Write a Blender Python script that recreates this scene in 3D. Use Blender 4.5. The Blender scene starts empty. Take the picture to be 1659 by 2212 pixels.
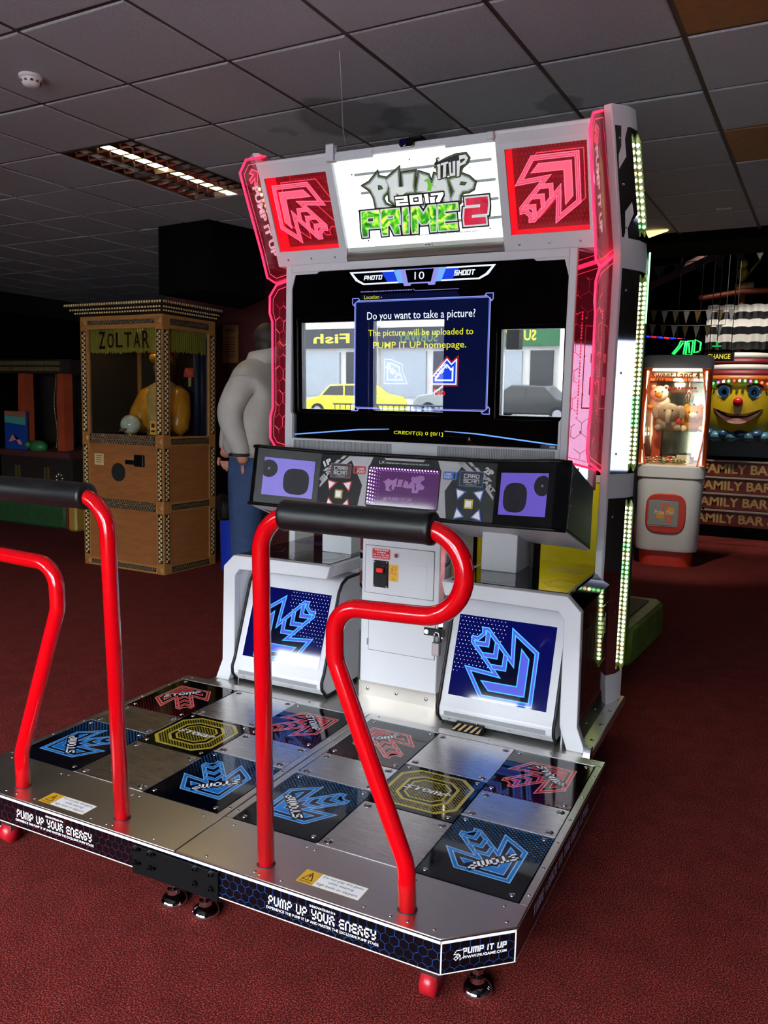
import bpy, bmesh, math, random
from math import sin, cos, pi, radians, tan, sqrt, hypot, atan2
from mathutils import Vector, Matrix

random.seed(7)
scene = bpy.context.scene
col = scene.collection

# ------------------------------------------------------------------ camera
FPX = 1757.2
cam_data = bpy.data.cameras.new('camera')
cam_data.sensor_fit = 'HORIZONTAL'
cam_data.sensor_width = 36.0
cam_data.lens = FPX / 1659 * 36.0
cam_data.clip_start = 0.05
cam_data.clip_end = 200
cam = bpy.data.objects.new('camera', cam_data)
col.objects.link(cam)
_yaw, _pit, _rol = -0.4563, -0.1256, 0.0253
_f = Vector((sin(_yaw) * cos(_pit), cos(_yaw) * cos(_pit), sin(_pit)))
_r = Vector((cos(_yaw), -sin(_yaw), 0))
_u = _r.cross(_f)
_r2 = _r * cos(_rol) + _u * sin(_rol)
_u2 = -_r * sin(_rol) + _u * cos(_rol)
_m = Matrix((_r2, _u2, -_f)).transposed().to_4x4()
_m.translation = Vector((1.534, -2.014, 1.536))
cam.matrix_world = _m
scene.camera = cam

# ------------------------------------------------------------------ sky, light, exposure
world = bpy.data.worlds.new('overcast_sky')
scene.world = world
world.use_nodes = True
_bg = world.node_tree.nodes['Background']
_bg.inputs[0].default_value = (0.86, 0.93, 1.0, 1)
_bg.inputs[1].default_value = 41.0
scene.view_settings.view_transform = 'Standard'
scene.view_settings.look = 'None'
scene.view_settings.exposure = 0.3
scene.view_settings.gamma = 1.0
scene.view_settings.use_curve_mapping = False
scene.cycles.use_denoising = True
scene.cycles.max_bounces = 9
scene.cycles.transparent_max_bounces = 20
scene.cycles.use_adaptive_sampling = True
scene.cycles.adaptive_threshold = 0.015
scene.cycles.sample_clamp_indirect = 6.0
scene.cycles.caustics_reflective = True
scene.cycles.caustics_refractive = False

FRONT_Y = -4.5                     # the window wall behind the camera
CEIL = 3.02
# shop windows of the front wall: x0, x1, z0, z1
WINDOWS = [(-4.40, -3.51, 1.20, 2.42), (-3.33, -2.27, 1.20, 2.42), (-1.63, -0.79, 1.18, 2.28),
           (-0.55, 0.75, 0.35, 2.50), (0.95, 2.25, 0.35, 2.50)]
for _i, (_x0, _x1, _z0, _z1) in enumerate(WINDOWS):   # sky portals, one in each opening
    _l = bpy.data.lights.new('sky_portal', 'AREA')
    _l.shape = 'RECTANGLE'
    _l.size = _x1 - _x0
    _l.size_y = _z1 - _z0
    _l.cycles.is_portal = True
    _o = bpy.data.objects.new('sky_portal', _l)
    _o.location = ((_x0 + _x1) / 2, FRONT_Y - 0.06, (_z0 + _z1) / 2)
    _o.rotation_euler = (radians(90), 0, 0)          # faces +y, into the room
    col.objects.link(_o)

SIDE_WINDOWS = [(3.08, 3.58, 0.95, 2.3), (5.1, 5.8, 0.75, 2.35)]          # in the right-hand wall: y0, y1, z0, z1
for _y0, _y1, _z0, _z1 in SIDE_WINDOWS:
    _l = bpy.data.lights.new('sky_portal', 'AREA')
    _l.shape = 'RECTANGLE'
    _l.size = _z1 - _z0
    _l.size_y = _y1 - _y0
    _l.cycles.is_portal = True
    _o = bpy.data.objects.new('sky_portal', _l)
    _o.location = (5.06, (_y0 + _y1) / 2, (_z0 + _z1) / 2)
    _o.rotation_euler = (0, radians(90), 0)           # faces -x, into the room
    col.objects.link(_o)

# ------------------------------------------------------------------ materials
def lin(h):
    if isinstance(h, (tuple, list)):
        c = [x for x in h[:3]]
    else:
        h = h.lstrip('#')
        c = [int(h[i:i + 2], 16) / 255 for i in (0, 2, 4)]
    return tuple((x / 12.92 if x <= 0.04045 else ((x + 0.055) / 1.055) ** 2.4) for x in c) + (1.0,)

MATS = {}
def M(name, colr='#808080', rough=0.5, metal=0.0, emit=0.0, ecol=None, spec=0.5, coat=0.0, noise=0.0, nscale=40.0, bump=0.0, stretch=None):
    if name in MATS:
        return MATS[name]
    m = bpy.data.materials.new(name)
    m.use_nodes = True
    nt = m.node_tree
    b = nt.nodes['Principled BSDF']
    c = lin(colr)
    b.inputs['Base Color'].default_value = c
    b.inputs['Roughness'].default_value = rough
    b.inputs['Metallic'].default_value = metal
    b.inputs['Specular IOR Level'].default_value = spec
    b.inputs['Coat Weight'].default_value = coat
    b.inputs['Coat Roughness'].default_value = 0.05
    if emit:
        b.inputs['Emission Color'].default_value = lin(ecol or colr)
        b.inputs['Emission Strength'].default_value = emit
    if noise or bump:
        tc = nt.nodes.new('ShaderNodeTexCoord')
        mp = nt.nodes.new('ShaderNodeMapping')
        if stretch:
            mp.inputs['Scale'].default_value = stretch
        nz = nt.nodes.new('ShaderNodeTexNoise')
        nz.inputs['Scale'].default_value = nscale
        nz.inputs['Detail'].default_value = 4
        nt.links.new(tc.outputs['Object'], mp.inputs[0])
        nt.links.new(mp.outputs[0], nz.inputs['Vector'])
        if noise:
            mx = nt.nodes.new('ShaderNodeMix')
            mx.data_type = 'RGBA'
            mx.blend_type = 'MULTIPLY'
            mx.inputs[0].default_value = 1.0
            mx.inputs['A'].default_value = c
            cr = nt.nodes.new('ShaderNodeMapRange')
            cr.inputs[1].default_value = 0.3
            cr.inputs[2].default_value = 0.7
            cr.inputs[3].default_value = 1.0 - noise
            cr.inputs[4].default_value = 1.0 + noise
            nt.links.new(nz.outputs['Fac'], cr.inputs[0])
            nt.links.new(cr.outputs[0], mx.inputs['B'])
            nt.links.new(mx.outputs['Result'], b.inputs['Base Color'])
        if bump:
            bp = nt.nodes.new('ShaderNodeBump')
            bp.inputs['Strength'].default_value = bump
            bp.inputs['Distance'].default_value = 0.002
            nt.links.new(nz.outputs['Fac'], bp.inputs['Height'])
            nt.links.new(bp.outputs[0], b.inputs['Normal'])
    MATS[name] = m
    return m

def glass_mat(name, tint='#ffffff', refl=0.08, tintamt=0.0, glow=0.0, gcol='#ff3355', rough=0.02):
    """thin clear sheet: mostly see-through, a little gloss, optional own glow (edge-lit acrylic)"""
    if name in MATS:
        return MATS[name]
    m = bpy.data.materials.new(name)
    m.use_nodes = True
    nt = m.node_tree
    nt.nodes.clear()
    out = nt.nodes.new('ShaderNodeOutputMaterial')
    tr = nt.nodes.new('ShaderNodeBsdfTransparent')
    tr.inputs[0].default_value = lin(tint)
    gl = nt.nodes.new('ShaderNodeBsdfGlossy')
    gl.inputs['Roughness'].default_value = rough
    lw = nt.nodes.new('ShaderNodeLayerWeight')
    lw.inputs['Blend'].default_value = 0.5
    pw = nt.nodes.new('ShaderNodeMath')
    pw.operation = 'POWER'
    pw.inputs[1].default_value = 5.0
    nt.links.new(lw.outputs['Facing'], pw.inputs[0])
    mr = nt.nodes.new('ShaderNodeMapRange')
    mr.inputs[1].default_value = 0.0
    mr.inputs[2].default_value = 1.0
    mr.inputs[3].default_value = refl
    mr.inputs[4].default_value = 0.9
    nt.links.new(pw.outputs[0], mr.inputs[0])
    mx = nt.nodes.new('ShaderNodeMixShader')
    nt.links.new(mr.outputs[0], mx.inputs[0])
    nt.links.new(tr.outputs[0], mx.inputs[1])
    nt.links.new(gl.outputs[0], mx.inputs[2])
    last = mx
    if glow:
        em = nt.nodes.new('ShaderNodeEmission')
        em.inputs[0].default_value = lin(gcol)
        em.inputs[1].default_value = glow
        ad = nt.nodes.new('ShaderNodeAddShader')
        nt.links.new(mx.outputs[0], ad.inputs[0])
        nt.links.new(em.outputs[0], ad.inputs[1])
        last = ad
    nt.links.new(last.outputs[0], out.inputs[0])
    MATS[name] = m
    return m

# ------------------------------------------------------------------ mesh building
def pip(o, M4):
    return [M4 @ Vector(v) for v in o]

class MB:
    """collects shapes; build() links them as one mesh object"""
    def __init__(s):
        s.v = []; s.f = []; s.mi = []; s.cur = 0
    def add(s, vs, fs):
        n = len(s.v)
        s.v += [tuple(v) for v in vs]
        s.f += [tuple(i + n for i in f) for f in fs]
        s.mi += [s.cur] * len(fs)
        return s
    def box(s, x0, x1, y0, y1, z0, z1):
        x0, x1 = min(x0, x1), max(x0, x1); y0, y1 = min(y0, y1), max(y0, y1); z0, z1 = min(z0, z1), max(z0, z1)
        return s.add([(x0, y0, z0), (x1, y0, z0), (x1, y1, z0), (x0, y1, z0), (x0, y0, z1), (x1, y0, z1), (x1, y1, z1), (x0, y1, z1)],
                     [(0, 3, 2, 1), (4, 5, 6, 7), (0, 1, 5, 4), (1, 2, 6, 5), (2, 3, 7, 6), (3, 0, 4, 7)])
    def cbox(s, x0, x1, y0, y1, z0, z1, c=0.004):
        """box with chamfered edges"""
        bm = bmesh.new()
        bmesh.ops.create_cube(bm, size=1)
        for v in bm.verts:
            v.co = Vector((x0 if v.co.x < 0 else x1, y0 if v.co.y < 0 else y1, z0 if v.co.z < 0 else z1))
        bmesh.ops.bevel(bm, geom=list(bm.edges), offset=c, segments=1, affect='EDGES')
        bm.verts.index_update()
        s.add([v.co[:] for v in bm.verts], [[v.index for v in f.verts] for f in bm.faces])
        bm.free()
        return s
    def prism(s, pts, axis, a, b):
        """2-D outline swept along an axis; outline is (y,z) for x, (x,z) for y, (x,y) for z"""
        n = len(pts)
        def mk(p, t):
            return {'x': (t, p[0], p[1]), 'y': (p[0], t, p[1]), 'z': (p[0], p[1], t)}[axis]
        vs = [mk(p, a) for p in pts] + [mk(p, b) for p in pts]
        fs = [tuple(range(n)), tuple(range(2 * n - 1, n - 1, -1))]
        fs += [(i, i + n, (i + 1) % n + n, (i + 1) % n) for i in range(n)]
        return s.add(vs, fs)
    def loft(s, rings, closed=True, caps=True):
        n = len(rings[0])
        vs = [p for r in rings for p in r]
        fs = []
        for k in range(len(rings) - 1):
            for i in range(n if closed else n - 1):
                a = k * n + i; b = k * n + (i + 1) % n
                fs.append((a, b, b + n, a + n))
        if caps and closed:
            fs.append(tuple(range(n - 1, -1, -1)))
            fs.append(tuple(range((len(rings) - 1) * n, len(rings) * n)))
        return s.add(vs, fs)
    def tube(s, path, r, seg=12, closed=False, caps=True):
        P = [Vector(p) for p in path]
        n = len(P)
        rr = r if isinstance(r, (list, tuple)) else [r] * n
        T = []
        for i in range(n):
            a = P[i - 1] if (i > 0 or closed) else P[i]
            b = P[(i + 1) % n] if (i < n - 1 or closed) else P[i]
            T.append((b - a).normalized())
        up = Vector((0, 0, 1)) if abs(T[0].z) < 0.9 else Vector((1, 0, 0))
        N = (up - T[0] * up.dot(T[0])).normalized()
        rings = []
        for i in range(n):
            N = (N - T[i] * N.dot(T[i]))
            N = N.normalized() if N.length > 1e-6 else T[i].orthogonal().normalized()
            B = T[i].cross(N)
            rings.append([P[i] + (N * cos(2 * pi * k / seg) + B * sin(2 * pi * k / seg)) * rr[i] for k in range(seg)])
        if closed:
            rings.append(rings[0])
        return s.loft(rings, True, caps and not closed)
    def cyl(s, p0, p1, r, seg=16, r1=None):
        return s.tube([p0, p1], [r, r if r1 is None else r1], seg)
    def lathe(s, prof, c=(0, 0, 0), seg=20, M4=None):
        """profile (r, z) turned about z"""
        rings = []
        for r, z in prof:
            ring = [Vector((r * cos(2 * pi * k / seg), r * sin(2 * pi * k / seg), z)) for k in range(seg)]
            if M4:
                ring = [M4 @ p for p in ring]
            rings.append([p + Vector(c) for p in ring])
        return s.loft(rings)
    def ball(s, c, r, seg=14, rings=9):
        r = r if isinstance(r, (list, tuple)) else (r, r, r)
        R = []
        for i in range(rings + 1):
            t = pi * i / rings
            q = max(sin(t), 1e-3)
            R.append([(c[0] + r[0] * q * cos(2 * pi * k / seg), c[1] + r[1] * q * sin(2 * pi * k / seg), c[2] - r[2] * cos(t)) for k in range(seg)])
        return s.loft(R)
    def slab(s, pts, n, t):
        """flat outline given as 3-D points, thickened by t along n"""
        n = Vector(n).normalized() * t
        a = [Vector(p) for p in pts]
        k = len(a)
        return s.add(a + [p + n for p in a], [tuple(range(k - 1, -1, -1)), tuple(range(k, 2 * k))] + [(i, (i + 1) % k, (i + 1) % k + k, i + k) for i in range(k)])
    def build(s, name, mats, parent=None, smooth=False, bevel=0.0, seg=1, auto=None):
        me = bpy.data.meshes.new(name)
        off = ROOT.get(parent, Vector((0, 0, 0)))
        me.from_pydata([(v[0] - off.x, v[1] - off.y, v[2] - off.z) for v in s.v], [], s.f)
        mats = mats if isinstance(mats, (list, tuple)) else [mats]
        for m in mats:
            me.materials.append(m)
        if len(mats) > 1:
            me.polygons.foreach_set('material_index', s.mi)
        bm = bmesh.new()
        bm.from_mesh(me)
        bmesh.ops.recalc_face_normals(bm, faces=bm.faces)
        bm.to_mesh(me)
        bm.free()
        if smooth:
            me.shade_smooth()
            if auto:
                me.set_sharp_from_angle(angle=radians(auto))
        o = bpy.data.objects.new(name, me)
        col.objects.link(o)
        if parent:
            o.parent = parent
            ROOT[o] = off
        if bevel:
            b = o.modifiers.new('Bevel', 'BEVEL')
            b.width = bevel; b.segments = seg; b.limit_method = 'ANGLE'; b.angle_limit = radians(35)
            me.shade_smooth()
            me.set_sharp_from_angle(angle=radians(35))
        return o

ROOT = {}
def thing(name, label, cat, loc=(0, 0, 0), rotz=0.0, group=None, world=False):
    """an Empty at the thing's base; world=True: its parts' coordinates are given in world space"""
    o = bpy.data.objects.new(name, None)
    o.empty_display_size = 0.1
    col.objects.link(o)
    o.location = loc
    o.rotation_euler = (0, 0, rotz)
    o['label'] = label
    o['category'] = cat
    if group:
        o['group'] = group
    ROOT[o] = Vector(loc) if world else Vector((0, 0, 0))
    return o
def tag(o, label, cat, group=None):
    o['label'] = label
    o['category'] = cat
    if group:
        o['group'] = group
    return o
def struct(o):
    o['kind'] = 'structure'
    return o
def stuff(o):
    o['kind'] = 'stuff'
    return o
def inst(src, name, parent, loc, rot=(0, 0, 0), scale=(1, 1, 1)):
    """a copy that shares the mesh of src, placed in the parent's frame"""
    o = bpy.data.objects.new(name, src if isinstance(src, bpy.types.Mesh) else src.data)
    col.objects.link(o)
    o.parent = parent
    off = ROOT.get(parent, Vector((0, 0, 0)))
    o.location = Vector(loc) - off
    o.rotation_euler = rot
    o.scale = scale
    return o
def mesh_of(mb, name, mats, smooth=False):
    o = mb.build(name, mats, None, smooth)
    me = o.data
    bpy.data.objects.remove(o)
    return me

# ------------------------------------------------------------------ flat print: layered 2-D drawing laid on a plane
_TXT = {}
def text_geo(s, bold=0.0, shear=0.0):
    k = (s, bold, shear)
    if k not in _TXT:
        cu = bpy.data.curves.new('t', 'FONT')
        cu.body = s; cu.size = 1.0; cu.offset = bold; cu.shear = shear; cu.resolution_u = 2
        ob = bpy.data.objects.new('t', cu)
        me = ob.to_mesh()
        vs = [(v.co.x, v.co.y) for v in me.vertices]
        fs = [tuple(p.vertices) for p in me.polygons]
        ob.to_mesh_clear()
        bpy.data.objects.remove(ob)
        bpy.data.curves.remove(cu)
        _TXT[k] = (vs, fs)
    return _TXT[k]

def inset(pts, d):
    n = len(pts)
    A = sum(pts[i][0] * pts[(i + 1) % n][1] - pts[(i + 1) % n][0] * pts[i][1] for i in range(n))
    sg = 1 if A > 0 else -1
    out = []
    for i in range(n):
        p, q, r = Vector(pts[i - 1]), Vector(pts[i]), Vector(pts[(i + 1) % n])
        e1 = (q - p).normalized(); e2 = (r - q).normalized()
        n1 = Vector((-e1.y, e1.x)) * sg; n2 = Vector((-e2.y, e2.x)) * sg
        k = 1 + n1.dot(n2)
        m = (n1 + n2) / max(k, 0.25)
        out.append(tuple(q + m * d))
    return out

class Art:
    def __init__(s):
        s.v = []; s.f = []; s.m = []; s.mats = []
        s.X = Matrix.Identity(3)
    def _mi(s, m):
        if m not in s.mats:
            s.mats.append(m)
        return s.mats.index(m)
    def xf(s, x=0, y=0, rot=0, sx=1, sy=None):
        sy = sx if sy is None else sy
        c_, s_ = cos(rot), sin(rot)
        s.X = Matrix(((c_ * sx, -s_ * sy, x), (s_ * sx, c_ * sy, y), (0, 0, 1)))
        return s
    def add(s, vs, fs, mat, ly):
        n = len(s.v)
        for p in vs:
            q = s.X @ Vector((p[0], p[1], 1))
            s.v.append((q.x, q.y, ly))
        s.f += [tuple(i + n for i in f) for f in fs]
        s.m += [s._mi(mat)] * len(fs)
        return s
    def poly(s, pts, mat, ly=0):
        return s.add(pts, [tuple(range(len(pts)))], mat, ly)
    def rect(s, x0, y0, x1, y1, mat, ly=0):
        return s.poly([(x0, y0), (x1, y0), (x1, y1), (x0, y1)], mat, ly)
    def rrect(s, x0, y0, x1, y1, r, mat, ly=0):
        pts = []
        for cx, cy, a in ((x1 - r, y0 + r, -90), (x1 - r, y1 - r, 0), (x0 + r, y1 - r, 90), (x0 + r, y0 + r, 180)):
            for k in range(4):
                t = radians(a + 30 * k)
                pts.append((cx + r * cos(t), cy + r * sin(t)))
        return s.poly(pts, mat, ly)
    def ring(s, pts, w, mat, ly=0):
        """closed outline of width w, inside the polygon"""
        q = inset(pts, w)
        n = len(pts)
        return s.add(list(pts) + q, [(i, (i + 1) % n, (i + 1) % n + n, i + n) for i in range(n)], mat, ly)
    def line(s, pts, w, mat, ly=0):
        for a, b in zip(pts[:-1], pts[1:]):
            a = Vector(a); b = Vector(b)
            d = (b - a)
            if d.length < 1e-9:
                continue
            d.normalize()
            n = Vector((-d.y, d.x)) * w / 2
            e = d * w * 0.3
            s.add([a - n - e, b - n + e, b + n + e, a + n - e], [(0, 1, 2, 3)], mat, ly)
        return s
    def disc(s, x, y, r, mat, ly=0, seg=16, ry=None):
        ry = r if ry is None else ry
        return s.poly([(x + r * cos(2 * pi * k / seg), y + ry * sin(2 * pi * k / seg)) for k in range(seg)], mat, ly)
    def text(s, t, x0, y0, x1, y1, mat, ly=0, bold=0.0, shear=0.0, rot=0.0):
        """text stretched into the rectangle, then turned by rot about its centre"""
        vs, fs = text_geo(t, bold, shear)
        if not vs:
            return s
        ax = min(v[0] for v in vs); bx = max(v[0] for v in vs); ay = min(v[1] for v in vs); by = max(v[1] for v in vs)
        w = (x1 - x0) / (bx - ax); h = (y1 - y0) / (by - ay)
        cx, cy = (x0 + x1) / 2, (y0 + y1) / 2
        out = []
        for vx, vy in vs:
            px = x0 + (vx - ax) * w - cx; py = y0 + (vy - ay) * h - cy
            out.append((cx + px * cos(rot) - py * sin(rot), cy + px * sin(rot) + py * cos(rot)))
        return s.add(out, fs, mat, ly)
    def block(s, t, x0, y0, x1, y1, mat, ly=0, w=.22, shear=0.0, rot=0.0, grow=0.0):
        """square techno capitals from thick strokes, stretched into the rectangle"""
        adv = [(.42 if ch in ' ' else .34 if ch in 'I1.,' else 1.12 if ch in 'MWm' else .86) + .14 for ch in t]
        tot = sum(adv) - .14
        cx, cy = (x0 + x1) / 2, (y0 + y1) / 2
        kx = (x1 - x0) / (tot + shear); ky = (y1 - y0)
        X0 = s.X.copy()
        R = Matrix(((cos(rot), -sin(rot), cx), (sin(rot), cos(rot), cy), (0, 0, 1)))
        pen = 0.0
        for ch, a in zip(t, adv):
            gw = a - .14
            for P in GLYPH.get(ch, []):
                h = w / 2
                Q = [(pen + h + p[0] * (gw - w), h + p[1] * (1 - w)) for p in P]
                Q = [((q[0] + shear * q[1]), q[1]) for q in Q]
                Q = [(q[0] * kx - (cx - x0), q[1] * ky - (cy - y0)) for q in Q]
                s.X = X0 @ R
                s.stroke(Q, w * kx / 2 + grow, w * ky / 2 + grow, mat, ly)
            pen += a
        s.X = X0
        return s
    def stroke(s, Q, hx, hy, mat, ly):
        for a, b in zip(Q[:-1], Q[1:]):
            P = [(p[0] + i * hx, p[1] + j * hy) for p in (a, b) for i in (-1, 1) for j in (-1, 1)]
            s.poly(hull2(P), mat, ly)
    def hexes(s, x0, y0, x1, y1, r, w, mats, ly=0, pick=None):
        dx = r * sqrt(3); dy = r * 1.5
        j = 0
        y = y0
        while y <= y1 + r:
            x = x0 + (dx / 2 if j % 2 else 0)
            while x <= x1 + dx / 2:
                P = [(x + r * sin(pi / 3 * k), y + r * cos(pi / 3 * k)) for k in range(6)]
                for k in (0, 1, 2):
                    a, b = P[k], P[k + 1]
                    q = clip_seg(a, b, x0, y0, x1, y1)
                    if q:
                        m = mats[0] if len(mats) == 1 else (pick(x, y) if pick else random.choice(mats))
                        s.line(q, w, m, ly)
                x += dx
            y += dy
            j += 1
        return s
    def place(s, name, parent, origin, U, V, step=0.0004, world=True, lift=0.0):
        U = Vector(U).normalized(); V = Vector(V).normalized()
        N = U.cross(V).normalized()
        o0 = Vector(origin)
        off = ROOT.get(parent, Vector((0, 0, 0)))
        me = bpy.data.meshes.new(name)
        me.from_pydata([tuple(o0 + U * v[0] + V * v[1] + N * (lift + step * (v[2] + 1)) - off) for v in s.v], [], s.f)
        for m in s.mats:
            me.materials.append(m)
        me.polygons.foreach_set('material_index', s.m)
        # all faces look along +N
        bm = bmesh.new(); bm.from_mesh(me)
        bm.normal_update()
        fl = [f for f in bm.faces if f.normal.dot(N) < 0]
        bmesh.ops.reverse_faces(bm, faces=fl)
        bm.to_mesh(me); bm.free()
        o = bpy.data.objects.new(name, me)
        col.objects.link(o)
        if parent:
            o.parent = parent
            ROOT[o] = off
        return o

def hull2(P):
    P = sorted(set((round(p[0], 7), round(p[1], 7)) for p in P))
    def half(Q):
        h = []
        for p in Q:
            while len(h) > 1 and (h[-1][0] - h[-2][0]) * (p[1] - h[-2][1]) - (h[-1][1] - h[-2][1]) * (p[0] - h[-2][0]) <= 0:
                h.pop()
            h.append(p)
        return h
    a = half(P); b = half(P[::-1])
    return a[:-1] + b[:-1]

_O = [(0, 0), (1, 0), (1, 1), (0, 1), (0, 0)]
GLYPH = {'A': [[(0, 0), (0, 1), (1, 1), (1, 0)], [(0, .45), (1, .45)]], 'B': [_O, [(0, .5), (1, .5)]], 'C': [[(1, 1), (0, 1), (0, 0), (1, 0)]], 'D': [[(0, 0), (0, 1), (.7, 1), (1, .75), (1, .25), (.7, 0), (0, 0)]],
         'E': [[(1, 1), (0, 1), (0, 0), (1, 0)], [(0, .5), (.9, .5)]], 'G': [[(1, 1), (0, 1), (0, 0), (1, 0), (1, .48), (.5, .48)]], 'H': [[(0, 0), (0, 1)], [(1, 0), (1, 1)], [(0, .5), (1, .5)]], 'I': [[(.5, 0), (.5, 1)]],
         'K': [[(0, 0), (0, 1)], [(1, 1), (.25, .5), (1, 0)]], 'L': [[(0, 1), (0, 0), (1, 0)]], 'M': [[(0, 0), (0, 1), (1, 1), (1, 0)], [(.5, 1), (.5, 0)]], 'm': [[(0, 0), (0, 1)], [(.08, 1), (.5, .4), (.92, 1)], [(1, 1), (1, 0)]], 'N': [[(0, 0), (0, 1), (1, 1), (1, 0)]], 'O': [_O], 'P': [[(0, 0), (0, 1), (1, 1), (1, .42), (0, .42)]],
         'R': [[(0, 0), (0, 1), (1, 1), (1, .52), (0, .52)], [(.66, .5), (1, 0)]], 'S': [[(1, 1), (0, 1), (0, .5), (1, .5), (1, 0), (0, 0)]], 'T': [[(0, 1), (1, 1)], [(.5, 1), (.5, 0)]], 'U': [[(0, 1), (0, 0), (1, 0), (1, 1)]], 'V': [[(0, 1), (.5, 0), (1, 1)]],
         'W': [[(0, 1), (0, 0), (.5, .5), (1, 0), (1, 1)]], 'X': [[(0, 0), (1, 1)], [(0, 1), (1, 0)]], 'Y': [[(0, 1), (0, .5), (1, .5)], [(1, 1), (1, 0), (.3, 0)]], '0': [_O], '1': [[(.2, 1), (.6, 1), (.6, 0)]], '2': [[(0, 1), (1, 1), (1, .5), (0, .5), (0, 0), (1, 0)]], '7': [[(0, 1), (1, 1), (.5, 0)]]}

def clip_seg(a, b, x0, y0, x1, y1):
    t0, t1 = 0.0, 1.0
    dx, dy = b[0] - a[0], b[1] - a[1]
    for p, q in ((-dx, a[0] - x0), (dx, x1 - a[0]), (-dy, a[1] - y0), (dy, y1 - a[1])):
        if abs(p) < 1e-12:
            if q < 0:
                return None
        else:
            t = q / p
            if p < 0:
                t0 = max(t0, t)
            else:
                t1 = min(t1, t)
    if t0 >= t1:
        return None
    return [(a[0] + dx * t0, a[1] + dy * t0), (a[0] + dx * t1, a[1] + dy * t1)]

def fillet(path, rads, k=7):
    """polyline with rounded corners"""
    P = [Vector(p) for p in path]
    out = [P[0]]
    for i in range(1, len(P) - 1):
        r = rads[i - 1] if isinstance(rads, (list, tuple)) else rads
        a = (P[i - 1] - P[i]); b = (P[i + 1] - P[i])
        ang = a.angle(b)
        d = r / tan(ang / 2)
        d = min(d, a.length * 0.499, b.length * 0.499)
        r = d * tan(ang / 2)
        a.normalize(); b.normalize()
        c = P[i] + (a + b).normalized() * (r / sin(ang / 2))
        s0 = P[i] + a * d - c; s1 = P[i] + b * d - c
        th = s0.angle(s1)
        for q in range(k + 1):
            t = q / k
            out.append(c + (s0 * sin((1 - t) * th) + s1 * sin(t * th)) / sin(th))
    out.append(P[-1])
    return out

# ------------------------------------------------------------------ special materials
def carpet_mat():
    m = bpy.data.materials.new('red_carpet'); m.use_nodes = True
    nt = m.node_tree; b = nt.nodes['Principled BSDF']
    tc = nt.nodes.new('ShaderNodeTexCoord')
    def nz(sc, det=3):
        n = nt.nodes.new('ShaderNodeTexNoise'); n.inputs['Scale'].default_value = sc; n.inputs['Detail'].default_value = det
        nt.links.new(tc.outputs['Object'], n.inputs['Vector']); return n
    n1, n2, n3 = nz(230, 2), nz(9, 4), nz(90, 3)
    cr = nt.nodes.new('ShaderNodeValToRGB')
    e = cr.color_ramp.elements
    e[0].position = 0.36; e[0].color = lin('#2e0a0b')
    e[1].position = 0.66; e[1].color = lin('#92463a')
    k = e.new(0.51); k.color = lin('#5c1618')
    nt.links.new(n1.outputs['Fac'], cr.inputs[0])
    mx = nt.nodes.new('ShaderNodeMix'); mx.data_type = 'RGBA'; mx.blend_type = 'MULTIPLY'; mx.inputs[0].default_value = 0.5
    mr = nt.nodes.new('ShaderNodeMapRange'); mr.inputs[1].default_value = 0.3; mr.inputs[2].default_value = 0.7; mr.inputs[3].default_value = 0.6; mr.inputs[4].default_value = 1.25
    nt.links.new(n2.outputs['Fac'], mr.inputs[0])
    nt.links.new(cr.outputs[0], mx.inputs['A']); nt.links.new(mr.outputs[0], mx.inputs['B'])
    nt.links.new(mx.outputs['Result'], b.inputs['Base Color'])
    b.inputs['Roughness'].default_value = 1.0
    b.inputs['Specular IOR Level'].default_value = 0.1
    bp = nt.nodes.new('ShaderNodeBump'); bp.inputs['Strength'].default_value = 0.25; bp.inputs['Distance'].default_value = 0.002
    nt.links.new(n3.outputs['Fac'], bp.inputs['Height']); nt.links.new(bp.outputs[0], b.inputs['Normal'])
    return m

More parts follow.
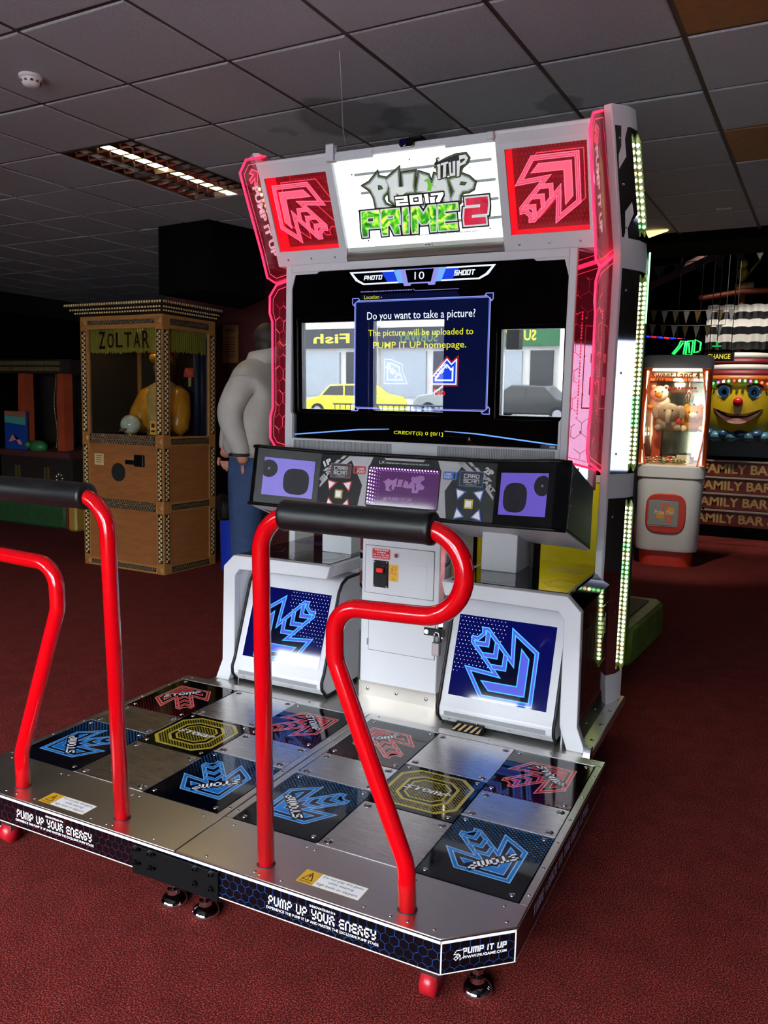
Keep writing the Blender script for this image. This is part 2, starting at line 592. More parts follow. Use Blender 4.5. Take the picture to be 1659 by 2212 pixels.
DARK_PATCHES = [(-0.62, 1.86, 0.30, 0.55), (-0.30, 2.02, 0.22, 0.6), (0.42, 2.09, 0.13, 0.6), (-1.04, 1.88, 0.09, 0.75), (-0.52, 2.2, 0.2, 0.6)]  # darker round patches: x, y, radius, tone factor
def ceiling_mat(name, base):
    """mineral-fibre tile, fine speckle, darker round patches at their places on the ceiling"""
    m = bpy.data.materials.new(name); m.use_nodes = True
    nt = m.node_tree; b = nt.nodes['Principled BSDF']
    ge = nt.nodes.new('ShaderNodeNewGeometry')
    nz = nt.nodes.new('ShaderNodeTexNoise'); nz.inputs['Scale'].default_value = 160; nz.inputs['Detail'].default_value = 2
    nt.links.new(ge.outputs['Position'], nz.inputs['Vector'])
    mr = nt.nodes.new('ShaderNodeMapRange'); mr.inputs[1].default_value = 0.35; mr.inputs[2].default_value = 0.65; mr.inputs[3].default_value = 0.88; mr.inputs[4].default_value = 1.08
    nt.links.new(nz.outputs['Fac'], mr.inputs[0])
    val = mr.outputs[0]
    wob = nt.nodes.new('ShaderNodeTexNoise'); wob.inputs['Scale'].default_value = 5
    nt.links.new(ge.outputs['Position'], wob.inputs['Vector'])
    for x, y, r, d in DARK_PATCHES:
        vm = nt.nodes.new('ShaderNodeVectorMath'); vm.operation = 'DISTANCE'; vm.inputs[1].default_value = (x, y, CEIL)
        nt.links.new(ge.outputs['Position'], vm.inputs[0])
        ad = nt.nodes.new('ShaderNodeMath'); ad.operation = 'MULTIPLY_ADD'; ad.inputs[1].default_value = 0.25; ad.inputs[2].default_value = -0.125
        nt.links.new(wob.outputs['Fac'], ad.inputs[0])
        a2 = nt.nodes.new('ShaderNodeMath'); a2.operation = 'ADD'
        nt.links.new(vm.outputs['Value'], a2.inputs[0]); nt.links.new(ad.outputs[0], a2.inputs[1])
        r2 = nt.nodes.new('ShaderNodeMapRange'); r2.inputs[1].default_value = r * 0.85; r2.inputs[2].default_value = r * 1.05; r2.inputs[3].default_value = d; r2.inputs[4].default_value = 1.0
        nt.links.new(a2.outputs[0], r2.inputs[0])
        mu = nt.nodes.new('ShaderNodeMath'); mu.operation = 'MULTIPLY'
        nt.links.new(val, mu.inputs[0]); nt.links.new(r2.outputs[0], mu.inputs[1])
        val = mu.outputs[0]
    mx = nt.nodes.new('ShaderNodeMix'); mx.data_type = 'RGBA'; mx.blend_type = 'MULTIPLY'; mx.inputs[0].default_value = 1.0
    mx.inputs['A'].default_value = lin(base)
    nt.links.new(val, mx.inputs['B']); nt.links.new(mx.outputs['Result'], b.inputs['Base Color'])
    b.inputs['Roughness'].default_value = 0.75
    b.inputs['Specular IOR Level'].default_value = 0.3
    return m

def dots_mat(name, base, dot, scale, r=0.3, fade=None, rough=0.06, emit=0.0, squash=1.0):
    """printed half-tone: dots on a staggered grid in the piece's own x-y, fading along fade=(dx,dy,lo,hi)"""
    if name in MATS:
        return MATS[name]
    m = bpy.data.materials.new(name); m.use_nodes = True
    nt = m.node_tree; b = nt.nodes['Principled BSDF']
    tc = nt.nodes.new('ShaderNodeTexCoord')
    sp = nt.nodes.new('ShaderNodeSeparateXYZ'); nt.links.new(tc.outputs['Object'], sp.inputs[0])
    def math_(op, a, bb=None, c=None):
        n = nt.nodes.new('ShaderNodeMath'); n.operation = op
        for i, q in enumerate((a, bb, c)):
            if q is None:
                continue
            if isinstance(q, (int, float)):
                n.inputs[i].default_value = q
            else:
                nt.links.new(q, n.inputs[i])
        return n.outputs[0]
    u = math_('MULTIPLY', math_('ADD', sp.outputs[0], sp.outputs[1]), scale)
    v = math_('MULTIPLY', math_('SUBTRACT', sp.outputs[0], sp.outputs[1]), scale * squash)
    fu = math_('SUBTRACT', math_('FRACT', u), 0.5); fv = math_('SUBTRACT', math_('FRACT', v), 0.5)
    d = math_('SQRT', math_('ADD', math_('MULTIPLY', fu, fu), math_('MULTIPLY', fv, fv)))
    on = math_('LESS_THAN', d, r)
    if fade:
        t = math_('ADD', math_('MULTIPLY', sp.outputs[0], fade[0]), math_('MULTIPLY', sp.outputs[1], fade[1]))
        mr = nt.nodes.new('ShaderNodeMapRange'); mr.inputs[1].default_value = fade[2]; mr.inputs[2].default_value = fade[3]
        nt.links.new(t, mr.inputs[0])
        on = math_('MULTIPLY', on, mr.outputs[0])
    mx = nt.nodes.new('ShaderNodeMix'); mx.data_type = 'RGBA'
    mx.inputs['A'].default_value = lin(base); mx.inputs['B'].default_value = lin(dot)
    nt.links.new(on, mx.inputs[0])
    nt.links.new(mx.outputs['Result'], b.inputs['Base Color'])
    b.inputs['Roughness'].default_value = rough
    if emit:
        nt.links.new(mx.outputs['Result'], b.inputs['Emission Color'])
        b.inputs['Emission Strength'].default_value = emit
    MATS[name] = m
    return m

def steel_mat(name, base, rough=0.3, dirx=True):
    """brushed, lightly worn sheet steel"""
    m = bpy.data.materials.new(name); m.use_nodes = True
    nt = m.node_tree; b = nt.nodes['Principled BSDF']
    tc = nt.nodes.new('ShaderNodeTexCoord')
    mp = nt.nodes.new('ShaderNodeMapping'); mp.inputs['Scale'].default_value = (2, 120, 2) if dirx else (120, 2, 2)
    nt.links.new(tc.outputs['Object'], mp.inputs[0])
    n1 = nt.nodes.new('ShaderNodeTexNoise'); n1.inputs['Scale'].default_value = 4; n1.inputs['Detail'].default_value = 6
    nt.links.new(mp.outputs[0], n1.inputs['Vector'])
    n2 = nt.nodes.new('ShaderNodeTexNoise'); n2.inputs['Scale'].default_value = 7; n2.inputs['Detail'].default_value = 5
    nt.links.new(tc.outputs['Object'], n2.inputs['Vector'])
    ad = nt.nodes.new('ShaderNodeMath'); ad.operation = 'MULTIPLY_ADD'; ad.inputs[1].default_value = 1.0; ad.inputs[2].default_value = 0.25
    nt.links.new(n1.outputs['Fac'], ad.inputs[0])
    mr = nt.nodes.new('ShaderNodeMapRange'); mr.inputs[1].default_value = 0.4; mr.inputs[2].default_value = 1.1; mr.inputs[3].default_value = rough - 0.04; mr.inputs[4].default_value = rough + 0.06
    nt.links.new(ad.outputs[0], mr.inputs[0]); nt.links.new(mr.outputs[0], b.inputs['Roughness'])
    mx = nt.nodes.new('ShaderNodeMix'); mx.data_type = 'RGBA'; mx.blend_type = 'MULTIPLY'; mx.inputs[0].default_value = 1.0
    mx.inputs['A'].default_value = lin(base)
    m2 = nt.nodes.new('ShaderNodeMapRange'); m2.inputs[1].default_value = 0.3; m2.inputs[2].default_value = 1.2; m2.inputs[3].default_value = 0.92; m2.inputs[4].default_value = 1.04
    nt.links.new(ad.outputs[0], m2.inputs[0]); nt.links.new(m2.outputs[0], mx.inputs['B'])
    nt.links.new(mx.outputs['Result'], b.inputs['Base Color'])
    b.inputs['Metallic'].default_value = 1.0
    MATS[name] = m
    return m

WHITE = M('white_powder_coat', '#dcdce0', 0.38, noise=0.02, nscale=300)
WHITE2 = M('white_gloss_edge', '#f4f4f6', 0.25)
BLACK = M('black_plastic', '#080809', 0.4, spec=.25)
BLACKG = M('black_gloss', '#050507', 0.05, coat=0.3)
RUBBER = M('black_rubber', '#08080a', 0.55, noise=0.1)
GREY = M('grey_plastic', '#8e8e94', 0.45)
DKGREY = M('dark_grey_plastic', '#1d1d20', 0.5)
CHROME = M('chrome', '#e8e8ec', 0.06, 1.0)
MIRROR = M('mirror_plate', '#d4d2d6', 0.035, 1.0)
SCREWM = M('screw_steel', '#c9c9cc', 0.22, 1.0)
STEEL = steel_mat('brushed_steel', '#dfdad3', 0.30)
STEELP = steel_mat('steel_panel', '#d8d4cf', 0.27)
ALU = M('aluminium_edge', '#d8d8da', 0.28, 1.0)
RED = M('red_enamel', '#c4000c', 0.16, coat=0.6)
INKW = M('white_ink', '#f2f2f4', 0.35)
INKK = M('black_ink', '#050507', 0.35, spec=.2)

# ------------------------------------------------------------------ the room
mb = MB(); mb.box(-11, 5.0, FRONT_Y - 0.2, 13.5, -0.12, 0)
struct(mb.build('floor', carpet_mat()))

# front wall with its shop windows (behind the camera, seen in the glossy screens)
WALLM = M('dark_plaster', '#2b2422', 0.7, noise=0.08, nscale=6)
xs = sorted({-11.0, 5.0} | {w[0] for w in WINDOWS} | {w[1] for w in WINDOWS})
mb = MB()
for a, b in zip(xs[:-1], xs[1:]):
    w = [w for w in WINDOWS if w[0] <= a and w[1] >= b]
    if w:
        mb.box(a, b, FRONT_Y - 0.2, FRONT_Y, 0, w[0][2]); mb.box(a, b, FRONT_Y - 0.2, FRONT_Y, w[0][3], 4.6)
    else:
        mb.box(a, b, FRONT_Y - 0.2, FRONT_Y, 0, 4.6)
wall_front = struct(mb.build('wall_front', WALLM))
PANE = glass_mat('window_glass', '#ffffff', 0.05)
FRAMEM = M('window_frame_paint', '#3a3c40', 0.4)
for i, (x0, x1, z0, z1) in enumerate(WINDOWS):
    fr = MB()
    t = 0.045
    fr.box(x0, x0 + t, FRONT_Y - 0.15, FRONT_Y - 0.05, z0, z1); fr.box(x1 - t, x1, FRONT_Y - 0.15, FRONT_Y - 0.05, z0, z1)
    fr.box(x0 + t, x1 - t, FRONT_Y - 0.15, FRONT_Y - 0.05, z0, z0 + t); fr.box(x0 + t, x1 - t, FRONT_Y - 0.15, FRONT_Y - 0.05, z1 - t, z1)
    w = struct(fr.build('window_%d' % (i + 1), FRAMEM))
    p = MB(); p.box(x0 + t, x1 - t, FRONT_Y - 0.104, FRONT_Y - 0.098, z0 + t, z1 - t)
    p.build('pane', PANE, w)

MAROON = M('maroon_wall_paint', '#4a0d10', 0.75, noise=0.12, nscale=3)
NIGHT = M('black_painted_wall', '#050505', 0.95, spec=.05, noise=0.1, nscale=4)
mb = MB(); mb.box(-11.2, -11, FRONT_Y - 0.2, 13.5, 0, 4.6); struct(mb.build('wall_left', NIGHT))
mb = MB(); ys = sorted({FRONT_Y - 0.2, 13.5} | {w[0] for w in SIDE_WINDOWS} | {w[1] for w in SIDE_WINDOWS})
for a, b in zip(ys[:-1], ys[1:]):
    w = [w for w in SIDE_WINDOWS if w[0] <= a and w[1] >= b]
    for z0, z1 in (((0, w[0][2]), (w[0][3], 4.6)) if w else ((0, 4.6),)):
        mb.box(5.0, 5.2, a, b, z0, z1)
struct(mb.build('wall_right', WALLM))
for i, (y0, y1, z0, z1) in enumerate(SIDE_WINDOWS):
    fr = MB(); t = .045
    fr.box(5.05, 5.15, y0, y0 + t, z0, z1); fr.box(5.05, 5.15, y1 - t, y1, z0, z1); fr.box(5.05, 5.15, y0 + t, y1 - t, z0, z0 + t); fr.box(5.05, 5.15, y0 + t, y1 - t, z1 - t, z1)
    w = struct(fr.build('window_%d' % (len(WINDOWS) + i + 1), FRAMEM)); p = MB(); p.box(5.097, 5.103, y0 + t, y1 - t, z0 + t, z1 - t); p.build('pane', glass_mat('tinted_window_glass', '#7c7f86', 0.05), w)
mb = MB(); mb.box(-11, 5, 13.5, 13.7, 0, 4.6); struct(mb.build('wall_back', NIGHT))
# maroon partition behind the fortune teller and black boxed-in column beside it
mb = MB(); mb.box(-4.9, -1.35, 5.35, 5.45, 0, CEIL + 0.05); struct(mb.build('wall_partition', MAROON))
mb = MB(); mb.prism([(-3.38, 3.52), (-2.79, 3.44), (-2.62, 4.0), (-3.3, 4.6)], 'z', 2.46, CEIL + 0.05)
struct(mb.build('trim_1', NIGHT))

# ceiling: 600 mm tiles in a sagging dark grid
CO, CA, CS = Vector((-0.178, 1.013, 0)), -0.044, 0.5995
def cpt(i, j, z=CEIL):
    x = i * CS; y = j * CS
    return Vector((CO.x + x * cos(CA) - y * sin(CA), CO.y + x * sin(CA) + y * cos(CA), z))
mb = MB(); mb.box(-11, 5, FRONT_Y - 0.2, 5.9, CEIL + 0.06, CEIL + 0.2); mb.box(-11, -1.2, 5.9, 13.5, CEIL + 0.06, CEIL + 0.2)
GRIDM = M('ceiling_grid_paint', '#3a2a22', 0.7)
ceiling = struct(mb.build('ceiling', M('ceiling_void', '#151213', 0.9)))
tm = MB(); h = CS / 2 - 0.0105
tm.loft([[(-h, -h, 0.012), (h, -h, 0.012), (h, h, 0.012), (-h, h, 0.012)],
         [(-h, -h, 0.004), (h, -h, 0.004), (h, h, 0.004), (-h, h, 0.004)],
         [(-h + .006, -h + .006, 0), (h - .006, -h + .006, 0), (h - .006, h - .006, 0), (-h + .006, h - .006, 0)]])
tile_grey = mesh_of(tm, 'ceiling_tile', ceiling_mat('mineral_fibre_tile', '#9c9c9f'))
tile_brown = mesh_of(tm, 'ceiling_tile', M('brown_board_tile', '#7a4d22', 0.6, noise=0.15, nscale=20))
I0, I1, J0, J1 = -14, 6, -4, 12
LIGHT_CELLS = {(-4, 1), (-4, 2)}
for i in range(I0, I1):
    for j in range(J0, J1):
        c = cpt(i + 0.5, j + 0.5)
        if (i, j) in LIGHT_CELLS or c.y > (5.25 if c.x > -1.2 else 9) or c.x > 4.6:
            continue
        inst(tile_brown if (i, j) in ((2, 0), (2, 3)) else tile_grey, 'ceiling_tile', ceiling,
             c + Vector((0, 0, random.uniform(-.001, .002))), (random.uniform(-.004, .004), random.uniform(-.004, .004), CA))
g = MB()
for i in range(I0, I1 + 1):
    a, b = cpt(i, J0, CEIL + .006), cpt(i, J1 if i < -2 else 7.2, CEIL + .006); n = Vector((cos(CA), sin(CA), 0)) * 0.012
    g.slab([a - n, b - n, b + n, a + n], (0, 0, 1), 0.03)
for j in range(J0, J1 + 1):
    a, b = cpt(I0, j, CEIL + .0065), cpt(I1 if j < 8 else -2, j, CEIL + .0065); n = Vector((-sin(CA), cos(CA), 0)) * 0.012
    g.slab([a - n, b - n, b + n, a + n], (0, 0, 1), 0.03)
g.build('grid_bar', GRIDM, ceiling)
# dark beam where the tiled ceiling ends, rafters of the dark hall beyond
mb = MB(); mb.box(-1.2, 5, 5.27, 5.92, CEIL - 0.06, 4.45); struct(mb.build('trim_2', NIGHT))
mb = MB(); mb.box(-1.35, -1.2, 5.27, 13.5, CEIL, 4.6); struct(mb.build('wall_bulkhead', NIGHT))
mb = MB(); mb.box(-1.3, 5.1, 5.3, 13.6, 4.4, 4.6); struct(mb.build('ceiling_hall', NIGHT))
for k, (x0, y0, z0, x1, y1, z1) in enumerate([(-1.0, 7.2, 3.5, 4.5, 9.0, 4.35), (-1.1, 9.5, 2.9, 2.6, 8.4, 4.3)]):
    mb = MB(); mb.tube([(x0, y0, z0), (x1, y1, z1)], 0.07, 4); struct(mb.build('trim_%d' % (k + 3), M('rafter_wood', '#2a0f0b', 0.7)))

# fluorescent fixture set into two ceiling cells
fx = thing('ceiling_light', 'recessed fluorescent light with mirrored louvre, its middle tube lit', 'ceiling light', cpt(-3.5, 2, CEIL), CA)
hw, hl = CS / 2 - .012, CS - .012
mb = MB(); mb.box(-hw, hw, -hl, hl, 0.070, 0.075); mb.box(-hw, -hw + .004, -hl, hl, 0, .11); mb.box(hw - .004, hw, -hl, hl, 0, .11)
mb.box(-hw, hw, -hl, -hl + .004, 0, .11); mb.box(-hw, hw, hl - .004, hl, 0, .11)
mb.build('housing', M('fixture_metal', '#a8a49a', 0.25, 1.0), fx)
LOUV = M('louvre_mirror', '#cfc8ba', 0.12, 1.0)
mb = MB()
for x in (-hw * .97, -hw / 3, hw / 3, hw * .97):
    mb.loft([[(x - .03, y, .045), (x, y, .004), (x + .03, y, .045)] for y in (-hl, hl)])
for k in range(13):
    y = -hl + 2 * hl * k / 12
    mb.loft([[(x, y - .003, .020), (x, y, .006), (x, y + .003, .020)] for x in (-hw, hw)])
mb.build('louvre', LOUV, fx)
for k, x in enumerate((-hw * .66, 0, hw * .66)):
    mb = MB(); mb.cyl((x, -hl + .02, .033), (x, hl - .02, .033), 0.019, 12)
    mb.build('fluorescent_tube', M('lit_tube', '#fff1c8', .4, emit=26, ecol='#ffe9b0') if k == 1 else M('unlit_tube', '#8d8a84', .4), fx, True)

sd = thing('smoke_detector', 'white round smoke detector on the grey ceiling tiles', 'smoke detector', (-1.72, 0.806, CEIL))
mb = MB(); mb.lathe([(.052, 0), (.052, -.012), (.047, -.016), (.001, -.016)][::-1], seg=28); mb.build('mounting_base', M('detector_white', '#e6e2e0', .4), sd, True, auto=40)
mb = MB(); mb.lathe([(.0, -.05), (.022, -.05), (.034, -.044), (.042, -.030), (.044, -.016)], seg=28); mb.build('sensor_head', MATS['detector_white'], sd, True, auto=40)
mb = MB()
for k in range(10):
    a = 2 * pi * k / 10
    mb.box(.0405 * cos(a) - .005, .0405 * cos(a) + .005, .0405 * sin(a) - .005, .0405 * sin(a) + .005, -.034, -.026)
mb.build('vent_slot', M('slot_dark', '#4a4648', .6), sd)
mb = MB(); mb.tube(fillet([(-.274, 1.134, CEIL), (-.30, 1.2, 2.93), (-.40, 1.4, 2.80), (-.43, 1.5, 2.712)], .2), .0022, 6)
tag(mb.build('hanging_wire', M('wire_grey', '#9a9698', .5), None, True), 'thin pale wire hanging from the ceiling behind the dance machine', 'wire')
mb = MB(); mb.box(.95, 1.05, 4.44, 4.5, CEIL - .006, CEIL)
tag(mb.build('ceiling_sensor', M('sensor_pale', '#b8b4b0', .5)), 'small pale plate fixed to the darker far ceiling', 'sensor')

# ------------------------------------------------------------------ the dance stages
ZP = 0.22                     # top of the stage
A_, C_ = 0.3146, 0.3218
XC = [0.0309, 0.3455, 0.6673, 0.9819]
Y1, Y2, Y3, G0, G1 = 0.3845, 0.5842, 0.9753, 0.3146, 0.6480
XW, YF, CHX, CHY, YB, ZB = 1.0071, -0.2413, 0.1544, 0.1393, 1.0311, 0.1226

ARROW = [(.95, .95), (.33, .95), (.09, .60), (.43, .63), (.13, .33), (.13, .24), (.20, .25), (.25, .20), (.24, .13), (.33, .13), (.63, .43), (.60, .09), (.95, .33)]
HEADL = [(.85, .85), (.42, .85), (.31, .74), (.74, .74), (.74, .31), (.85, .42)]
def chev(c, a=.17, t=.06):
    return [(c, c), (c - a, c), (c - a - .03, c - t), (c - t, c - t), (c - t, c - a - .03), (c, c - a)]
def arrow_art(art, line, fill, dark, ly=0, w=(.014, .034, .014, .04), text=None, band=None):
    """the pad's arrow, pointing to the (1,1) corner of a unit square"""
    art.poly(ARROW, line, ly)
    art.poly(inset(ARROW, w[0]), fill, ly + 1)
    art.poly(inset(ARROW, w[0] + w[1]), line, ly + 2)
    art.poly(inset(ARROW, w[0] + w[1] + w[2]), dark, ly + 3)
    art.poly(HEADL, line, ly + 4); art.poly(inset(HEADL, .012), fill, ly + 5)
    for c in (.60, .48, .36):
        art.poly(chev(c), line, ly + 4); art.poly(inset(chev(c), .011), fill, ly + 5)
    if text:
        X0 = art.X.copy()
        if band:
            c_ = .665
            d = Vector((.7071, -.7071)); u = Vector((.7071, .7071))
            P = [Vector((c_, c_)) + d * a * .31 + u * b * .07 for a, b in ((-1, -1), (1, -1), (1, 1), (-1, 1))]
            art.poly([tuple(p) for p in P], band, ly + 6)
        art.block(text, .665 - .30, .665 - .056, .665 + .30, .665 + .056, INKW, ly + 7, w=.22, shear=.2, rot=-pi / 4)

BL_L, BL_F, BL_D = M('ink_light_blue', '#7fb4e0', .1), M('ink_blue', '#1b72c4', .1), M('ink_navy', '#060f2a', .08)
RD_L, RD_F, RD_D = M('ink_pale_red', '#e29a92', .1), M('ink_red', '#b4202c', .1), M('ink_dark_red', '#190406', .08)
GD_F, GD_D = M('ink_gold', '#b9a53c', .15), M('ink_gold_shadow', '#141006', .1)
DOT_B = dots_mat('print_blue_dots', '#04060f', '#1f5c96', 62, .30, (0, 1, -.02, .17))
DOT_R = dots_mat('print_red_dots', '#070303', '#5e1a20', 62, .30, (0, -1, .02, .17))
DOT_G = dots_mat('print_gold_dots', '#0a0804', '#9a8a30', 70, .33)
PADK = M('pad_acrylic_black', '#040406', .07)

scm = MB(); scm.lathe([(.0, .0036), (.0035, .0036), (.0042, .0026), (.0062, .0030), (.0082, .0018), (.0088, 0), (.0088, -.002)][::-1], seg=14)
SCREW = mesh_of(scm, 'screw', SCREWM, True)
scw = MB(); scw.lathe([(.0, .0045), (.004, .0045), (.006, .0052), (.009, .003), (.0095, .0012), (.0145, .0010), (.0150, -.002)][::-1], seg=16)
WASHER = mesh_of(scw, 'screw', SCREWM, True)
scs = MB(); scs.lathe([(.0, .0022), (.003, .0022), (.0052, .001), (.0055, -.001)][::-1], seg=12)
RIVET = mesh_of(scs, 'rivet', SCREWM, True)

def make_stage(sg, label):
    nx = lambda X: sg * X
    root = thing('dance_stage', label, 'dance stage', (sg * 0.5, 0.4, 0), 0, None, True)
    # body under the deck
    mb = MB()
    o = [(0.004, YF + .004), (XW - CHX, YF + .004), (XW - .004, YF + CHY + .002), (XW - .004, YB - .004), (0.004, YB - .004)]
    mb.prism([(nx(x), y) for x, y in o], 'z', ZB + .003, ZP - .006)
    mb.build('deck_body', BLACK, root)
    # top plates round the panels
    mb = MB(); mb.prism([(nx(x), y) for x, y in [(0.002, YF), (XW - CHX, YF), (XW, YF + CHY), (XW, -.0015), (0.002, -.0015)]], 'z', ZP - .005, ZP)
    mb.build('front_plate', STEEL, root, bevel=.0012)
    mb = MB(); mb.prism([(nx(x), y) for x, y in [(0.002, Y3 + .0015), (XW, Y3 + .0015), (XW, YB), (0.002, YB)]], 'z', ZP - .005, ZP)
    mb.build('back_plate', STEEL, root, bevel=.0012)
    mb = MB(); mb.box(nx(XC[3] + .001), nx(XW), 0, Y3, ZP - .005, ZP); mb.build('side_strip', STEEL, root, bevel=.0012)
    mb = MB(); mb.box(nx(.002), nx(XC[0] - .001), 0, Y3, ZP - .005, ZP); mb.build('centre_strip', STEEL, root, bevel=.0012)
    # screws on the frame
    for x, y in [(.05, YB - .02), (.30, YB - .02), (.55, YB - .02), (.80, YB - .02), (.965, YB - .02), (XW - .012, YB - .055)]:
        inst(RIVET, 'rivet', root, (nx(x), y, ZP))
    for y in (.05, .20, .36, .52, .70, .88):
        inst(RIVET, 'rivet', root, (nx(.016), y, ZP)); inst(RIVET, 'rivet', root, (nx(XW - .012), y, ZP))
    for x, y in [(.10, YF + .025), (.36, YF + .025), (.62, YF + .03), (XW - CHX - .03, YF + .03), (XW - .03, YF + CHY + .01), (.06, -.03), (.33, -.03), (.36, -.035), (.66, -.03), (.69, -.035), (.95, -.03), (.27, -.215), (.29, -.22), (.70, -.215), (.75, -.215)]:
        inst(RIVET, 'rivet', root, (nx(x), y, ZP))
    # the nine panels
    cols = [(XC[0], XC[1]), (XC[1], XC[2]), (XC[2], XC[3])]
    if sg < 0:
        cols = [(-b, -a) for a, b in cols][::-1]
    e = .0013
    lay = []
    for ci, (x0, x1) in enumerate(cols):
        if ci == 1:
            lay += [('metal', x0, x1, 0, G0, 0), ('gold', x0, x1, G0, G1, 0), ('metal', x0, x1, G1, Y3, 0)]
        else:
            lay += [('blue', x0, x1, 0, Y1, 2 if ci == 0 else 3), ('metal', x0, x1, Y1, Y2, 0), ('red', x0, x1, Y2, Y3, 1 if ci == 0 else 0)]
    for kind, x0, x1, y0, y1, k in lay:
        cx, cy = (x0 + x1) / 2, (y0 + y1) / 2
        hx, hy = (x1 - x0) / 2 - e, (y1 - y0) / 2 - e
        top = ZP - .0005 if kind == 'metal' else ZP + .0004
        mb = MB(); mb.loft([[(-hx, -hy, -.008), (hx, -hy, -.008), (hx, hy, -.008), (-hx, hy, -.008)], [(-hx, -hy, -.0012), (hx, -hy, -.0012), (hx, hy, -.0012), (-hx, hy, -.0012)],
                            [(-hx + .0012, -hy + .0012, 0), (hx - .0012, -hy + .0012, 0), (hx - .0012, hy - .0012, 0), (-hx + .0012, hy - .0012, 0)]])
        me = mesh_of(mb, 'panel', {'metal': STEELP, 'blue': DOT_B, 'red': DOT_R, 'gold': PADK}[kind])
        name = 'steel_panel' if kind == 'metal' else 'arrow_panel' if kind != 'gold' else 'centre_panel'
        pn = inst(me, name, root, (cx, cy, top))
        pn['label'] = {'metal': 'plain brushed steel panel', 'blue': 'black panel printed with a blue arrow', 'red': 'black panel printed with a red arrow', 'gold': 'black panel printed with a gold octagon'}[kind]
        ROOT[pn] = Vector((0, 0, 0))
        ins = .026
        for dx in (-1, 1):
            for dy in (-1, 1):
                inst(WASHER if kind == 'metal' else SCREW, 'screw', pn, (dx * (hx - ins), dy * (hy - ins), 0))
        art = Art()
        if kind in ('blue', 'red'):
            S = .275
            art.xf(0, 0, k * pi / 2, 1)
            R = art.X.copy()
            art.X = R @ Matrix(((S, 0, -S * .56), (0, S * 1.08, -S * .56 * 1.08), (0, 0, 1)))
            if k % 2:
                art.X = R @ Matrix(((S * 1.08, 0, -S * .56 * 1.08), (0, S, -S * .56), (0, 0, 1)))
            l_, f_, d_ = (BL_L, BL_F, BL_D) if kind == 'blue' else (RD_L, RD_F, RD_D)
            arrow_art(art, l_, f_, d_, 0, text='STOMP', band=d_)
            art.place('arrow_print', pn, (0, 0, 0), (1, 0, 0), (0, 1, 0), .00012)
        elif kind == 'gold':
            def octo(h, c):
                return [(-h + c, -h), (h - c, -h), (h, -h + c), (h, h - c), (h - c, h), (-h + c, h), (-h, h - c), (-h, -h + c)]
            art.poly(octo(.142, .055), GD_F, 0); art.poly(octo(.131, .052), DOT_G, 1)
            art.poly(octo(.098, .04), GD_F, 2); art.poly(octo(.088, .037), GD_D, 3)
            art.poly(octo(.074, .032), GD_F, 4); art.poly(octo(.067, .03), DOT_G, 5)
            art.block('STOMP', -.088, -.014, .088, .014, INKW, 6, w=.22, shear=.3)
            art.place('octagon_print', pn, (0, 0, 0), (1, 0, 0), (0, 1, 0), .00012)
        # bright edging bars
        if kind == 'metal' and cy < .5 or kind in ('blue',) or (kind == 'metal' and cy > .7) or kind == 'red':
            mb = MB()
            yy = {'metal': (y0,), 'blue': (y1,), 'red': (y1,)}[kind]
            for y in yy:
                mb.box(x0 - cx, x1 - cx, y - cy - .0022, y - cy + .0022, .0, .0018)
            if not (kind == 'metal' and abs(y0 - Y1) < 1e-6):
                mb.build('edge_bar', ALU, pn)
    # printed skirts
    th = ZP - ZB
    PINK = M('skirt_black', '#05060c', .18)
    hexc = [M('ink_hex_blue', '#153f80', .3), M('ink_hex_navy', '#0e2144', .3)] if sg > 0 else [M('ink_hex_red', '#6e1420', .3), M('ink_hex_wine', '#34101c', .3)]
    def skirt(name, p0, p1, draw):
        p0 = Vector(p0); p1 = Vector(p1)
        L = (p1 - p0).length
        d = (p1 - p0).normalized()
        n = Vector((d.y, -d.x))
        mb = MB()
        q = [p0, p1, p1 - n * .004, p0 - n * .004]
        mb.prism([tuple(v) for v in q], 'z', ZB, ZP - .0055)
        o_ = mb.build(name, PINK, root)
        art = Art(); draw(art, L)
        art.place('skirt_print', o_, (p0.x, p0.y, ZB), (d.x, d.y, 0), (0, 0, 1), .00015)
        return o_
    def edges(art, L, t=.008, b=.003, side=0.0):
        art.rect(0, th - .0055 - t, L, th - .0055, WHITE2, 8); art.rect(0, 0, L, b, WHITE2, 8)
        if side:
            art.rect(0, 0, side, th - .0055, WHITE2, 8); art.rect(L - side, 0, L, th - .0055, WHITE2, 8)
    def d_front(art, L):
        art.hexes(0.0, .003, L, th - .013, .0155, .0014, hexc, 0)
        x = .334 if sg > 0 else L - .672
        art.block('PUMP UP YOUR ENERGY', x, .033, x + .338, .061, INKW, 2, w=.205)
        art.text('EXPERIENCE THE PUMP IT UP AND MASTER THE EXCLUSIVE PUMP STAGE', x - .006, .0195, x + .346, .0275, INKW, 2, bold=.01)
        art.text('INNOVATION 016', x + .135, .0665, x + .215, .0735, INKW, 2, bold=.02)
        edges(art, L)
    def d_cham(art, L):
        art.hexes(0.0, .003, L, th - .013, .0155, .0014, hexc, 0)
        art.block('PUMP IT UP', .060, .047, L - .026, .064, INKW, 2, w=.24, shear=.1)
        art.text('WWW.PIUGAME.COM', .060, .034, L - .026, .042, INKW, 2, bold=.03)
        X0 = art.X.copy(); art.xf(.032, .028, 0, .034)
        art.poly(ARROW, INKW, 2); art.poly(inset(ARROW, .05), PINK, 3); art.poly(chev(.6), INKW, 4); art.poly(chev(.45), INKW, 4)
        art.X = X0
        edges(art, L, side=.004)
    def d_side(art, L):
        art.block('TAKE DANCE TO THE NEXT LEVEL', L * .14, .028, L * .76, .062, M('ink_lilac', '#b9b6dc', .3), 2, w=.27, shear=.25)
        edges(art, L, t=.003, b=.0015)
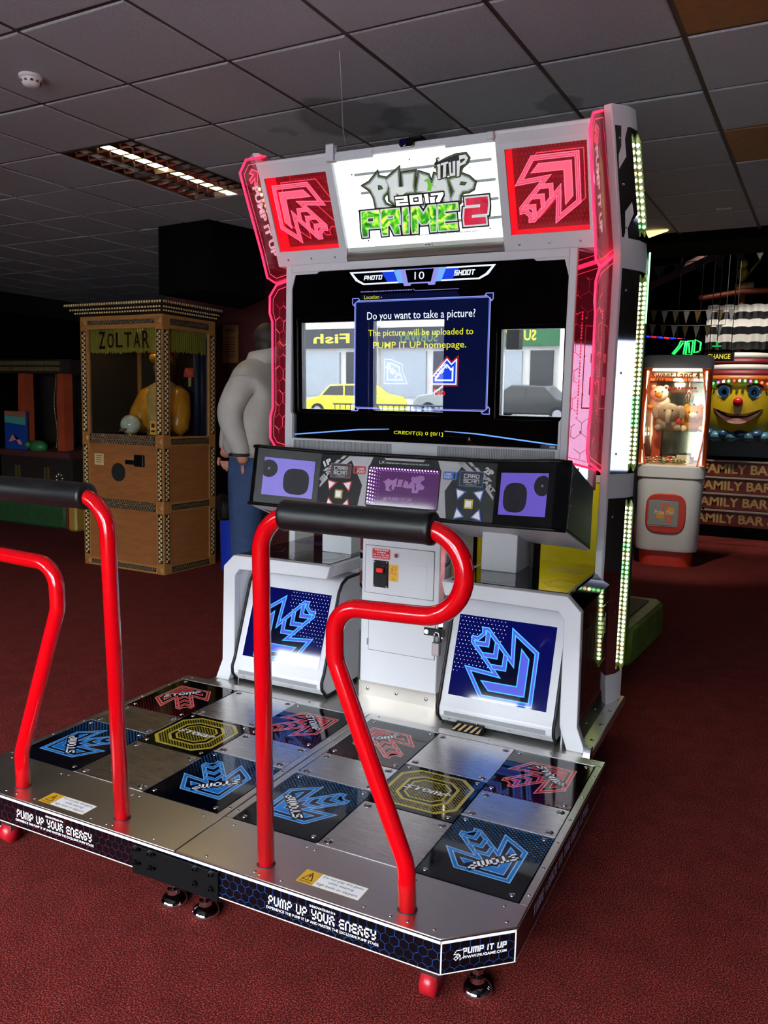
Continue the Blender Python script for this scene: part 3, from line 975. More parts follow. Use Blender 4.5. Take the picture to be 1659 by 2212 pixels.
    if sg > 0:
        skirt('front_skirt', (0.0, YF), (XW - CHX, YF), d_front); skirt('corner_skirt', (XW - CHX, YF), (XW, YF + CHY), d_cham)
        skirt('side_skirt', (XW, YF + CHY), (XW, YB), d_side)
    else:
        skirt('front_skirt', (-XW + CHX, YF), (0.0, YF), d_front); skirt('corner_skirt', (-XW, YF + CHY), (-XW + CHX, YF), d_cham)
        skirt('side_skirt', (-XW, YB), (-XW, YF + CHY), d_side)
    # caution sticker
    x0, x1 = (.394, .595) if sg > 0 else (-.600, -.399)
    yo = -.199 if sg > 0 else -.217
    art = Art()
    YEL = M('sticker_yellow', '#d8a526', .4)
    art.rect(0, 0, .201, .066, M('sticker_rim', '#b79a48', .4), 0); art.rect(.002, .002, .052, .064, YEL, 1); art.rect(.054, .002, .199, .064, INKW, 1)
    art.poly([(.009, .018), (.045, .018), (.027, .058)], INKK, 2); art.poly([(.0135, .0205), (.0405, .0205), (.027, .051)], YEL, 3)
    art.poly([(.0255, .031), (.0285, .031), (.0295, .044), (.0245, .044)], INKK, 4); art.disc(.027, .026, .0018, INKK, 4)
    art.text('CAUTION', .008, .006, .046, .013, INKK, 2, bold=.02)
    for t_, a, b, y in (('Do not play this game', .063, .190, .046), ('while wearing', .088, .168, .028), ('high heels or slippers.', .061, .192, .009)):
        art.text(t_, a, y, b, y + .0135, INKK, 2)
    art.place('caution_sticker', root, (x0, yo, ZP), (1, 0, 0), (0, 1, 0), .00012)
    # safety bar: one bent red tube with a padded grip
    yb = lambda z: -.168 - .042 * (z - ZP)
    P = [(.276, ZP - .004), (.278, 1.252), (.866, 1.252), (.866, 1.035), (.508, 1.022), (.508, .880), (.722, .345), (.727, ZP - .004)]
    P = [(nx(x), yb(z), z) for x, z in P]
    path = fillet(P, [.105, .108, .108, .105, .10, .12], 9)
    mb = MB(); mb.tube(path, .0245, 18)
    bar = mb.build('safety_bar', RED, root, True)
    mb = MB()
    xs_ = [(.352, .030), (.354, .041), (.362, .0425), (.372, .0405), (.60, .041), (.765, .0405), (.776, .0425), (.785, .041), (.787, .030)]
    mb.tube([(nx(x), yb(1.252), 1.252) for x, r in xs_], [r for x, r in xs_], 20)
    mb.build('bar_grip', M('grip_vinyl', '#0b0b0d', .42, bump=.15, nscale=60), bar, True)
    for (x, z) in ((.276, ZP), (.727, ZP)):
        mb = MB(); mb.lathe([(.0275, .0), (.0275, .0015), (.0245, .0025)], (nx(x), yb(z), z), 20)
        mb.build('bar_socket', DKGREY, root, True)
    # feet and casters
    ft = MB(); ft.lathe([(.0, .0), (.040, .0), (.043, .008), (.040, .018), (.028, .030), (.020, .034), (.019, .048), (.0001, .048)], seg=28)
    ft.lathe([(.0095, .03), (.0095, ZB + .01)], seg=14)
    ft.lathe([(.0165, .058), (.0165, .072), (.0001, .073)], seg=6)
    FOOT = mesh_of(ft, 'levelling_foot', CHROME, True)
    for o_ in (FOOT,):
        o_.set_sharp_from_angle(angle=radians(40))
    for x, y in ((.062, -.175), (.906, -.10), (.062, .93), (.93, .93)):
        inst(FOOT, 'levelling_foot', root, (nx(x), y, 0))
    cs = MB(); cs.cyl((-.02, 0, .036), (.02, 0, .036), .036, 18)
    CAST = mesh_of(cs, 'caster_wheel', M('caster_red', '#a0121e', .35), True)
    for x, y in ((.80, -.165), (.80, .9)):
        inst(CAST, 'caster_wheel', root, (nx(x), y, 0))
        mb = MB(); mb.box(nx(x) - .024, nx(x) + .024, y - .02, y + .02, .05, ZB + .005); mb.build('caster_fork', SCREWM, root)
    return root

make_stage(1, 'steel dance stage with blue hexagon front skirt and red safety bar')
make_stage(-1, 'steel dance stage with dark red hexagon front skirt and red safety bar')

# black plate bolting the two stages together
cp = thing('connector_plate', 'black bolted plate joining the fronts of the two dance stages', 'bracket', (0, YF, ZB - .012), 0, None, True)
mb = MB(); mb.cbox(-.158, .166, YF - .0095, YF - .0035, ZB - .010, ZP - .018, .0015); mb.build('plate', M('plate_black', '#060607', .55, spec=.15), cp)
for x in (-.143, -.085, .085, .143):
    for z in (.150, .195):
        mb = MB(); mb.cyl((x, YF - .009, z), (x, YF - .021, z), .0085, 14); mb.cyl((x, YF - .021, z), (x, YF - .018, z), .004, 6)
        mb.build('bolt', M('bolt_black', '#1b1a1c', .35, .6), cp, True, auto=40)
        if x < 0:
            mb = MB(); mb.lathe([(.0001, .0), (.0055, .0)], (0, 0, 0), 12, Matrix.Translation((x + .016, YF - .0100, z)) @ Matrix.Rotation(radians(90), 4, 'X')); mb.build('slot_hole', WHITE2, cp)

# ------------------------------------------------------------------ the dance machine's cabinet
cab = thing('dance_machine', 'tall white dance arcade cabinet with lit sign, big screen and pink glowing sides', 'arcade machine', (0, 1.5, 0), 0, None, True)
def scr(name, colr, e=1.0, rough=.0, base='#020203'):
    return M(name, base, rough, emit=e, ecol=colr, spec=1.0 if rough == 0 else .4)
S_W, S_LB, S_BL, S_DB = scr('screen_white', '#dfe6ff', 1.0), scr('screen_light_blue', '#6fa4ff', 1.0), scr('screen_blue', '#1a3fd0', 1.0), scr('screen_navy', '#0c1440', .55)
S_Y, S_R, S_LIL, S_K = scr('screen_yellow', '#d8d820', .95), scr('screen_red', '#d01818', 1.0), scr('screen_lilac', '#8f8fe0', .9), scr('screen_black', '#020203', 0.02)
ZC = 0.195

mb = MB(); mb.box(-.93, .93, 1.038, 1.90, .155, ZC)
base = mb.build('base_plate', STEEL, cab, bevel=.003)
for x in (.905, -.905):
    for y in (1.12, 1.28, 1.47, 1.66, 1.83):
        inst(SCREW, 'screw', base, (x, y, ZC))
mb = MB(); mb.box(-.82, .82, 1.12, 1.82, 0.0, .155); mb.build('plinth', BLACK, cab)
mb = MB(); mb.prism([(1.042, .150), (1.075, .150), (1.10, .19), (1.10, .245), (1.07, .245), (1.042, .20)], 'x', .915, .945); mb.build('hinge_bracket', SCREWM, cab, bevel=.002)

# light boxes left and right of the coin door
HTOP = dots_mat('hood_blue_dots', '#080a5e', '#c9d0ff', 58, .20, None, .05, .85)
HBG = scr('hood_blue', '#080b52', .9, .05)
HL, HF, HD = scr('hood_cyan', '#3f9dff', 1.5, .05), scr('hood_periwinkle', '#5560d8', .95, .05), scr('hood_dark', '#0a0d30', .5, .05)
INKG = M('ink_grey', '#5d5a60', .15)
GLINT_V = M('glint_violet', '#4b3aa0', .15)
CHEV_Y = M('hazard_cream', '#c8a878', .5)
for s in (1, -1):
    F = [(.272, .823), (.807, .823), (.865, .765), (.873, .296), (.913, ZC), (.835, ZC), (.802, .29), (.798, .725), (.772, .757), (.288, .763)]
    mb = MB(); mb.prism([(s * x, z) for x, z in F], 'y', 1.125, 1.165)
    fr = mb.build('light_box_frame', WHITE, cab, bevel=.003)
    mb = MB(); mb.prism([(s * .272, .8225), (s * .800, .8225), (s * .800, .765), (s * .288, .765)], 'y', 1.165, 1.86)
    tp = mb.build('light_box_top', WHITE, cab, bevel=.003)
    # glossy black top sheet, chamfer and side
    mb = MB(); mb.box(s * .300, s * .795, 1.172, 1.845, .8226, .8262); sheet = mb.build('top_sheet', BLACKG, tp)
    art = Art()
    art.X = Matrix(((s, 0, 0), (0, 1, 0), (0, 0, 1)))
    octa = lambda x0, y0, x1, y1, c: [(x0 + c, y0), (x1 - c, y0), (x1, y0 + c), (x1, y1 - c), (x1 - c, y1), (x0 + c, y1), (x0, y1 - c), (x0, y0 + c)]
    art.ring(octa(.33, 1.20, .58, 1.44, .07), .004, INKG, 0); art.ring(octa(.345, 1.215, .565, 1.425, .065), .0015, INKG, 0)
    art.line([(.58, 1.32), (.66, 1.32), (.70, 1.26), (.785, 1.26)], .004, INKG, 0); art.line([(.66, 1.32), (.70, 1.42), (.785, 1.42)], .004, INKG, 0)
    art.ring(octa(.68, 1.29, .79, 1.40, .03), .003, INKG, 0)
    art.X = Matrix(((s, 0, 0), (0, 1, 0), (0, 0, 1)))
    for k in range(9):  # violet bars: reflected purple lights painted onto the glossy sheet
        art.rect(.60 + .018 * k, 1.58 + .01 * (k % 3), .612 + .018 * k, 1.66 + .012 * (k % 4), GLINT_V, 1)
    stuff(art.place('top_print_glints', sheet, (0, 0, .8262), (1, 0, 0), (0, 1, 0), .0002))
    mb = MB(); mb.prism([(s * .800, .823), (s * .812, .821), (s * .862, .770), (s * .862, .745), (s * .80, .745)], 'y', 1.166, 1.84); mb.build('box_shoulder', BLACKG, cab)
    mb = MB(); mb.prism([(s * .855, .745), (s * .862, .745), (s * .866, .30), (s * .872, ZC), (s * .855, ZC)], 'y', 1.166, 1.80)
    sd_ = mb.build('box_side', BLACKG, cab)
    if s > 0:
        art = Art()
        for P in ([(1.19, .70), (1.19, .42), (1.25, .36), (1.33, .36)], [(1.33, .36), (1.36, .30), (1.36, .21)], [(1.33, .36), (1.36, .46), (1.36, .66), (1.30, .72)], [(1.42, .68), (1.42, .50), (1.52, .44), (1.66, .44)], [(1.44, .25), (1.44, .38), (1.5, .42)], [(1.20, .22), (1.20, .33), (1.24, .36)], [(1.55, .70), (1.72, .70), (1.76, .66), (1.76, .30)]):
            art.line(P, .0035, INKG, 0)
        for k in range(6):
            art.line([(1.47 + .03 * k, .56 + .01 * (k % 2)), (1.47 + .03 * k, .63 + .014 * (k % 3))], .010, M('ink_green_grey', '#2f5a48', .15), 0)
        art.ring([(1.21, .40), (1.31, .40), (1.31, .66), (1.21, .66)], .003, INKG, 0)
        art.place('side_print', sd_, (.8672, 0, 0), (0, 1, 0), (0, 0, 1), .0002)
    mb = MB(); mb.box(s * .801, s * .807, 1.166, 1.80, ZC, .764); mb.build('box_liner', WHITE, cab)
    # recess behind the hood
    mb = MB(); mb.box(s * .30, s * .80, 1.46, 1.80, ZC, .765); mb.build('box_back', WHITE, cab)
    # tilted hood with its arrow screen
    prof = [(1.135, ZC + .018), (1.098, .250), (1.094, .285), (1.114, .318), (1.241, .678), (1.271, .715), (1.320, .735), (1.46, .735), (1.46, ZC + .018)]
    x0, x1 = .287, .788
    mb = MB(); mb.prism(prof, 'x', s * x0, s * x1)
    hood = mb.build('hood', WHITE, cab, bevel=.006, seg=2)
    for xa in (x0, x1):
        mb = MB()
        path = [(s * xa, y - (0.002 if y < 1.3 else 0), z + .002) for y, z in [(1.46, .735)] + prof[:7][::-1]]
        P2 = []
        for i, p in enumerate(path):
            P2.append(p)
        mb.tube(fillet(P2, .02, 3), .0075, 8)
        mb.build('hood_trim', RUBBER, cab, True)
    # lower panel groove, slot vents, rivets
    V = Vector((0, .3327, .9430)); sx0, sx1 = .322, .747
    org = Vector((s * (sx0 + sx1) / 2, 1.121, .338))
    mb = MB()
    c4 = [org + Vector((dx, 0, 0)) + V * v for dx, v in ((-.2125, 0), (.2125, 0), (.2125, .345), (-.2125, .345))]
    n_ = Vector((1, 0, 0)).cross(V)
    mb.slab([c + n_ * .0008 for c in c4], n_, .0016)
    hs = mb.build('hood_screen', HBG, hood)
    art = Art()
    art.rect(-.2125, 0, .2125, .345, HBG, 0)
    # dotted field on the inner half, set as small discs
    for j in range(16):
        for i in range(13):
            x = -.205 + .0165 * i + (.008 if j % 2 else 0); y = .335 - .0165 * j
            if x < .02 - .010 * j * .4 and y > .10 + (x + .2) * .2:
                art.add([(s * (x + .0022 * cos(k * pi / 3)), y + .0022 * sin(k * pi / 3)) for k in range(6)], [tuple(range(6))], S_W if (i + j) % 5 else S_LB, 1)
    k = 3 if s > 0 else 2
    S = .365
    R = Matrix(((cos(k * pi / 2), -sin(k * pi / 2), 0), (sin(k * pi / 2), cos(k * pi / 2), .158), (0, 0, 1)))
    art.X = R @ Matrix(((S, 0, -S * .53), (0, S, -S * .53), (0, 0, 1)))
    arrow_art(art, HL, HF, HD, 2, w=(.012, .026, .012, .04))
    art.place('arrow_glow', hs, org + n_ * .0024, (1, 0, 0), V, .0003)
    mb = MB()
    mb.box(s * .315, s * .755, 1.0955, 1.099, .252, .281); mb.build('vent_slot', M('vent_grey', '#8a8a8e', .6, noise=.3, nscale=900), hood)
    for x in (.33, .46, .60, .73):
        inst(RIVET, 'rivet', hood, (s * x, 1.108, .238), (radians(55), 0, 0))
    mb = MB(); mb.box(s * .29, s * .785, 1.14, 1.45, ZC, ZC + .02); mb.build('hood_foot', BLACK, cab)
    # white pedestal carrying the console
    mb = MB(); mb.box(s * .335, s * .500, 1.44, 1.78, .826, 1.06); mb.build('pedestal', WHITE, cab, bevel=.003)
    mb = MB(); mb.box(s * .512, s * .53, 1.60, 1.72, .826, 1.02); mb.build('cable_duct', BLACK, cab)
# black-and-cream wedge on the floor plate
mb = MB(); mb.prism([(1.048, ZC), (1.048, .215), (1.09, .232), (1.13, .232), (1.13, ZC)], 'x', .37, .49)
wd = mb.build('hazard_block', BLACK, cab)
art = Art()
for k in range(5):
    art.poly([(.0 + .026 * k, 0), (.012 + .026 * k, 0), (.030 + .026 * k, .042), (.018 + .026 * k, .042)] if k < 4 else [(.104, 0), (.116, 0), (.12, .01), (.12, .042), (.118, .036)], CHEV_Y, 0)
art.place('hazard_stripes', wd, (.37, 1.05, .2160), (1, 0, 0), (0, .93, .37), .0006)

# coin door column
mb = MB(); mb.box(-.195, .195, 1.292, 1.72, .255, 1.10)
coin = mb.build('coin_box', WHITE, cab, bevel=.004)
mb = MB(); mb.box(-.197, .197, 1.289, 1.70, ZC, .262); kp = mb.build('kick_plate', STEEL, cab)
for x in (-.15, 0, .15):
    inst(SCREW, 'screw', kp, (x, 1.289, .228), (radians(90), 0, 0))
for s in (1, -1):
    mb = MB(); mb.loft([[(s * .195, 1.30, z), (s * .213, 1.305, z), (s * .222, 1.34, z), (s * .213, 1.40, z), (s * .195, 1.41, z)] for z in (.50, .53, .95, 1.0)]); mb.build('chrome_cheek', CHROME, cab, True, auto=50)
def door(name, x0, x1, z0, z1):
    mb = MB(); mb.box(x0 - .0018, x1 + .0018, 1.2905, 1.293, z0 - .0018, z1 + .0018); mb.build('door_gap', DKGREY, coin)
    mb = MB(); mb.box(x0, x1, 1.2885, 1.293, z0, z1); return mb.build(name, WHITE, cab, bevel=.0015)
d1 = door('coin_door', -.176, .168, .690, .912)
d2 = door('cash_door', -.152, .183, .418, .640)
for z in (.44, .60):
    mb = MB(); mb.cyl((-.156, 1.288, z), (-.156, 1.288, z + .03), .004, 8); mb.build('hinge', GREY, d2)
mb = MB(); mb.box(.030, .136, 1.2872, 1.29, .730, .843); mb.build('blanking_plate', WHITE, d1, bevel=.001)
# coin mechanism
mb = MB(); mb.cbox(-.130, -.056, 1.279, 1.29, .722, .846, .002); cm = mb.build('coin_mechanism', BLACK, d1)
mb = MB(); mb.cbox(-.116, -.070, 1.272, 1.280, .790, .818, .002); mb.build('slot_bezel', BLACK, d1)
mb = MB(); mb.cbox(-.110, -.078, 1.2685, 1.274, .793, .813, .002); mb.build('reject_button', M('button_red_glow', '#b81810', .3, emit=.35, ecol='#e02010'), d1)
mb = MB(); mb.box(-.0945, -.0915, 1.2775, 1.2795, .815, .845); mb.box(-.0945, -.0915, 1.2775, 1.2795, .735, .765); mb.build('coin_slot', INKK, d1)
for x in (-.124, -.062):
    for z in (.728, .840):
        inst(RIVET, 'screw', d1, (x, 1.279, z), (radians(90), 0, 0), (.7, .7, .7))
mb = MB(); mb.cyl((-.013, 1.289, .879), (-.013, 1.274, .879), .0125, 18, .0105); lk = mb.build('door_lock', CHROME, d1, True, auto=40)
mb = MB(); mb.cyl((-.013, 1.2745, .879), (-.013, 1.2735, .879), .0055, 12); mb.build('key_slot', DKGREY, d1)
art = Art(); art.rrect(0, 0, .094, .050, .005, M('sticker_red', '#b01424', .4), 0); art.ring([(.002, .002), (.092, .002), (.092, .048), (.002, .048)], .001, INKW, 1)
for k, (t, a, b) in enumerate((('THIS MACHINE', .012, .082), ('ACCEPTS', .024, .070), ('£2, £1, 50p, 20p', .006, .088), ('10p & 5p COINS', .009, .085))):
    art.text(t, a, .0385 - .0108 * k, b, .0455 - .0108 * k, INKW, 1, bold=.03)
art.place('coin_sticker', d1, (-.142, 1.2882, .852), (1, 0, 0), (0, 0, 1), .0004)
art = Art(); OR = M('sticker_orange', '#c8731c', .4)
art.rrect(0, 0, .048, .078, .004, M('sticker_gold', '#dba835', .4), 0); art.text('£1', .011, .049, .036, .070, OR, 1, bold=.03); art.text('Play', .006, .028, .042, .046, OR, 1, bold=.02)
art.disc(.024, .0135, .0085, OR, 1); art.disc(.024, .0135, .0068, MATS['sticker_gold'], 2); art.poly([(.017, .012), (.031, .012), (.028, .007), (.020, .007)], OR, 3)
art.place('price_sticker', d1, (-.054, 1.2882, .755), (1, 0, 0), (0, 0, 1), .0004)
mb = MB(); mb.cbox(.132, .232, 1.280, 1.2865, .531, .566, .0015); mb.build('hasp', BLACK, d2)
mb = MB(); mb.cyl((.147, 1.2795, .549), (.147, 1.274, .549), .011, 16); mb.build('hasp_lock', CHROME, d2, True, auto=40)
pk = thing('padlock', 'steel padlock hanging from the hasp of the coin door', 'padlock', (.200, 1.270, .47), 0, None, True)
mb = MB(); mb.cbox(.181, .219, 1.258, 1.280, .447, .510, .004); mb.build('lock_body', M('padlock_brushed', '#9f9a98', .3, 1.0), pk)
mb = MB(); mb.tube(fillet([(.189, 1.269, .50), (.189, 1.269, .553), (.211, 1.269, .553), (.211, 1.269, .50)], .0105, 5), .0042, 8); mb.build('shackle', CHROME, pk, True)
art = Art(); art.rect(0, 0, .026, .042, M('lock_label', '#b7a2a8', .4), 0); art.place('lock_label', pk, (.187, 1.2578, .457), (1, 0, 0), (0, 0, 1), .0003)

# ------------------------------------------------------------------ console
ST = [(-.435, 1.318, 1.328, 1.272, 1.058), (.435, 1.318, 1.328, 1.272, 1.058)]
def ring(x, tf, bf, tb, bb, xb=None):
    xb = x if xb is None else xb
    return [(x, tf[0], tf[1]), (xb, tb[0], tb[1]), (xb, bb[0], bb[1]), (x, bf[0], bf[1])]
RG = lambda s: [ring(s * .435, (1.318, 1.328), (1.272, 1.058), (1.62, 1.235), (1.62, .95)), ring(s * .72, (1.206, 1.348), (1.160, 1.078), (1.60, 1.22), (1.60, .945)),
                ring(s * .768, (1.244, 1.343), (1.197, 1.072), (1.57, 1.215), (1.57, .943), s * .792)]
rings = RG(-1)[::-1] + RG(1)
mb = MB(); mb.loft(rings); con = mb.build('console_shell', M('console_black', '#08080a', .45, spec=.2), cab)
mb = MB()
for a, b in zip(rings[:-1], rings[1:]):
    mb.slab([a[3], b[3], b[2], a[2]], (0, 0, -1), .006)
mb.build('console_underside', M('underside_grey', '#efedf5', .4), cab)
for s in (1, -1):
    a = RG(s)[2]
    mb = MB(); c = sum((Vector(p) for p in a), Vector()) / 4
    mb.slab([c + (Vector(p) - c) * .93 for p in a], (s, 0, 0), .003); mb.build('console_end', DKGREY, con)
    for k in range(4):
        p = Vector(a[0]).lerp(Vector(a[3]), .12 + .25 * k); inst(RIVET, 'rivet', con, (p.x + s * .004, p.y + .028, p.z - .008), (0, s * radians(90), 0))
for i, nm in ((0, 'top'), (3, 'bottom')):
    mb = MB(); mb.tube([Vector(r[i]) + Vector((0, -.002, 0)) for r in rings], .0085, 8); mb.build('console_rim', BLACK, con, True)
# speaker windows in the wings
GRP = M('grille_violet', '#3a2c80', .4, emit=.42, ecol='#7a66d8', noise=.4, nscale=60, stretch=(1, 1, 26))
for s in (1, -1):
    a, b = RG(s)[0], RG(s)[1]
    O = Vector(a[3]); U = (Vector(b[3]) - O); W = U.length; U.normalize()
    V = (Vector(b[0]) - Vector(b[3])); H = V.length; V.normalize()
    N = (U.cross(V) if s > 0 else V.cross(U)).normalized()
    Uo = U if s > 0 else U
    art = Art()
    q = lambda x0, y0, x1, y1: [(x0 * W, y0 * H), (x1 * W, y0 * H), (x1 * W, y1 * H), (x0 * W, y1 * H)]
    art.poly(q(.01, .01, .995, .985), BLACK, 0); art.poly(q(.07, .15, .90, .84), INKK, 1); art.poly(q(.09, .17, .885, .82), GRP, 2)
    DK = M('speaker_dark', '#17131f', .7)
    r = .062
    blob = [(.36 * W + r * (abs(cos(t)) ** .7) * (1 if cos(t) > 0 else -1), .44 * H + r * (abs(sin(t)) ** .7) * (1 if sin(t) > 0 else -1)) for t in [2 * pi * k / 28 for k in range(28)]]
    art.poly(blob, DK, 3)
    sm = [(min(.80 * W + .042 * cos(t), .885 * W), .63 * H + .042 * sin(t)) for t in [2 * pi * k / 24 for k in range(24)]]
    art.poly(sm, DK, 3); art.disc(.80 * W, .63 * H, .006, GREY, 4, 10)
    ob = art.place('speaker_window', con, O + N * .0012, U, V if s > 0 else V, .0004 if s > 0 else -.0004)
    if s < 0:
        ob.data.flip_normals()
# centre panel print; x and height above the face's lower edge
FV = Vector((0, .046, .270)).normalized(); FO = Vector((0, 1.272, 1.058)); FN = Vector((1, 0, 0)).cross(FV)
art = Art()
z_ = lambda z: (z - 1.058) * 1.0145
art.rect(-.433, .006, .433, .268, INKK, 0)
PW = M('ink_offwhite', '#c9c8cc', .3)
for s in (1, -1):
    art.poly([(s * .175, .012), (s * .222, .012), (s * .205, .13), (s * .285, .262), (s * .16, .262), (s * .175, .225)], PW, 1)
    art.poly([(s * .245, .262), (s * .285, .262), (s * .36, .200), (s * .345, .190)], PW, 1)
    art.poly([(s * .39, .15), (s * .43, .105), (s * .43, .120), (s * .395, .165)], PW, 1)
    for k in range(4):
        art.poly([(s * (.30 + .028 * k), .262 - .020 * k), (s * (.318 + .028 * k), .262 - .020 * k), (s * (.335 + .028 * k), .245 - .020 * k), (s * (.318 + .028 * k), .245 - .020 * k)], PW, 2)
    art.text('1P' if s < 0 else '2P', s * .40 - .022, .212, s * .40 + .022, .240, INKW, 3, bold=.06, rot=s * -.5)
    art.text('SELECT' if s < 0 else 'START', s * .395 - .05, .165, s * .395 + .05, .185, PW, 3, bold=.05, rot=s * -.8)
art.poly([(-.17, .232), (.17, .232), (.16, .264), (-.16, .264)], INKK, 2)
art.poly([(-.105, .262), (.10, .262), (.09, .252), (-.095, .252)], PW, 3)
art.text('LX', -.128, .235, -.100, .248, INKW, 3, bold=.01); art.text('PREMIUM NEXT-GENERATION PIU MACHINE', -.095, .2365, .12, .2425, INKW, 3, bold=.02)
art.place('console_print', con, FO + FN * .001, (1, 0, 0), FV, .0003)
for s in (-1, 1):
    cA, cD = (M('ink_button_red', '#a81c28', .3), M('ink_card_red', '#160608', .2)) if s < 0 else (M('ink_button_blue', '#1d56ae', .3), M('ink_card_blue', '#05122c', .2))
    cR = M('ink_button_red_rim', '#d8737c', .3) if s < 0 else M('ink_button_blue_rim', '#6f9fdc', .3)
    art = Art(); x0, x1 = (-.379, -.270) if s < 0 else (.269, .379)
    art.rrect(x0, z_(1.213), x1, z_(1.279), .004, cR, 0); art.rrect(x0 + .002, z_(1.213) + .002, x1 - .002, z_(1.279) - .002, .003, cD, 1)
    m_ = (x0 + x1) / 2
    art.block('CARD', m_ - .036, z_(1.249), m_ + .036, z_(1.266), INKW, 2, w=.2); art.block('SCAN', m_ - .036, z_(1.228), m_ + .036, z_(1.245), INKW, 2, w=.2)
    art.text('www.piugame.com', m_ - .026, z_(1.2185), m_ + .026, z_(1.2235), INKW, 2)
    art.place('card_reader', con, FO + FN * .0025, (1, 0, 0), FV, .0003)
    art = Art(); x0, x1 = (-.258, -.192) if s < 0 else (.190, .256)
    art.rrect(x0, z_(1.236), x1, z_(1.272), .006, cA, 0); xs_ = x0 + .008 if s < 0 else x1 - .016
    art.rrect(xs_, z_(1.243), xs_ + .008, z_(1.265), .002, INKK, 1); xt = x0 + .022 if s < 0 else x0 + .006
    art.text('USB', xt, z_(1.255), xt + .034, z_(1.265), INKW, 1, bold=.03); art.text('PORT', xt, z_(1.242), xt + .038, z_(1.252), INKW, 1, bold=.03)
    art.place('usb_port', con, FO + FN * .0025, (1, 0, 0), FV, .0003)
    cx, cz = s * .322, z_(1.138)
    def btn(name, pts, rim, face, t=.005):
        P = [FO + Vector((cx + x, 0, 0)) + FV * (cz + z) for x, z in pts]
        mb = MB(); mb.slab(P, FN, t); b_ = mb.build(name, rim, con, bevel=.001)
        Q = [FO + FN * t + Vector((cx + x, 0, 0)) + FV * (cz + z) for x, z in inset(pts, .0055 if len(pts) == 3 else .007)]
        mb = MB(); mb.slab(Q, FN, .004); mb.build('button_cap', face, b_)
    CAPW = M('button_cap_white', '#e6e3e5', .3, emit=.2, ecol='#ffffff')
    for dx in (-1, 1):
        for dz in (-1, 1):
            btn('menu_button', [(dx * .066, dz * .066), (dx * .054, dz * .012), (dx * .012, dz * .054)] if dz > 0 else [(dx * .066, dz * .072), (dx * .054, dz * .014), (dx * .012, dz * .058)], cA, CAPW)
    btn('select_button', [(-.021, -.021), (.021, -.021), (.021, .021), (-.021, .021)], M('button_gold', '#8a7a2a', .3, .5), CAPW)
# mirrored tunnel light in the middle
TUN = M('tunnel_violet', '#3c2440', .06, emit=.14, ecol='#9a5ab0')
art = Art()
art.rrect(-.181, z_(1.097), .181, z_(1.279), .008, INKK, 0); art.rrect(-.176, z_(1.102), .176, z_(1.274), .006, TUN, 1)
LED_V = M('led_violet', '#ffffff', .3, emit=2.2, ecol='#d9a8ff'); LED_V2 = M('led_violet_dim', '#b060d0', .3, emit=.6, ecol='#b070e0')
for k in range(24):
    for j in range(2):
        art.disc(-.165 + .0142 * k + .005 * j, z_(1.268) - .009 * j, .0036 - .0009 * j, LED_V if j == 0 else LED_V2, 3, 8)
for k in range(10):
    for j in range(5):
        art.disc(-.170 + .013 * j, z_(1.255) - .0158 * k - .002 * j, .0042 - .0006 * j, LED_V if j < 3 else LED_V2, 3, 8)
PLB = M('tunnel_print', '#8a5a96', .2, emit=.10, ecol='#b080c0')
LOGO = {'P1': [(-.247, .266), (-.217, .277), (-.174, .311), (-.172, .296), (-.137, .286), (-.127, .26), (-.137, .233), (-.159, .217), (-.165, .204), (-.157, .18), (-.124, .165), (-.149, .16), (-.203, .165), (-.206, .212), (-.22, .246)],
 'U': [(-.14, .279), (-.07, .318), (-.078, .246), (-.073, .219), (-.059, .249), (-.055, .299), (.005, .3), (-.009, .244), (-.008, .217), (-.094, .216), (-.105, .171), (-.132, .196), (-.127, .246)],
 'M': [(0, .217), (.026, .295), (.065, .28), (.077, .241), (.096, .281), (.149, .256), (.156, .178), (.158, .155), (.122, .161), (.121, .21), (.059, .207)],
 'P2': [(.159, .254), (.218, .269), (.248, .255), (.271, .232), (.262, .209), (.239, .2), (.214, .2), (.2, .185), (.194, .159), (.157, .16), (.156, .178), (.175, .205)]}
HOLES = [[(-.177, .26), (-.164, .257), (-.16, .247), (-.178, .245)], [(.212, .239), (.232, .234), (.225, .227), (.207, .231)]]
LOOP = [(.101, .324), (.158, .344), (.204, .355), (.25, .354), (.266, .33), (.254, .308), (.228, .292), (.211, .259), (.192, .257), (.18, .264), (.165, .261), (.159, .271), (.135, .26), (.114, .255), (.105, .26), (.108, .304), (.096, .305), (.11, .334), (.109, .343), (.122, .348), (.13, .338)]
LOW = [[(.11, .317), (.128, .321), (.12, .261), (.107, .261), (.115, .307)], [(.116, .34), (.123, .343), (.128, .338), (.121, .334)], [(.131, .322), (.163, .326), (.162, .318), (.154, .317), (.146, .267), (.132, .264), (.14, .314), (.129, .313)],
       [(.165, .322), (.176, .323), (.172, .278), (.179, .279), (.184, .324), (.196, .325), (.189, .268), (.164, .266)], [(.202, .324), (.214, .325), (.215, .344), (.244, .345), (.254, .33), (.24, .31), (.214, .302), (.206, .264), (.195, .263)]]
art.xf(.0, z_(1.158) - .135 * .40, 0, .40)
for P in list(LOGO.values()) + [LOOP]:
    art.poly(P, PLB, 2)
art.X = Matrix.Identity(3)
art.block('PUMP IT UP', -.066, z_(1.128), .052, z_(1.142), PLB, 4, w=.24); art.text('WWW.PIUGAME.COM', -.066, z_(1.117), .062, z_(1.124), PLB, 4, bold=.03)
art.xf(-.094, z_(1.117), 0, .024); art.poly(ARROW, PLB, 4)
art.place('tunnel_light', con, FO + FN * .003, (1, 0, 0), FV, .0003)

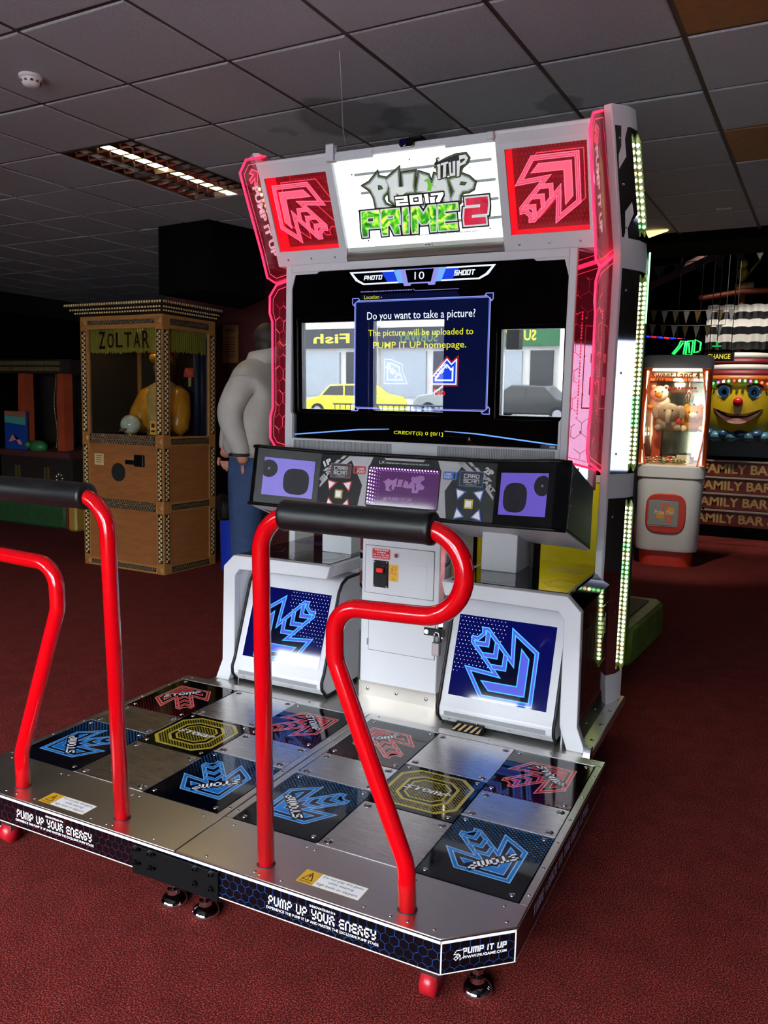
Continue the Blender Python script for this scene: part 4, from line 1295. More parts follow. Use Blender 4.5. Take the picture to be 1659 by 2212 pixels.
# ------------------------------------------------------------------ screen and its frame
mb = MB(); mb.box(-.700, .700, 1.45, 1.86, 1.15, 2.225); mb.build('screen_housing', M('housing_white', '#c9c8cc', .4), cab)
mb = MB()
mb.box(-.707, -.674, 1.408, 1.46, 1.30, 2.215); mb.box(.674, .707, 1.408, 1.46, 1.30, 2.215); mb.box(-.674, .674, 1.408, 1.46, 2.178, 2.215); mb.box(-.674, .674, 1.410, 1.46, 1.27, 1.385)
fr = mb.build('screen_frame', WHITE, cab, bevel=.003)
mb = MB()
for s in (1, -1):
    mb = MB(); mb.prism([(s * .6745, 2.179), (s * .520, 2.179), (s * .536, 2.168), (s * .655, 2.168), (s * .6745, 2.10)], 'y', 1.4085, 1.43); mb.build('frame_corner', WHITE, fr)
    mb = MB(); mb.prism([(s * .6745, 1.384), (s * .664, 1.384), (s * .664, 1.50), (s * .6745, 1.515)], 'y', 1.4085, 1.43); mb.build('frame_corner', WHITE, fr)
    mb = MB(); mb.box(s * .115, s * .655, 1.4075, 1.4105, 1.325, 1.377); mb.build('speaker_grille', dots_mat('grille_perforated', '#a8a8aa', '#3c3c40', 130, .27, None, .5), fr)
art = Art()
TY = lambda z: 1.42 - .0227 * (z - 1.78)
zz = lambda z: (z - 1.38)

# title bar
art.poly([(-.358, zz(2.166)), (-.11, zz(2.166)), (-.094, zz(2.106)), (-.285, zz(2.106)), (-.325, zz(2.125))], S_W, 1)
art.poly([(-.340, zz(2.159)), (-.145, zz(2.159)), (-.125, zz(2.113)), (-.28, zz(2.113)), (-.312, zz(2.130))], S_K, 2)
art.poly([(-.19, zz(2.159)), (-.115, zz(2.159)), (-.09, zz(2.113)), (-.16, zz(2.113))], S_BL, 3); art.poly([(-.13, zz(2.166)), (-.095, zz(2.166)), (-.075, zz(2.106)), (-.105, zz(2.106))], S_LB, 4)
art.poly([(.358, zz(2.166)), (.11, zz(2.166)), (.094, zz(2.106)), (.285, zz(2.106)), (.325, zz(2.125))], S_W, 1)
art.poly([(.340, zz(2.159)), (.145, zz(2.159)), (.125, zz(2.113)), (.28, zz(2.113)), (.312, zz(2.130))], S_K, 2)
art.poly([(.19, zz(2.159)), (.115, zz(2.159)), (.09, zz(2.113)), (.16, zz(2.113))], S_BL, 3); art.poly([(.13, zz(2.166)), (.095, zz(2.166)), (.075, zz(2.106)), (.105, zz(2.106))], S_LB, 4)
art.poly([(-.095, zz(2.166)), (.095, zz(2.166)), (.08, zz(2.104)), (.075, zz(2.092)), (.045, zz(2.092)), (.04, zz(2.100)), (-.04, zz(2.100)), (-.045, zz(2.092)), (-.075, zz(2.092)), (-.08, zz(2.104))], S_LIL, 5)
art.poly([(-.070, zz(2.162)), (.070, zz(2.162)), (.056, zz(2.106)), (-.056, zz(2.106))], S_K, 6)
art.text('10', -.024, zz(2.118), .024, zz(2.152), S_W, 7); art.block('PHOTO', -.282, zz(2.126), -.185, zz(2.147), S_W, 7, w=.22, shear=.25); art.block('SHOOT', .165, zz(2.126), .265, zz(2.149), S_W, 7, w=.22, shear=.25)
for k in range(34):
    art.rect(-.297 + .0078 * k, zz(2.072), -.293 + .0078 * k, zz(2.077), S_LIL, 1)
art.line([(-.03, zz(2.078)), (-.02, zz(2.070)), (.19, zz(2.070))], .002, S_LIL, 1)
art.poly([(-.297, zz(2.062)), (.18, zz(2.062)), (.20, zz(2.036)), (-.297, zz(2.036))], S_DB, 1)
art.text('Location -', -.279, zz(2.041), -.187, zz(2.058), S_Y, 2)
# message box
art.rect(-.330, zz(1.536), .340, zz(2.036), S_DB, 1)
BX = [(-.330, zz(1.536)), (.340, zz(1.536)), (.340, zz(2.036)), (-.330, zz(2.036))]
art.ring(BX, .005, S_LIL, 2); art.ring(inset(BX, .007), .0015, S_LB, 2)
for x, z in ((-.330, 1.536), (.340, 1.536), (.340, 2.036), (-.330, 2.036)):
    sx = 1 if x > 0 else -1; sz = 1 if z > 1.7 else -1
    H_ = [(x + sx * .012, zz(z) + sz * .012), (x - sx * .022, zz(z) + sz * .012), (x - sx * .030, zz(z) + sz * .002), (x - sx * .018, zz(z) - sz * .004), (x - sx * .004, zz(z) - sz * .014), (x + sx * .003, zz(z) - sz * .026), (x + sx * .012, zz(z) - sz * .016)]
    art.poly(H_, S_LIL, 3); art.poly(inset(H_, .004), S_DB, 4)
art.text('Do you want to take a picture?', -.262, zz(1.936), .271, zz(1.982), S_W, 5, bold=.004)
art.text('The picture will be uploaded to', -.255, zz(1.863), .264, zz(1.901), S_Y, 5, bold=.006)
art.text('PUMP IT UP homepage.', -.228, zz(1.806), .233, zz(1.845), S_Y, 5, bold=.006)
for x0, w, act in ((-.172, .128, 0), (.070, .122, 1)):
    m1, m2 = (S_W, S_BL) if act else (S_LIL, S_BL)
    L_ = [(0, 0), (1, 0), (1, 1), (.78, .80), (.60, 1.0), (.0, .30)] if act else [(0, 0), (1, 0), (.78, .55), (.78, .78), (.30, .98), (0, 1)]
    P = [(x0 + w * a, zz(1.652) + .118 * b) for a, b in L_]
    if act:
        art.ring(inset(P, -.006), .003, S_R, 5)
    art.poly(P, m1, 6); art.poly(inset(P, .006), m2, 7); art.poly(inset(P, .016), m1, 8); art.poly(inset(P, .024), m2, 9)
    art.text('SHIFT', x0 + .005, zz(1.70), x0 + .085, zz(1.725), S_W, 10, bold=.02, rot=.75 if act else -.75)
art.text('No', .083, zz(1.602), .139, zz(1.635), S_R, 5, bold=.03)
art.text('CREDIT(S) 0 [0/1]', -.115, zz(1.418), .132, zz(1.438), S_Y, 5)
art.poly([(-.66, zz(1.405)), (-.30, zz(1.440)), (-.14, zz(1.446)), (-.14, zz(1.443)), (-.30, zz(1.434)), (-.66, zz(1.399))], S_LB, 3)
art.poly([(.14, zz(1.446)), (.30, zz(1.440)), (.66, zz(1.405)), (.66, zz(1.399)), (.30, zz(1.434)), (.14, zz(1.443))], S_LB, 3)
art.rrect(.585, zz(1.384), .668, zz(1.402), .003, BLACK, 4); art.rrect(.625, zz(1.389), .650, zz(1.397), .003, GREY, 5)
TVV = Vector((0, TY(2.18) - TY(1.38), .80)).normalized()
mb = MB(); mb.slab([(-.674, TY(1.38) + .012, 1.38), (.674, TY(1.38) + .012, 1.38), (.674, TY(2.18) + .012, 2.18), (-.674, TY(2.18) + .012, 2.18)], (0, -1, 0), .011)
TVG = M('screen_black_glass', '#030304', 0.0, spec=1.0)
tv = mb.build('screen_glass', TVG, cab)
art.place('screen_picture', tv, (0, TY(1.38), 1.38), (1, 0, 0), TVV, .0002)

# bright mirror strips and glowing acrylic wings either side
ACR = glass_mat('acrylic_pink', '#f8ccd4', .06, 0, .035, '#ff3a5c')
LINE = M('acrylic_line', '#ff6f8c', .3, emit=1.0, ecol='#ff5070'); EDGE = M('acrylic_edge', '#ff3050', .3, emit=2.6, ecol='#ff1e44'); FAINT = M('acrylic_faint', '#c04058', .3, emit=.30, ecol='#e04060')
LOWER = [(1.41, 2.085), (1.455, 2.135), (1.745, 2.235), (1.745, 1.275), (1.47, 1.34), (1.412, 1.375), (1.405, 1.48), (1.425, 1.53), (1.425, 1.94), (1.395, 1.99)]
LOWER = [(1.392, 2.07), (1.448, 2.131), (1.745, 2.235), (1.745, 1.275), (1.448, 1.335), (1.405, 1.38), (1.405, 1.485), (1.425, 1.53), (1.415, 1.95), (1.392, 1.99)]
UPPER = [(1.192, 2.655), (1.145, 2.585), (1.215, 2.40), (1.32, 2.262), (1.365, 2.155), (1.44, 2.138), (1.745, 2.242), (1.62, 2.40), (1.36, 2.712)]
UPPER = [(1.192, 2.655), (1.145, 2.585), (1.19, 2.50), (1.315, 2.27), (1.370, 2.155), (1.446, 2.139), (1.745, 2.244), (1.66, 2.34), (1.345, 2.712)]
for s in (1, -1):
    xa = s * .790
    mb = MB(); mb.slab([(s * .708, 1.425, 1.20), (s * .708, 1.425, 2.21), (s * .782, 1.66, 2.21), (s * .782, 1.66, 1.20)], (-s * .9, .3, 0), .006)
    mp = mb.build('mirror_strip', MIRROR, cab)
    for k in range(6):
        inst(RIVET, 'rivet', mp, (s * .735, 1.508, 1.30 + .16 * k), (radians(80), 0, s * radians(60)))
    for nm, PL in (('lower', LOWER), ('upper', UPPER)):
        mb = MB(); mb.prism(PL, 'x', xa - .003, xa + .003); ac = mb.build('acrylic_wing', ACR, cab)
        n = len(PL)
        i0, i1 = (0, 0)
        mb = MB()
        seq = [PL[k] for k in ((2, 1, 0, 9, 8, 7, 6, 5, 4, 3) if nm == 'lower' else (8, 0, 1, 2, 3, 4, 5, 6))]
        mb.tube([(xa, y, z) for y, z in seq], .0052, 6); mb.build('glow_edge', EDGE, ac, True)
        art = Art(); w = .003
        art.ring(inset(PL, .022), .0028, LINE, 0)
        if nm == 'lower':
            art.hexes(1.44, 1.40, 1.53, 2.06, .040, .003, [LINE, FAINT, FAINT], 1)
            art.hexes(1.53, 1.34, 1.71, 1.55, .045, .0025, [FAINT], 1); art.hexes(1.53, 1.95, 1.71, 2.12, .045, .0025, [FAINT], 1)
            art.ring([(1.56, 1.56), (1.70, 1.56), (1.70, 1.86), (1.66, 1.92), (1.56, 1.92)], .006, FAINT, 2)
            art.rect(1.60, 1.62, 1.67, 1.70, FAINT, 2); art.rect(1.60, 1.76, 1.66, 1.80, FAINT, 2)
            for k in range(34):
                art.rect(1.536, 1.52 + .0135 * k, 1.544, 1.52 + .0135 * k + (.010 if k % 6 else .004), LINE, 2)
        else:
            d = Vector((1.33 - 1.19, 2.27 - 2.50)).normalized(); u_ = Vector((-d.y, d.x))
            vs, fs = text_geo('PUMP IT UP', .05, .1); mx_ = max(v[0] for v in vs)
            o_ = Vector((1.235, 2.545))
            art.add([tuple(o_ + d * (v[0] / mx_ * .34) + u_ * (v[1] * .062)) for v in vs], fs, M('acrylic_white', '#ffd8e0', .3, emit=.35, ecol='#ffb8c8'), 2)
            art.xf(1.20, 2.545, 0, .085); art.poly(ARROW, LINE, 2); art.poly(inset(ARROW, .06), FAINT, 3); art.X = Matrix.Identity(3)
            for k in range(4):
                a_ = Vector((1.31 + .022 * k, 2.56 - .012 * k)); art.line([tuple(a_), tuple(a_ + d * .30)], .0035, [M('acrylic_lime', '#b8d050', .3, emit=.5, ecol='#a8c840'), FAINT][k % 2], 1)
        if s > 0:
            art.place('etched_pattern', ac, (xa + .0035, 0, 0), (0, 1, 0), (0, 0, 1), .0003)
        else:
            ob = art.place('etched_pattern', ac, (xa + .0035, 0, 0), (0, 1, 0), (0, 0, 1), .0003)

# side pillars with mirrored facets and LED tubes
SEC = [(.800, 1.660), (.832, 1.655), (.897, 1.770), (.915, 1.862), (.800, 1.862)]
def sec(z, s, g=0.0):
    """pillar outline at height z; it leans forward above the screen"""
    if z <= 2.22:
        P = SEC
    else:
        t = (z - 2.22) / .50
        T = [(.800, 1.310), (.832, 1.300), (.888, 1.352), (.906, 1.405), (.800, 1.460)]
        P = [(a[0] + (b[0] - a[0]) * t, a[1] + (b[1] - a[1]) * t) for a, b in zip(SEC, T)]
    c = (.845, sum(p[1] for p in P) / 5)
    return [(s * (x + g * (1 if x > .81 else 0)), y + (-g if y < c[1] else 0), z) for x, y in P]
LED_COLS = [M('led_warm', '#fff6cc', .3, emit=4.0, ecol='#fff8e4'), M('led_green', '#9dffb8', .3, emit=2.2, ecol='#98f4bc'), M('led_yellow', '#f8ffc0', .3, emit=3.6, ecol='#faffd8'), M('led_rose', '#ffc8bc', .3, emit=2.4, ecol='#ffc0ac')]
TUBE = glass_mat('led_tube_clear', '#e8ffd8', .10, 0, .05, '#c8e070', .05)
def mixled(z):
    r_ = random.random()
    b = sin(z * 9)
    return 1 if b > .75 and r_ < .8 else (2 if r_ < .45 else 0 if r_ < .85 else 3)
for s in (1, -1):
    mb = MB(); mb.loft([sec(z, s) for z in (ZC, .5, 1.2, 2.22, 2.47, 2.72)])
    pl = mb.build('pillar', WHITE, cab, bevel=.003)
    for z0, z1 in ((.34, 1.165), (1.275, 2.165), (2.285, 2.655)):
        zs = [z0 + (z1 - z0) * k / 4 for k in range(5)]
        mb = MB()
        rr = []
        for z in zs:
            P = [Vector(p) for p in sec(z, s, .0015)]
            rr.append([P[1].lerp(P[2], .10), P[2], P[2].lerp(P[3], .92)])
        for a, b in zip(rr[:-1], rr[1:]):
            mb.add(a + b, [(0, 1, 4, 3), (1, 2, 5, 4)])
        pm = mb.build('mirror_facet', MIRROR, pl)
        for k in range(3):
            P = [Vector(p) for p in sec(z0 + (z1 - z0) * (.1 + .4 * k), s, .002)]
            inst(RIVET, 'rivet', pm, P[1].lerp(P[2], .35), (radians(90), 0, s * radians(60)))
        # clear capsule with a row of LEDs behind it
        path = []
        for k in range(9):
            z = z0 + .04 + (z1 - z0 - .08) * k / 8
            P = [Vector(p) for p in sec(z, s, .0)]
            path.append(P[2].lerp(P[3], .42) + Vector((s * .012, -.006, 0)))
        tip0 = path[0] + (path[0] - path[1]).normalized() * .03; tip1 = path[-1] + (path[-1] - path[-2]).normalized() * .03
        mb = MB(); mb.tube([tip0] + path + [tip1], [.003] + [.013] * 9 + [.003], 10); tb = mb.build('led_tube', TUBE, pl, True)
        n = int((z1 - z0 - .09) / .0205)
        mb = MB()
        for k in range(n):
            t = (k + .5) / n * 8; i_ = min(int(t), 7); p = path[i_].lerp(path[i_ + 1], t - i_)
            mb.cur = mixled(p.z)
            mb.ball(p, .0082, 8, 5)
        stuff(mb.build('led_row', LED_COLS, tb, True))
    # green glow on the pillar's rear edge
    mb = MB(); mb.tube([(s * .920, 1.866, z) for z in (1.95, 2.0, 2.1, 2.2, 2.26)], .004, 6); mb.build('rear_led', LED_COLS[1], pl, True)

# ------------------------------------------------------------------ header
H0 = Vector((0, 1.445, 2.217)); HV = Vector((0, -.4107, .9118)); HN = Vector((0, -.9118, -.4107))
hp = lambda x, v, d=0.0: H0 + Vector((x, 0, 0)) + HV * v - HN * d
mb = MB(); mb.box(-.70, .70, 1.55, 1.80, 2.225, 2.66); hdr = mb.build('header_body', MATS['housing_white'], cab)
PERF = dots_mat('perforated_maroon', '#3a1216', '#9a5a5e', 60, .18, None, .3)
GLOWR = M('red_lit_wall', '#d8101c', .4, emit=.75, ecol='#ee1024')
A_L = M('neon_pink', '#ff6a86', .3, emit=1.25, ecol='#ff4a6a'); A_F = M('neon_rose', '#e05870', .3, emit=.55, ecol='#e8506a'); A_D = M('neon_dark', '#5a1c26', .3, emit=.08, ecol='#a02838')
for s in (1, -1):
    x0, x1, wx0, wx1, wv0, wv1 = .388, .768, .418, .750, .070, .408
    # front frame round the window
    mb = MB()
    for a, b, c, d in ((x0, wx0, 0, .431), (wx1, x1, 0, .431), (wx0, wx1, 0, wv0), (wx0, wx1, wv1, .431)):
        mb.slab([hp(s * a, c), hp(s * b, c), hp(s * b, d), hp(s * a, d)], -HN, .012)
    mb.slab([hp(s * x0, .431), hp(s * x1, .431), hp(s * x1, .431) + Vector((0, -.027, .043)), hp(s * x0, .431) + Vector((0, -.027, .043))], (0, .85, .5), .012)
    fr = mb.build('header_frame', WHITE, cab)
    # shell: cheeks, bottom, top
    prof = [(1.446, 2.218), (1.269, 2.610), (1.242, 2.653), (1.80, 2.70), (1.80, 2.218)]
    mb = MB(); mb.prism(prof, 'x', s * x1, s * (x1 + .006)); mb.build('header_cheek', WHITE, cab)
    mb = MB(); mb.prism([(1.446, 2.217), (1.262, 2.625), (1.80, 2.66), (1.80, 2.217)], 'x', s * (x0 - .006), s * x0); mb.build('header_cheek', WHITE, cab)
    mb = MB(); mb.prism([(1.242, 2.653), (1.246, 2.64), (1.80, 2.687), (1.80, 2.70)], 'x', s * x0, s * x1); mb.build('header_top', WHITE, cab)
    mb = MB(); mb.prism([(1.446, 2.217), (1.44, 2.226), (1.80, 2.226), (1.80, 2.217)], 'x', s * x0, s * x1); mb.build('header_floor', WHITE, cab)
    # window box: perforated back, red lit inner walls
    mb = MB(); mb.slab([hp(s * wx0, wv0, .10), hp(s * wx1, wv0, .10), hp(s * wx1, wv1, .10), hp(s * wx0, wv1, .10)], -HN, .004); wb = mb.build('window_back', PERF, fr)
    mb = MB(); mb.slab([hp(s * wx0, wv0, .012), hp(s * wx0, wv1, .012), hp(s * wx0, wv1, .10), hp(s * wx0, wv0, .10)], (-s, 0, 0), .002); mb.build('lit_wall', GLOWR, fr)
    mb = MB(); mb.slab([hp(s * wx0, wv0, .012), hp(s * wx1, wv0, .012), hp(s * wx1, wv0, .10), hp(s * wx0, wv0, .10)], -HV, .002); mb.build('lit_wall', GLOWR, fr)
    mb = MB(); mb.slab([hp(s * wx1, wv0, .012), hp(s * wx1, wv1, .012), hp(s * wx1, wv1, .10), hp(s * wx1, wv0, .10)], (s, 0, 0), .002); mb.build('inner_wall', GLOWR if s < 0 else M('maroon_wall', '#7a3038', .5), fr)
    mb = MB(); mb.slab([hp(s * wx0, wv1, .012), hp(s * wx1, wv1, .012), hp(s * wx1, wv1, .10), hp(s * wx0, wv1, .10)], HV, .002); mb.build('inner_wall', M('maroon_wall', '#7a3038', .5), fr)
    for nm, dep, (l_, f_, d_) in (('arrow_neon', .004, (A_L, A_F, A_D)), ('arrow_reflection', .085, (A_F, A_D, A_D))):  # the deeper arrow is a reflection, drawn on a pane of its own
        mb = MB(); mb.slab([hp(s * wx0, wv0, dep), hp(s * wx1, wv0, dep), hp(s * wx1, wv1, dep), hp(s * wx0, wv1, dep)], -HN, .002); pn = mb.build('acrylic_pane', glass_mat('acrylic_clear_pink', '#ffe4e8', .06, 0, .02, '#ff3050'), fr)
        art = Art(); k = 0 if s > 0 else 1; S = .315
        R = Matrix(((cos(k * pi / 2), -sin(k * pi / 2), s * .584), (sin(k * pi / 2), cos(k * pi / 2), .238), (0, 0, 1)))
        art.X = R @ Matrix(((S, 0, -S * .52), (0, S, -S * .52), (0, 0, 1)))
        if nm == 'arrow_neon':
            # outline strokes only: the sheet stays clear between them
            for dd, ww, mm in ((0, .014, l_), (.020, .026, f_), (.052, .012, l_)):
                art.ring(inset(ARROW, dd), ww, mm, 0)
            art.poly(HEADL, f_, 1); art.ring(HEADL, .010, l_, 2)
            for c in (.60, .48, .36):
                art.poly(chev(c), f_, 1); art.ring(chev(c), .009, l_, 2)
        else:
            for dd, ww, mm in ((0, .014, l_), (.020, .026, f_)):
                art.ring(inset(ARROW, dd), ww, mm, 0)
            art.poly(HEADL, f_, 1)
            for c in (.60, .48):
                art.poly(chev(c), f_, 1)
        art.place(nm, pn, H0 - HN * (dep - .0008), (1, 0, 0), HV, .0003)
    for x in (.45, .58, .71):
        inst(RIVET, 'rivet', fr, hp(s * x, .030, -.0006), (radians(115), 0, 0))
# lit sign in the middle
LIT = M('sign_white', '#e9f2f2', .4, emit=.92, ecol='#e4f4f2')
mb = MB(); mb.slab([(-.384, 1.44, 2.281), (.384, 1.44, 2.281), tuple(Vector((.384, 1.44, 2.281)) + HV * .392), tuple(Vector((-.384, 1.44, 2.281)) + HV * .392)], -HN, .006)
sign = mb.build('sign_panel', LIT, cab)
art = Art()
SL = M('sign_slat', '#8f9696', .4, emit=.22, ecol='#9aa2a2')
for v, a, b in ((.315, -.289, .355), (.236, -.271, .365), (.160, -.30, .371), (.084, -.30, .381)):
    for xa, xb in ((a, b),):
        art.rrect(xa, v - .0055, xb, v + .0055, .0054, SL, 0)
OUT, OUT2 = M('logo_black', '#0b0e0c', .4), M('logo_moss', '#5c7a3c', .4, emit=.15, ecol='#6f8a48')
GRA = M('logo_silver', '#8f9694', .4, emit=.42, ecol='#a9b0ae'); GRB = M('logo_silver_light', '#c4c9c8', .4, emit=.55, ecol='#c4cac8')
for P in LOGO.values():
    art.poly(inset(P, -.010), OUT, 1); art.poly(inset(P, -.005), OUT2, 2); art.poly(inset(P, -.0025), OUT, 3); art.poly(P, GRA, 4); art.poly(inset(P, .006), GRB, 5)
for P in HOLES:
    art.poly(inset(P, -.003), OUT, 6); art.poly(P, M('logo_green_dark', '#2e6a20', .4), 7)
art.poly([(.059, .269), (.044, .262), (.048, .255), (.057, .256), (.058, .238), (.052, .219), (.073, .217), (.074, .237), (.081, .238), (.099, .221), (.078, .248), (.068, .251), (.068, .264)], M('logo_lime', '#5fae1e', .4, emit=.4, ecol='#62b820'), 6)
art.poly(LOOP, OUT, 7); art.poly(inset(LOOP, .004), OUT2, 8); art.poly(inset(LOOP, .006), OUT, 9)
for P in LOW:
    art.poly(P, GRB, 10)
art.poly([(.217, .327), (.237, .331), (.24, .325), (.218, .312)], OUT, 11)
art.text('TM', .245, .287, .262, .295, OUT, 5)
art.block('2017', -.104, .168, .126, .206, OUT, 12, w=.24, grow=.006); art.block('2017', -.104, .168, .126, .206, M('logo_white', '#f4fbf6', .4, emit=.95, ecol='#eef8f0'), 13, w=.24)
art.block('PRImE', -.296, .048, .186, .156, OUT, 14, w=.235, shear=.16, grow=.011); art.block('PRImE', -.296, .048, .186, .156, GRB, 15, w=.235, shear=.16, grow=.005)
def green_mat():
    m = bpy.data.materials.new('logo_green_flash'); m.use_nodes = True
    nt = m.node_tree; b = nt.nodes['Principled BSDF']
    tc = nt.nodes.new('ShaderNodeTexCoord'); nz = nt.nodes.new('ShaderNodeTexNoise'); nz.inputs['Scale'].default_value = 14; nz.inputs['Detail'].default_value = 3; nz.inputs['Distortion'].default_value = 2.5
    nt.links.new(tc.outputs['Object'], nz.inputs['Vector'])
    cr = nt.nodes.new('ShaderNodeValToRGB'); e = cr.color_ramp.elements
    e[0].position = .36; e[0].color = lin('#0c5a12'); e[1].position = .68; e[1].color = lin('#e8f460'); k = e.new(.52); k.color = lin('#4cb01c')
    nt.links.new(nz.outputs['Fac'], cr.inputs[0]); nt.links.new(cr.outputs[0], b.inputs['Base Color']); nt.links.new(cr.outputs[0], b.inputs['Emission Color']); b.inputs['Emission Strength'].default_value = .75
    return m
art.block('PRImE', -.296, .048, .186, .156, green_mat(), 16, w=.235, shear=.16)
art.block('2', .204, .062, .326, .172, OUT, 14, w=.26, shear=.2, grow=.013); art.block('2', .204, .062, .326, .172, GRB, 15, w=.26, shear=.2, grow=.007)
art.block('2', .204, .062, .326, .172, M('logo_crimson', '#b01a34', .4, emit=.6, ecol='#b82040', noise=.5, nscale=18), 16, w=.26, shear=.2)
for k in range(46):
    art.rect(-.067 + .0074 * k, .033, -.067 + .0074 * k + (.0058 if k % 5 else .003), .0365, SL, 1)
for x, v in ((-.30, .318), (-.012, .352), (-.27, .028), (.32, .040)):
    art.disc(x, v, .0035, OUT, 2, 10)
art.place('sign_print', sign, (0, 1.44, 2.281), (1, 0, 0), HV, .00015)
mb = MB(); mb.prism([(1.446, 2.217), (1.428, 2.222), (1.420, 2.236), (1.424, 2.252), (1.432, 2.262), (1.428, 2.279), (1.47, 2.283), (1.50, 2.22)], 'x', -.381, .381); lg = mb.build('sign_ledge', M('satin_ledge', '#a8a49e', .28, .9), cab, True, auto=30)
art = Art(); art.rect(-.02, 0, .02, .016, INKW, 0); art.rect(-.014, .006, -.003, .009, INKK, 1); art.rect(.001, .006, .013, .009, INKK, 1); art.place('ledge_label', lg, (.03, 1.4285, 2.262), (1, 0, 0), (0, -.2, 1), .0012)
# top lip of the sign with its camera
tpv = Vector((0, 1.44, 2.281)) + HV * .392
mb = MB(); mb.box(-.384, .384, tpv.y - .02, 1.80, tpv.z - .004, tpv.z + .022); lip = mb.build('sign_lip', WHITE, cab, bevel=.003)
for s in (1, -1):
    mb = MB(); mb.box(s * .17, s * .384, tpv.y - .028, tpv.y - .018, tpv.z - .020, tpv.z + .010); mb.build('lip_flange', WHITE, lip)
    mb = MB(); mb.cbox(s * .356, s * .386, tpv.y - .050, tpv.y - .02, tpv.z - .02, tpv.z + (.014 if s > 0 else .045), .004); mb.build('corner_bracket', WHITE, lip)
mb = MB(); mb.cbox(-.038, .03, tpv.y - .045, tpv.y - .01, tpv.z + .000, tpv.z + .034, .008); wc = mb.build('webcam', BLACKG, cab)
mb = MB(); mb.cyl((-.012, tpv.y - .044, tpv.z + .014), (-.012, tpv.y - .056, tpv.z + .012), .014, 18); mb.build('webcam_lens', M('lens_blue', '#0a0f40', .05, coat=.5), wc, True, auto=40)
mb = MB(); mb.cbox(-.005, .06, tpv.y - .02, tpv.y + .03, tpv.z + .030, tpv.z + .046, .004); mb.build('webcam_clip', BLACK, wc)

# ------------------------------------------------------------------ fortune-teller machine
WOOD = M('brown_ply', '#7c4a22', .5, noise=.14, nscale=7, stretch=(1, 1, 5)); WOODL = M('pale_wood_rail', '#8a5c2c', .45, noise=.14, nscale=14); WDK = M('dark_stained_strip', '#150b07', .5)
STUD = M('pale_stud', '#b39b6a', .4)
ft = thing('fortune_machine', 'brown wooden fortune teller booth with studded trim and glass front', 'fortune machine', (-3.895, 3.952, 0), -.035)
W2, D2, ZT_ = .505, .350, 2.31
def studs(mb, p0, p1, n, rows, across, out):
    p0 = Vector(p0); p1 = Vector(p1); ac = Vector(across); ou = Vector(out)
    for r in range(rows):
        for k in range(n):
            if rows > 1 and (k + r) % 2 and rows == 3:
                continue
            c = p0.lerp(p1, (k + .5 + (.5 if r % 2 else 0)) / (n + .5)) + ac * (r - (rows - 1) / 2)
            d = (p1 - p0).normalized() * min(.013, (p1 - p0).length / n * .34); a = ac.normalized() * .010
            mb.add([c - d - a, c + d - a, c + d + a, c - d + a, c + ou * .005], [(0, 1, 4), (1, 2, 4), (2, 3, 4), (3, 0, 4)])
mb = MB(); mb.box(-W2 + .02, W2 - .02, -D2 + .02, D2, .02, 1.18); mb.build('cabinet_core', WDK, ft)
for z0, z1, nm in ((.06, .575, 'lower_panel'), (.64, 1.165, 'middle_panel')):
    mb = MB(); mb.box(-W2 + .06, W2 - .06, -D2 + .008, -D2 + .03, z0, z1); fp = mb.build(nm, WOOD, ft)
    mb = MB(); mb.box(W2 - .03, W2 - .008, -D2 + .06, D2 - .06, z0, z1); mb.build(nm, WOOD, ft)
for x, y in ((-W2, -D2), (W2, -D2), (W2, D2), (-W2, D2)):
    mb = MB(); sx = -1 if x > 0 else 1; sy = -1 if y > 0 else 1
    mb.box(x, x + sx * .085, y, y + sy * .03, 0, ZT_); mb.box(x, x + sx * .03, y + sy * .03, y + sy * .085, 0, ZT_); mb.build('corner_post', WOODL, ft)
for z0, z1 in ((0, .075), (.565, .650), (1.155, 1.245), (2.195, 2.31)):
    mb = MB(); mb.box(-W2 + .085, W2 - .085, -D2 + .002, -D2 + .03, z0, z1); mb.build('front_rail', WOODL, ft)
    mb = MB(); mb.box(W2 - .03, W2 - .002, -D2 + .085, D2 - .085, z0, z1); mb.build('side_rail', WOODL, ft)
    zc = (z0 + z1) / 2
    hs = [zc] if z0 in (0, 2.195) else [zc + .022, zc - .022]
    for zk in hs:
        mb = MB(); mb.box(-W2 + .10, W2 - .10, -D2 - .004, -D2 + .002, zk - .019, zk + .019); st = mb.build('studded_strip', WDK, ft)
        m2 = MB(); studs(m2, (-W2 + .10, -D2 - .004, zk), (W2 - .10, -D2 - .004, zk), 26, 2, (0, 0, .016), (0, -1, 0)); stuff(m2.build('studs', M('dull_stud', '#4a3a22', .5), st))
    mb = MB(); mb.box(W2 - .002, W2 + .004, -D2 + .10, D2 - .10, zc - .026, zc + .026); st = mb.build('studded_strip', WDK, ft)
    m2 = MB(); studs(m2, (W2 + .004, -D2 + .10, zc), (W2 + .004, D2 - .10, zc), 18, 2, (0, 0, .02), (1, 0, 0)); stuff(m2.build('studs', MATS['dull_stud'], st))
    for x in (-W2 + .045, W2 - .045):
        mb = MB(); mb.loft([[(x - .03, -D2, zc - .03), (x + .03, -D2, zc - .03), (x + .03, -D2, zc + .03), (x - .03, -D2, zc + .03)], [(x - .012, -D2 - .008, zc - .012), (x + .012, -D2 - .008, zc - .012), (x + .012, -D2 - .008, zc + .012), (x - .012, -D2 - .008, zc + .012)]]); mb.build('corner_boss', WOODL, ft)
